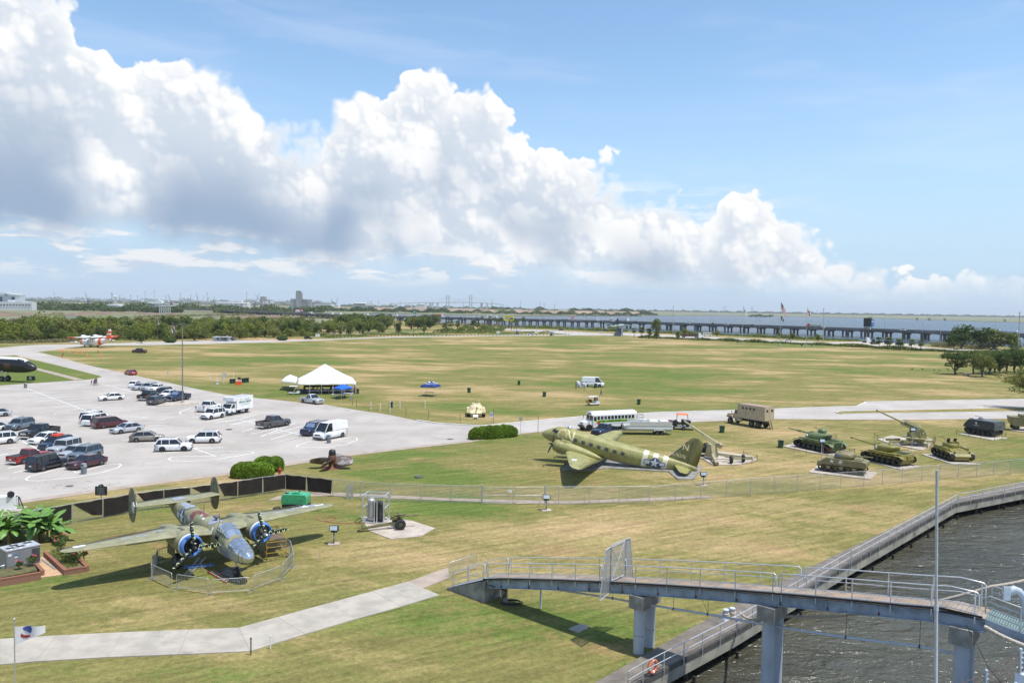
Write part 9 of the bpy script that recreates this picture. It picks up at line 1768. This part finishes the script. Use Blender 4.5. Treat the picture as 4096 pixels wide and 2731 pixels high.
def flag_cloth(par,w,h,top,pat,seed,droop=.55):
 def pt(u,v): x=w*u*(1-droop*.72); z=top-h*v-droop*w*u*.95; return Vector((x,.25*sin(u*7+seed)*u,z))
 def piece(u0,u1,v0,v1,m,nm,off=0.):
  rows=[[pt(u0+(u1-u0)*i/6,v0+(v1-v0)*j/3)-Vector((0,off,0)) for j in range(4)] for i in range(7)]; mb=MB(); mb.norecalc=1; mb.ring(rows,False,True,False); return mb.build(nm,m,par)
 r_=mat('flag_crimson',(.42,.03,.04),.8); w_=mat('flag_white2',(.72,.72,.72),.8); b_=mat('flag_navy',(.03,.04,.14),.8)
 if pat=='us':
  for k in range(13): piece(0 if k>6 else .4,1,k/13,(k+1)/13,r_ if k%2==0 else w_,'red_stripe' if k%2==0 else 'white_stripe')
  piece(0,.4,0,7/13,b_,'canton')
 elif pat=='white': piece(0,1,0,1,w_,'flag'); piece(.35,.65,.3,.7,b_,'emblem',.05)
 elif pat=='black': piece(0,1,0,1,M_BLK,'flag'); piece(.35,.65,.3,.7,w_,'emblem',.05)
 elif pat=='cross': piece(0,1,0,1,w_,'flag'); piece(0,1,.38,.62,r_,'red_band',.05); piece(.4,.6,0,1,r_,'red_band',.06)
def tall_flag(px_top,px_base,pat,label,sz,second=None,scale=.38265):
 b=G(*px_base); t=AT(*px_top,b.y); T=thing('flagpole',label,'flagpole',b,0,'flagpoles on the field'); MB().cyl((0,0,0),(0,0,t.z),.16,.08,n=8).ell((0,0,t.z),(.2,.2,.25),8,5).build('pole',M_GALV,T); MB().cyl((0,0,0),(0,0,.3),1.2,n=14).build('base',M_CONC,T)
 flag_cloth(T,sz[0],sz[1],t.z-.4,pat,1.3,.78)
 if second: flag_cloth(T,sz[0]*.5,sz[1]*.55,t.z-sz[1]-sz[0]*.62-.5,second,2.,.62)
tall_flag(zE(1895,172),zE(1880,628),'us','tallest flagpole flying a striped national flag above a black flag',(6.6,3.8),'black'); tall_flag(zE(1499,217),zE(1487,612),'white','flagpole with a drooping white flag on the field edge',(4.8,2.6)); tall_flag(zE(2167,227),zE(2155,647),'cross','flagpole with a white and red flag on the field edge',(5.0,3.0))
for (u0,v0,u1,v1),pt,l in(((305,508,306,722),'us','tall flagpole with national flag at the gate house'),((278,560,281,722),'white','left flagpole of the three at the gate house'),((328,565,332,722),'cross','right flagpole of the three at the gate house')): tall_flag(zB(u0,v0),zB(u1,v1),pt,l,(2.6,1.5))
for (z,a,b,r_,l) in((zE,(767,215),(763,515),.28,'concrete utility pole behind the log truck'),(zF,(250,240),(245,595),.28,'concrete utility pole right of the last flag'),(zF,(2308,280),(2292,685),.3,'concrete utility pole in front of the shore grove'),(zD,(1405,255),(1400,580),.28,'concrete utility pole by the orange sign'),(zD,(180,240),(177,510),.28,'concrete utility pole before the round white sign'),(zC,(597,255),(595,440),.25,'concrete utility pole over the thicket'),(zC,(1422,255),(1420,440),.25,'concrete utility pole left of the green sign'),(zB,(92,455),(105,740),.16,'wooden pole with transformer beside the flags'),(zB,(743,515),(750,745),.16,'wooden pole left of the gate house'),(zB,(1605,455),(1598,600),.16,'wooden pole rising from the tree belt'),(zC,(312,480),(317,692),.16,'wooden pole by the park gate sign'),(zC,(677,410),(677,600),.16,'wooden pole beside the bushy tree'),(zC,(1530,475),(1528,690),.16,'wooden pole by the yellow barrier'),(zC,(1970,500),(1970,688),.16,'wooden pole among the small flags'),(zD,(1165,490),(1165,645),.14,'pole over the notice board'),(zD,(235,400),(232,530),.14,'thin dark pole in the roadside thicket'),(zD,(2050,455),(2048,630),.14,'lamp pole left of the jet pylon'),(zE,(975,375),(976,510),.13,'lamp pole behind the log truck cab'),(zF,(1478,455),(1475,625),.13,'lamp pole at the end of the gravel apron'),(zC,(573,545),(573,727),.13,'lamp pole on the park road')):
 b=G(*z(*b)); t=AT(*z(*a),b.y); T=thing('utility_pole',l,'pole',b,0,'poles along the roads'); MB().cyl((0,0,0),(t.x-b.x,0,t.z),r_,r_*.65,n=7).build('shaft',M_CONC if 'concrete' in l else M_BARK if 'wood' in l else M_GALV,T)
 if 'lamp' in l: MB().bar((t.x-b.x-1.4,0,t.z),(t.x-b.x+1.4,0,t.z),.3,.2).build('lamp_arm',M_GALV,T)
 else: MB().bar((t.x-b.x-.9,0,t.z-.7),(t.x-b.x+.9,0,t.z-.7),.14,.14).build('crossarm',M_CONC if 'concrete' in l else M_BARK,T)
 if 'transformer' in l: MB().cyl((.45,-.2,t.z-3.0),(.45,-.2,t.z-1.7),.35,n=10).build('transformer',M_GALV,T)
P=[]
for x in np.arange(1290,2290,14.5): P.append(G(x,np.interp(x,[1290,1587,1900,2290],[1353,1347,1343,1341])))
T=thing('post_fence','row of dark posts with rails along the far park road','fence',(0,0,0)); me=MB().box((0,0,.65),(.22,.22,1.3)).mesh('post'); me.materials.append(M_BLK)
for i,p in enumerate(P):
 link('post',me,T,loc=p)
 if i: MB().cyl(P[i-1]+WV*.9,p+WV*.9,.05,n=4,caps=False).build('rail',M_BLK,T)
for u,v,z in((345,680,zC),(470,670,zC),(620,668,zC),(760,664,zC),(902,664,zC),(1038,664,zC),(1180,662,zC),(1308,660,zC),(1438,656,zC),(1567,652,zC),(1690,650,zC),(1848,650,zC),(2000,642,zC),(2105,640,zC),(2220,640,zC),(200,640,zD),(295,640,zD),(395,635,zD),(487,635,zD),(588,635,zD)):
 p=G(*z(u,v)); T=thing('small_flags','pair of small national flags on crossed sticks along the far road','flag',p,0,'small flags along the far road')
 for s in(-1,1):
  MB().cyl((0,0,0),(s*.9,0,2.0),.04,n=4).build('stick',M_WHITE,T); MB().box((s*1.3,0,1.75),(.9,.04,.28),rx=0).build('red_stripes',mat('flag_crimson',(.42,.03,.04)),T); MB().box((s*1.3,0,1.4),(.9,.04,.4)).build('white_field',M_WHITE,T); MB().box((s*.95,-.03,1.85),(.4,.04,.3)).build('canton',mat('flag_navy',(.03,.04,.14)),T)
def board(x0,x1,y0,y1,z,base,m,label,legs=2,txt=None,tcol=None,back=False,name='billboard'):
 b=G(*base); k=mpp(b); a=AT(*z(x0,y1),b.y); c=AT(*z(x1,y0),b.y); T=thing(name,label,'billboard',(b.x,b.y,0),0); w=c.x-a.x; h=c.z-a.z; cx=(a.x+c.x)/2-b.x; cz=(a.z+c.z)/2
 f=MB().box((cx,0,cz),(w,.5,h)).build('panel',m,T)
 for i in range(legs): x=cx+w*.8*((i+.5)/legs-.5); MB().cyl((x,.4,0),(x,.4,a.z+.3*h),.28,n=8).build('leg',mat('leg_rust',(.07,.045,.035),.8),T)
 if back:
  for i in range(1,6): MB().box((cx,-.3,a.z+h*i/6),(w*.96,.15,.12)).build('back_frame',M_BLK,f)
  for i in range(1,9): MB().box((a.x-b.x+w*i/9,-.32,cz),(.12,.15,h*.95)).build('back_frame',M_BLK,f)
 return T,f,cx,cz,w,h
T,f,cx,cz,w,h=board(722,858,412,478,zD,zD(770,585),mat('board_yellow',(.70,.62,.05),.6,var=.06),'yellow roadside billboard with BOARDING in white blocks',3); MB().box((cx,-.28,cz),(w*.82,.06,h*.34)).build('letter_band',M_BLK,f); lettering('BOARDING',h*.34,M_WHITE,f,Vector((cx,-.34,cz)),rotm((1,0,0),(0,0,1)),bold=.03,sx=.9)
for zz,ww in((.36,.8),(-.36,.25)): MB().box((cx,-.28,cz+h*zz),(w*ww,.06,h*.09)).build('small_print',mat('print_dark',(.16,.15,.03),.7),f)
T,f,cx,cz,w,h=board(497,557,402,447,zD,zD(528,560),M_WHITE,'white roadside sign with a round black emblem',2); o=MB().lathe([(h*.36,0),(h*.42,.0)],(0,0,0),'Y',24,False); MB().lathe([(h*.30,-.32),(h*.42,-.32),(h*.42,-.28),(h*.30,-.28)],(cx,0,cz),'Y',24,False).build('emblem_ring',M_BLK,f); MB().prism([(cx+h*a,cz+h*b) for a,b in((-.2,-.12),(.2,-.12),(.16,.0),(.05,.04),(.02,.2),(-.04,.2),(-.06,.04),(-.16,.0))],-.32,-.28).build('emblem_ship',M_BLK,f)
board(667,752,348,436,zF,zF(735,555),M_BLK,'dark back of a tall digital billboard on four legs',4,back=True)
b=G(*zF(772,555)); a=AT(*zF(753,434),b.y); c=AT(*zF(790,362),b.y); T=thing('digital_screen','blue advertising screen beside the dark billboard back','billboard',(0,0,0)); MB().box(((a.x+c.x)/2,b.y+2,(a.z+c.z)/2),(c.x-a.x,.5,c.z-a.z)).build('screen',mat('screen_blue',(.12,.30,.62),.4),T); MB().cyl(((a.x+c.x)/2,b.y+2.4,0),((a.x+c.x)/2,b.y+2.4,a.z+.5),.3).build('leg',M_BLK,T); MB().box(((a.x+c.x)/2,b.y+1.7,(a.z+c.z)/2+1),((c.x-a.x)*.7,.1,1.2)).build('print_band',M_WHITE,T)
T,f,cx,cz,w,h=board(1925,2062,315,370,zB,zB(1970,385),mat('board_red',(.20,.015,.03),.6),'dark red roadside billboard near the highway ramp',2); lettering('A',h*.8,M_WHITE,f,Vector((cx+w*.36,-.3,cz)),rotm((1,0,0),(0,0,1)),bold=.1); MB().box((cx-w*.05,-.28,cz+h*.12),(w*.4,.06,h*.22)).box((cx-w*.05,-.28,cz-h*.2),(w*.5,.06,h*.26)).build('print_band',M_WHITE,f)
for q in((1522,1558,348,383,zC),(1875,1965,288,308,zB)):
 x0,x1,y0,y1,z=q; Y=1010 if z is zC else 1480; a=AT(*z(x0,y1),Y); c=AT(*z(x1,y0),Y); T=thing('highway_sign','green overhead highway sign '+('on the bridge' if z is zC else 'above the ramp'),'sign',((a.x+c.x)/2,Y,5.3)); MB().box((0,0,(a.z+c.z)/2-5.3),(c.x-a.x,.3,c.z-a.z)).build('panel',mat('sign_hgreen',(.01,.20,.16),.5),T); MB().cyl((0,.4,0),(0,.4,c.z-5.3),.25).build('post',M_GALV,T); MB().box((0,-.2,(a.z+c.z)/2-5.0),((c.x-a.x)*.6,.05,(c.z-a.z)*.18)).build('print_band',M_WHITE,T)
p,d=hwp(2287); T=thing('work_sign','orange diamond work sign on the highway bridge','sign',(p.x,p.y,5.3)); MB().cyl((0,0,0),(0,0,3),.1).build('post',M_GALV,T); MB().box((0,-.1,3.6),(2.4,.1,2.4),ry=PI/4).build('panel',mat('cone_orange',(.8,.12,.03)),T)
for px,l in((zD(648,662),'low white notice board left of the deck gun'),(zD(1163,660),'low white notice board between the deck guns'),(zC(237,712),'white notice board beside the park gate')): T=thing('notice_board',l,'sign',G(*px)); MB().box((0,0,1.6),(2.6,.15,1.6)).build('panel',M_WHITE,T); [MB().cyl((s,0.1,0),(s,.1,1.4),.08).build('leg',M_GALV,T) for s in(-1,1)]
T=thing('picnic_table','concrete picnic table in the shade of the oaks','picnic table',G(*zG(1040,790))); MB().box((0,0,.76),(2.0,.8,.08)).build('table_top',M_CONC,T); [MB().box((0,s*.75,.44),(2.0,.3,.07)).build('bench',M_CONC,T) for s in(-1,1)]; [MB().box((s*.7,0,.36),(.15,1.4,.72)).build('leg',M_CONC,T) for s in(-1,1)]
for px,l in((zG(445,755),'thin dark post on the field by the oaks'),(zG(1308,850),'thin pale post in front of the forward oak'),(zG(1625,830),'thin pale post beside the grove grill')): simple_post(px,2.2,.05,M_GALV,l,'field_post','post')
for u,v in((1435,612),(1557,610),(1723,620),(2033,635),(2108,648),(2213,645)): p=G(*zE(u,v)); T=thing('spotlight','small dark spotlight on the field beside the flagpoles','spotlight',p,0,'spotlights round the flagpoles'); MB().cyl((0,0,0),(0,0,.9),.15).build('stand',M_CONC,T); MB().box((0,0,1.2),(.8,.6,.6),rx=.5).build('lamp_head',M_BLK,T)
for u in(1265,1370,1447,1530,1680,1880,2005): cone((u,742 if u<1700 else 732),zB,'orange marker cone along the park entrance road',1.8,'marker cones on the entrance road')
for u in(1215,1300,1560,1600,1640,1730): cone((u,620 if u<1400 else 636),zD,'orange barrel cone on the causeway bend',1.8,'marker cones on the causeway bend')
for i,(u,v) in enumerate(((190,705),(350,708),(537,720),(612,722),(740,708),(762,718))):
 T=thing('goose','dark goose grazing on the field before the oaks','goose',G(*zG(u,v)),rnd.uniform(0,6),'geese on the field'); mg=mat('goose_brown',(.07,.055,.045),.8,var=.3)
 MB().tube([(-.42,0,.42),(-.3,0,.44),(0,0,.42),(.25,0,.46),(.33,0,.6),(.36,0,.78),(.42,0,.84),(.52,0,.82)],[.02,.12,.19,.13,.07,.05,.06,.02],8).cyl((0,.07,0),(0,.07,.3),.02,n=4).cyl((0,-.07,0),(0,-.07,.3),.02,n=4).build('body',mg,T)
M_HAZW=mat('port_white',(.62,.64,.65),.7,var=.06); M_HAZG=mat('port_grey',(.30,.31,.32),.8,var=.12,scale=.02); M_CRANE=mat('crane_grey',(.16,.18,.20),.7); M_CRANT=mat('crane_tan',(.40,.36,.28),.7); M_SILO=mat('silo_grey',(.27,.285,.30),.85,var=.15,scale=.03)
def boxat(T,nm,x0,x1,y0,y1,z,Y,m,dep=40,z0=None):
 a=AT(*z(x0,y1),Y); c=AT(*z(x1,y0),Y); zb_=0 if z0 is None else a.z; return MB().box(((a.x+c.x)/2,Y+dep/2,(zb_+c.z)/2),(c.x-a.x,dep,c.z-zb_)).build(nm,m,T)
def hangar():
 Y=1450; T=thing('assembly_hangar','huge white hangar block with dark doorways at the left horizon','building',(0,0,0)); boxat(T,'main_block',-120,275,135,235,zA,Y,M_HAZW,14); a=AT(*zA(-120,135),Y); c=AT(*zA(278,135),Y); e=AT(*zA(70,106),Y)
 MB().prism([(a.x,a.z),(c.x,c.z),(c.x,c.z+.8),(e.x,e.z),(a.x,e.z)],Y-2,Y+15).build('roof',M_HAZW,T); boxat(T,'low_block',-120,430,230,288,zA,Y-30,M_HAZW,14)
 for x0,x1 in((0,25),(155,195)): boxat(T,'doorway',x0,x1,160,222,zA,Y-1,mat('door_dark',(.04,.05,.09),.5),2,1)
 for x in range(-80,420,42): boxat(T,'window',x,x+18,258,272,zA,Y-31,M_DGLASS,2,1)
 for x0,x1,y0 in((105,175,200),(290,360,218)): boxat(T,'roof_unit',x0,x1,y0,232,zA,Y-20,M_HAZW,20,1)
 boxat(T,'logo',60,95,120,142,zA,Y-3,mat('logo_teal',(.08,.25,.33),.5),2,1); p=AT(*zA(128,135),Y); MB().cyl((p.x,Y+10,p.z-3),(p.x,Y+10,AT(*zA(128,35),Y).z),.3,n=5).build('mast',M_GALV,T)
hangar()
def wtower():
 Y=2300; c=AT(*zA(1549,156),Y); b=AT(*zA(1549,258),Y); T=thing('water_tower','white legged water tower on the horizon','water tower',(c.x,Y,0)); k=Y/F*.2976; MB().ell((0,0,c.z),(17*k,17*k,13*k),16,8).build('tank',M_HAZW,T)
 for i in range(6): a=i*PI/3; MB().cyl((14*k*cos(a)*1.3,14*k*sin(a)*1.3,0),(14*k*cos(a),14*k*sin(a),c.z),.5,n=5).build('leg',M_HAZW,T)
 MB().cyl((0,0,0),(0,0,c.z),1.2,n=8).build('riser',M_HAZW,T)
wtower()
def silo():
 Y=3000; T=thing('grain_elevator','tall grey grain elevator tower with silos at the port','grain elevator',(0,0,0)); boxat(T,'tower',1958,2032,102,262,zB,Y,M_SILO,22); boxat(T,'tower_head',1963,2022,76,104,zB,Y+2,mat('silo_pale',(.42,.42,.40),.8),16,1)
 for i in range(4): boxat(T,'tower_window',1968+i*16,1976+i*16,82,98,zB,Y+1,M_DGLASS,2,1)
 boxat(T,'annex',1888,1956,186,266,zB,Y+5,M_SILO,26); 
 for i in range(7):
  a=AT(*zB(2010+i*21,212),Y); MB().cyl((a.x,Y+10,0),(a.x,Y+10,a.z),10*Y/F*.2976,n=12).build('silo',M_SILO,T); MB().lathe([(10*Y/F*.2976,a.z),(1,a.z+6)],(a.x,Y+10,0),'Z',12).build('silo_cone',M_HAZG,T)
 boxat(T,'gallery',2000,2110,190,200,zB,Y+6,M_SILO,8,1); boxat(T,'end_house',2120,2165,195,262,zB,Y+4,M_HAZG,20); boxat(T,'shed',2165,2420,232,264,zB,Y+30,M_HAZG,30)
silo()
for x0,x1,y0,y1,z,Y,m,l in((870,1298,228,274,zB,2600,M_HAZW,'long white dock shed at the port'),(2200,2440,257,282,zB,2500,M_HAZW,'low white shed below the grain elevator'),(1420,1590,258,288,zA,1900,M_HAZW,'long pale warehouse behind the lone tall tree'),(1760,2140,262,280,zA,1900,M_HAZG,'long grey warehouse with pale roof at the port'),(2140,2290,278,370,zA,1330,M_HAZW,'white open steel frame structure behind the banks'),(170,390,250,275,zB,2400,M_HAZW,'pale quay building below the ferry'),(190,510,258,283,zC,2700,M_HAZW,'low white shed across the water'),(270,420,240,262,zC,2900,M_HAZG,'grey warehouse across the water'),(720,880,235,270,zC,3000,M_HAZG,'dark loading frame at the refinery dock'),(1265,1310,258,274,zC,3300,M_HAZW,'small white storage building by the dock'),(1560,1680,255,275,zC,3300,M_HAZW,'row of white tanks by the bridge approach')):
 T=thing('port_building',l,'building',(0,0,0),0,'port buildings on the skyline')
 if 'open steel' in l:
  a=AT(*z(x0,y1),Y); c=AT(*z(x1,y0),Y)
  for i in range(6): x=a.x+(c.x-a.x)*i/5; MB().cyl((x,Y,0),(x,Y,c.z),.45,n=4).build('frame_post',M_HAZW,T)
  for i in range(6): zz=c.z*(i+.5)/6; MB().cyl((a.x,Y,zz),(c.x,Y,zz),.35,n=4).build('frame_beam',M_HAZW,T)
  MB().box(((a.x+c.x)/2-4,Y+12,c.z),(c.x-a.x+8,24,1.0)).build('roof',M_HAZW,T)
 else:
  boxat(T,'walls',x0,x1,y0+(y1-y0)*.3,y1,z,Y,m,40); a=AT(*z(x0,y0),Y); c=AT(*z(x1,y0+(y1-y0)*.3),Y); MB().ring([[(a.x,Y-1,c.z),(c.x,Y-1,c.z),(c.x,Y+41,c.z),(a.x,Y+41,c.z)],[(a.x+2,Y+18,a.z),(c.x-2,Y+18,a.z),(c.x-2,Y+22,a.z),(a.x+2,Y+22,a.z)]],True,False).build('roof',M_HAZW,T)
  for i in range(1,6): boxat(T,'bay_door',x0+(x1-x0)*i/6.2,x0+(x1-x0)*(i+.45)/6.2,y0+(y1-y0)*.55,y1-1,z,Y-1,M_HAZG if m is M_HAZW else M_CRANE,2,1)
def ship_(x0,x1,y0,y1,z,Y,l,col=M_HAZW,hull=None):
 T=thing('docked_ship',l,'ship',(0,0,0),0,'ships at the port'); a=AT(*z(x0,y1),Y); c=AT(*z(x1,y0),Y); w=c.x-a.x; h=c.z-a.z; P=lambda f,g:(a.x+w*f,a.z+h*g)
 MB().prism([P(0,.0),P(1,.0),P(1.03,.42),P(-.03,.38)],Y,Y+18).build('hull',hull or col,T); MB().prism([P(.1,.4),P(.95,.4),P(.93,.7),P(.15,.68)],Y+2,Y+16).build('superstructure',col,T); MB().prism([P(.55,.7),P(.9,.7),P(.85,.88),P(.58,.88)],Y+4,Y+14).build('bridge_house',col,T); MB().prism([P(.66,.88),P(.76,.88),P(.74,1.05),P(.68,1.05)],Y+6,Y+12).build('funnel',M_BLUE if 'blue' in l else col,T)
ship_(1965,2185,198,268,zA,2200,'white ferry at the quay on the skyline'); ship_(880,985,215,275,zC,3000,'white tanker with a blue funnel at the dock'); ship_(1090,1165,240,276,zC,3000,'white ship stern at the dock across the water'); ship_(2050,2105,212,250,zC,5200,'white ship under the cable-stayed bridge'); ship_(1430,1520,246,274,zC,3000,'low white ship by the refinery dock'); ship_(1175,1235,205,240,zB,2700,'white ship bridge behind the dock shed')
def crane(top,base,z,Y,m,l,jib=True):
 b=AT(*z(*base),Y); t=AT(*z(*top),Y); T=thing('port_crane',l,'crane',(b.x,Y,0),0,'cranes at the port'); r_=Y/F*.2976*4.2; d=Vector((t.x-b.x,0,t.z)); MB().box((0,0,max(2,b.z)*.6),(r_*7,r_*6,max(4,b.z*1.2))).build('cab',m,T)
 bz=max(2,b.z)*.8; A=Vector((0,0,bz)); d=Vector((t.x-b.x,0,t.z))-A; n=Vector((-d.z,0,d.x)).normalized()*r_
 for s in(-1,1): MB().bar(A+n*s,A+d,r_*.55,r_*.55).build('boom_chord',m,T)
 for i in range(1,9): f=i/10; q=A+d*f; w=n*(1-f); MB().bar(q-w,q+d*.06+w,r_*.35,r_*.35).build('boom_brace',m,T)
for tp,bs,z,Y,m,l in(((1135,80),(1190,212),zA,2400,M_CRANE,'tall dark crawler crane left of the water tower'),((2260,120),(2302,250),zA,2300,mat('crane_red',(.30,.10,.10),.7),'reddish crane right of the ferry'),((550,125),(535,262),zB,2500,M_CRANE,'upright dark crane at the quay'),((615,98),(662,255),zB,2550,M_CRANE,'tallest dark crane leaning over the tan cranes'),((650,148),(602,262),zB,2500,M_CRANT,'first tan ship crane from the upright dark crane'),((728,150),(680,262),zB,2500,M_CRANT,'second tan ship crane from the upright dark crane'),((797,150),(757,255),zB,2500,M_CRANT,'third tan ship crane from the upright dark crane'),((868,152),(832,262),zB,2500,M_CRANT,'tan ship crane next to the white dock shed'),((1475,100),(1405,258),zB,2700,M_CRANE,'tall dark crane beside the ship loader'),((1415,125),(1500,225),zB,2720,M_CRANE,'dark crane leaning into the ship loader'),((1388,170),(1340,262),zB,2650,M_CRANT,'tan crane between dock shed and ship loader'),((1305,168),(1280,225),zB,2650,M_CRANT,'small tan crane above the dock shed'),((1735,200),(1705,252),zB,2700,M_CRANT,'small yellow crane left of the grain elevator'),((1788,205),(1750,265),zB,2700,M_CRANT,'small yellow crane next to the grain elevator'),((515,165),(475,250),zC,3300,mat('crane_blue',(.20,.32,.42),.7),'pale blue crane across the water'),((420,175),(438,240),zC,3300,M_CRANE,'thin grey crane across the water')): crane(tp,bs,z,Y,m,l)
T=thing('ship_loader','grey gantry ship loader at the port','gantry crane',(0,0,0))
for q in((1485,1545,155,180),(1480,1560,185,200),(1470,1635,200,212),(1500,1590,215,275)): boxat(T,'gantry_block',*q,zB,2680,M_HAZG if q[2]<210 else M_HAZW,20,1)
for x in(1490,1520,1550): a=AT(*zB(x,160),2680); MB().bar((a.x,2675,0),(a.x,2675,a.z),2,2).build('gantry_leg',M_HAZG,T)
for z,u,v0,v1,Y in((zA,728,98,205,2500),(zA,966,172,250,2000),(zA,1500,100,240,2600),(zA,1511,112,240,2600),(zA,1612,140,250,2000),(zA,1755,130,210,3000),(zA,1850,142,265,2000),(zA,1950,85,260,2200),(zA,2072,78,215,3000),(zA,2229,138,250,2300),(zA,485,170,285,1600),(zA,602,195,288,1600),(zB,410,104,300,2000),(zB,770,102,330,1700),(zB,1300,98,345,1600),(zB,390,185,270,2200),(zC,1058,218,262,3500),(zC,1348,212,265,3500),(zD,568,188,250,6000),(zD,947,222,270,5000),(zD,1210,232,285,4500),(zD,1266,248,285,4500),(zE,1290,225,258,7500),(zE,1312,225,258,7500),(zE,1584,230,262,7500),(zE,1597,230,262,7500),(zF,180,270,288,8000)):
 t=AT(*z(u,v0),Y); T=thing('skyline_mast','slender mast or pylon standing on the skyline','mast',(t.x,Y,0),0,'masts along the skyline'); r_=Y/F*1.0; MB().cyl((0,0,0),(0,0,t.z),r_,r_*.6,n=5).build('shaft',M_HAZG,T); MB().box((0,0,t.z-r_),(r_*4,r_*2,r_*2)).build('mast_head',M_HAZG,T)
def cable_bridge():
 Y=6800; T=thing('cable_stayed_bridge','pale cable-stayed bridge with two H-shaped towers on the horizon','bridge',(0,0,0)); m=mat('bridge_pale',(.42,.43,.44),.8)
 D=[zC(1200,252),zC(1500,243),zC(1750,237),zC(2000,234),zD(0,233),zD(260,235),zD(420,240),zD(560,248),zD(730,268)]; P=[AT(*q,Y) for q in D]
 MB().ring([[p+Vector((0,-10,-3)),p+Vector((0,-10,3)),p+Vector((0,10,3)),p+Vector((0,10,-3))] for p in P],True,False).build('deck',m,T)
 for q in D[1:3]+D[6:8]+[zC(1600,240),zC(1690,238),zC(1780,238),zC(1850,236),zD(430,240),zD(500,245)]: a=AT(*q,Y); MB().box((a.x,Y,a.z/2),(12,14,a.z)).build('pier',m,T)
 for x0,x1,z in((1971,2003,zC),(264,294,zD)):
  tw=link('tower',None,T)
  for x in(x0,x1): t=AT(*z(x,130),Y); MB().box((t.x,Y,t.z/2),(7,9,t.z)).build('tower_leg',m,tw)
  for y in(190,234): a=AT(*z(x0,y),Y); c=AT(*z(x1,y),Y); MB().box(((a.x+c.x)/2,Y,a.z),(c.x-a.x,8,5)).build('tower_beam',m,tw)
  t=AT(*z((x0+x1)/2,134),Y)
  for k in range(1,9):
   for s in(-1,1): q=AT(*z((x0+x1)/2,235),Y); MB().bar((t.x,Y-3,t.z-k*3),(t.x+s*k*32,Y-3,q.z),.4,.4).build('stay_cable',m,T)
cable_bridge()
P=[]
for i in range(34): x=3500+i*6.2; P.append((x,1371+rnd.uniform(-2,3)+i*.1))
T=thing('old_pier_stumps','row of dark timber stumps of an old pier at the apron','pier stumps',(0,0,0))
me=MB().cyl((0,0,-2),(0,0,1.6),.22,n=6).mesh('stump'); me.materials.append(M_PILE)
for q in P: link('stump',me,T,loc=G(*q,-1.5))
mh=bpy.data.materials.new('haze_air'); mh.use_nodes=True; t=NT(mh.node_tree); t.n.remove(t.n['Principled BSDF']); v=t.n.new('ShaderNodeVolumePrincipled'); v.inputs['Color'].default_value=(.93,.97,1,1); v.inputs['Density'].default_value=.000055; v.inputs['Anisotropy'].default_value=.0; t.l.new(v.outputs[0],t.n['Material Output'].inputs['Volume'])
MB().box((0,5700,56),(26000,15400,122)).build('haze',mh,kind='stuff')
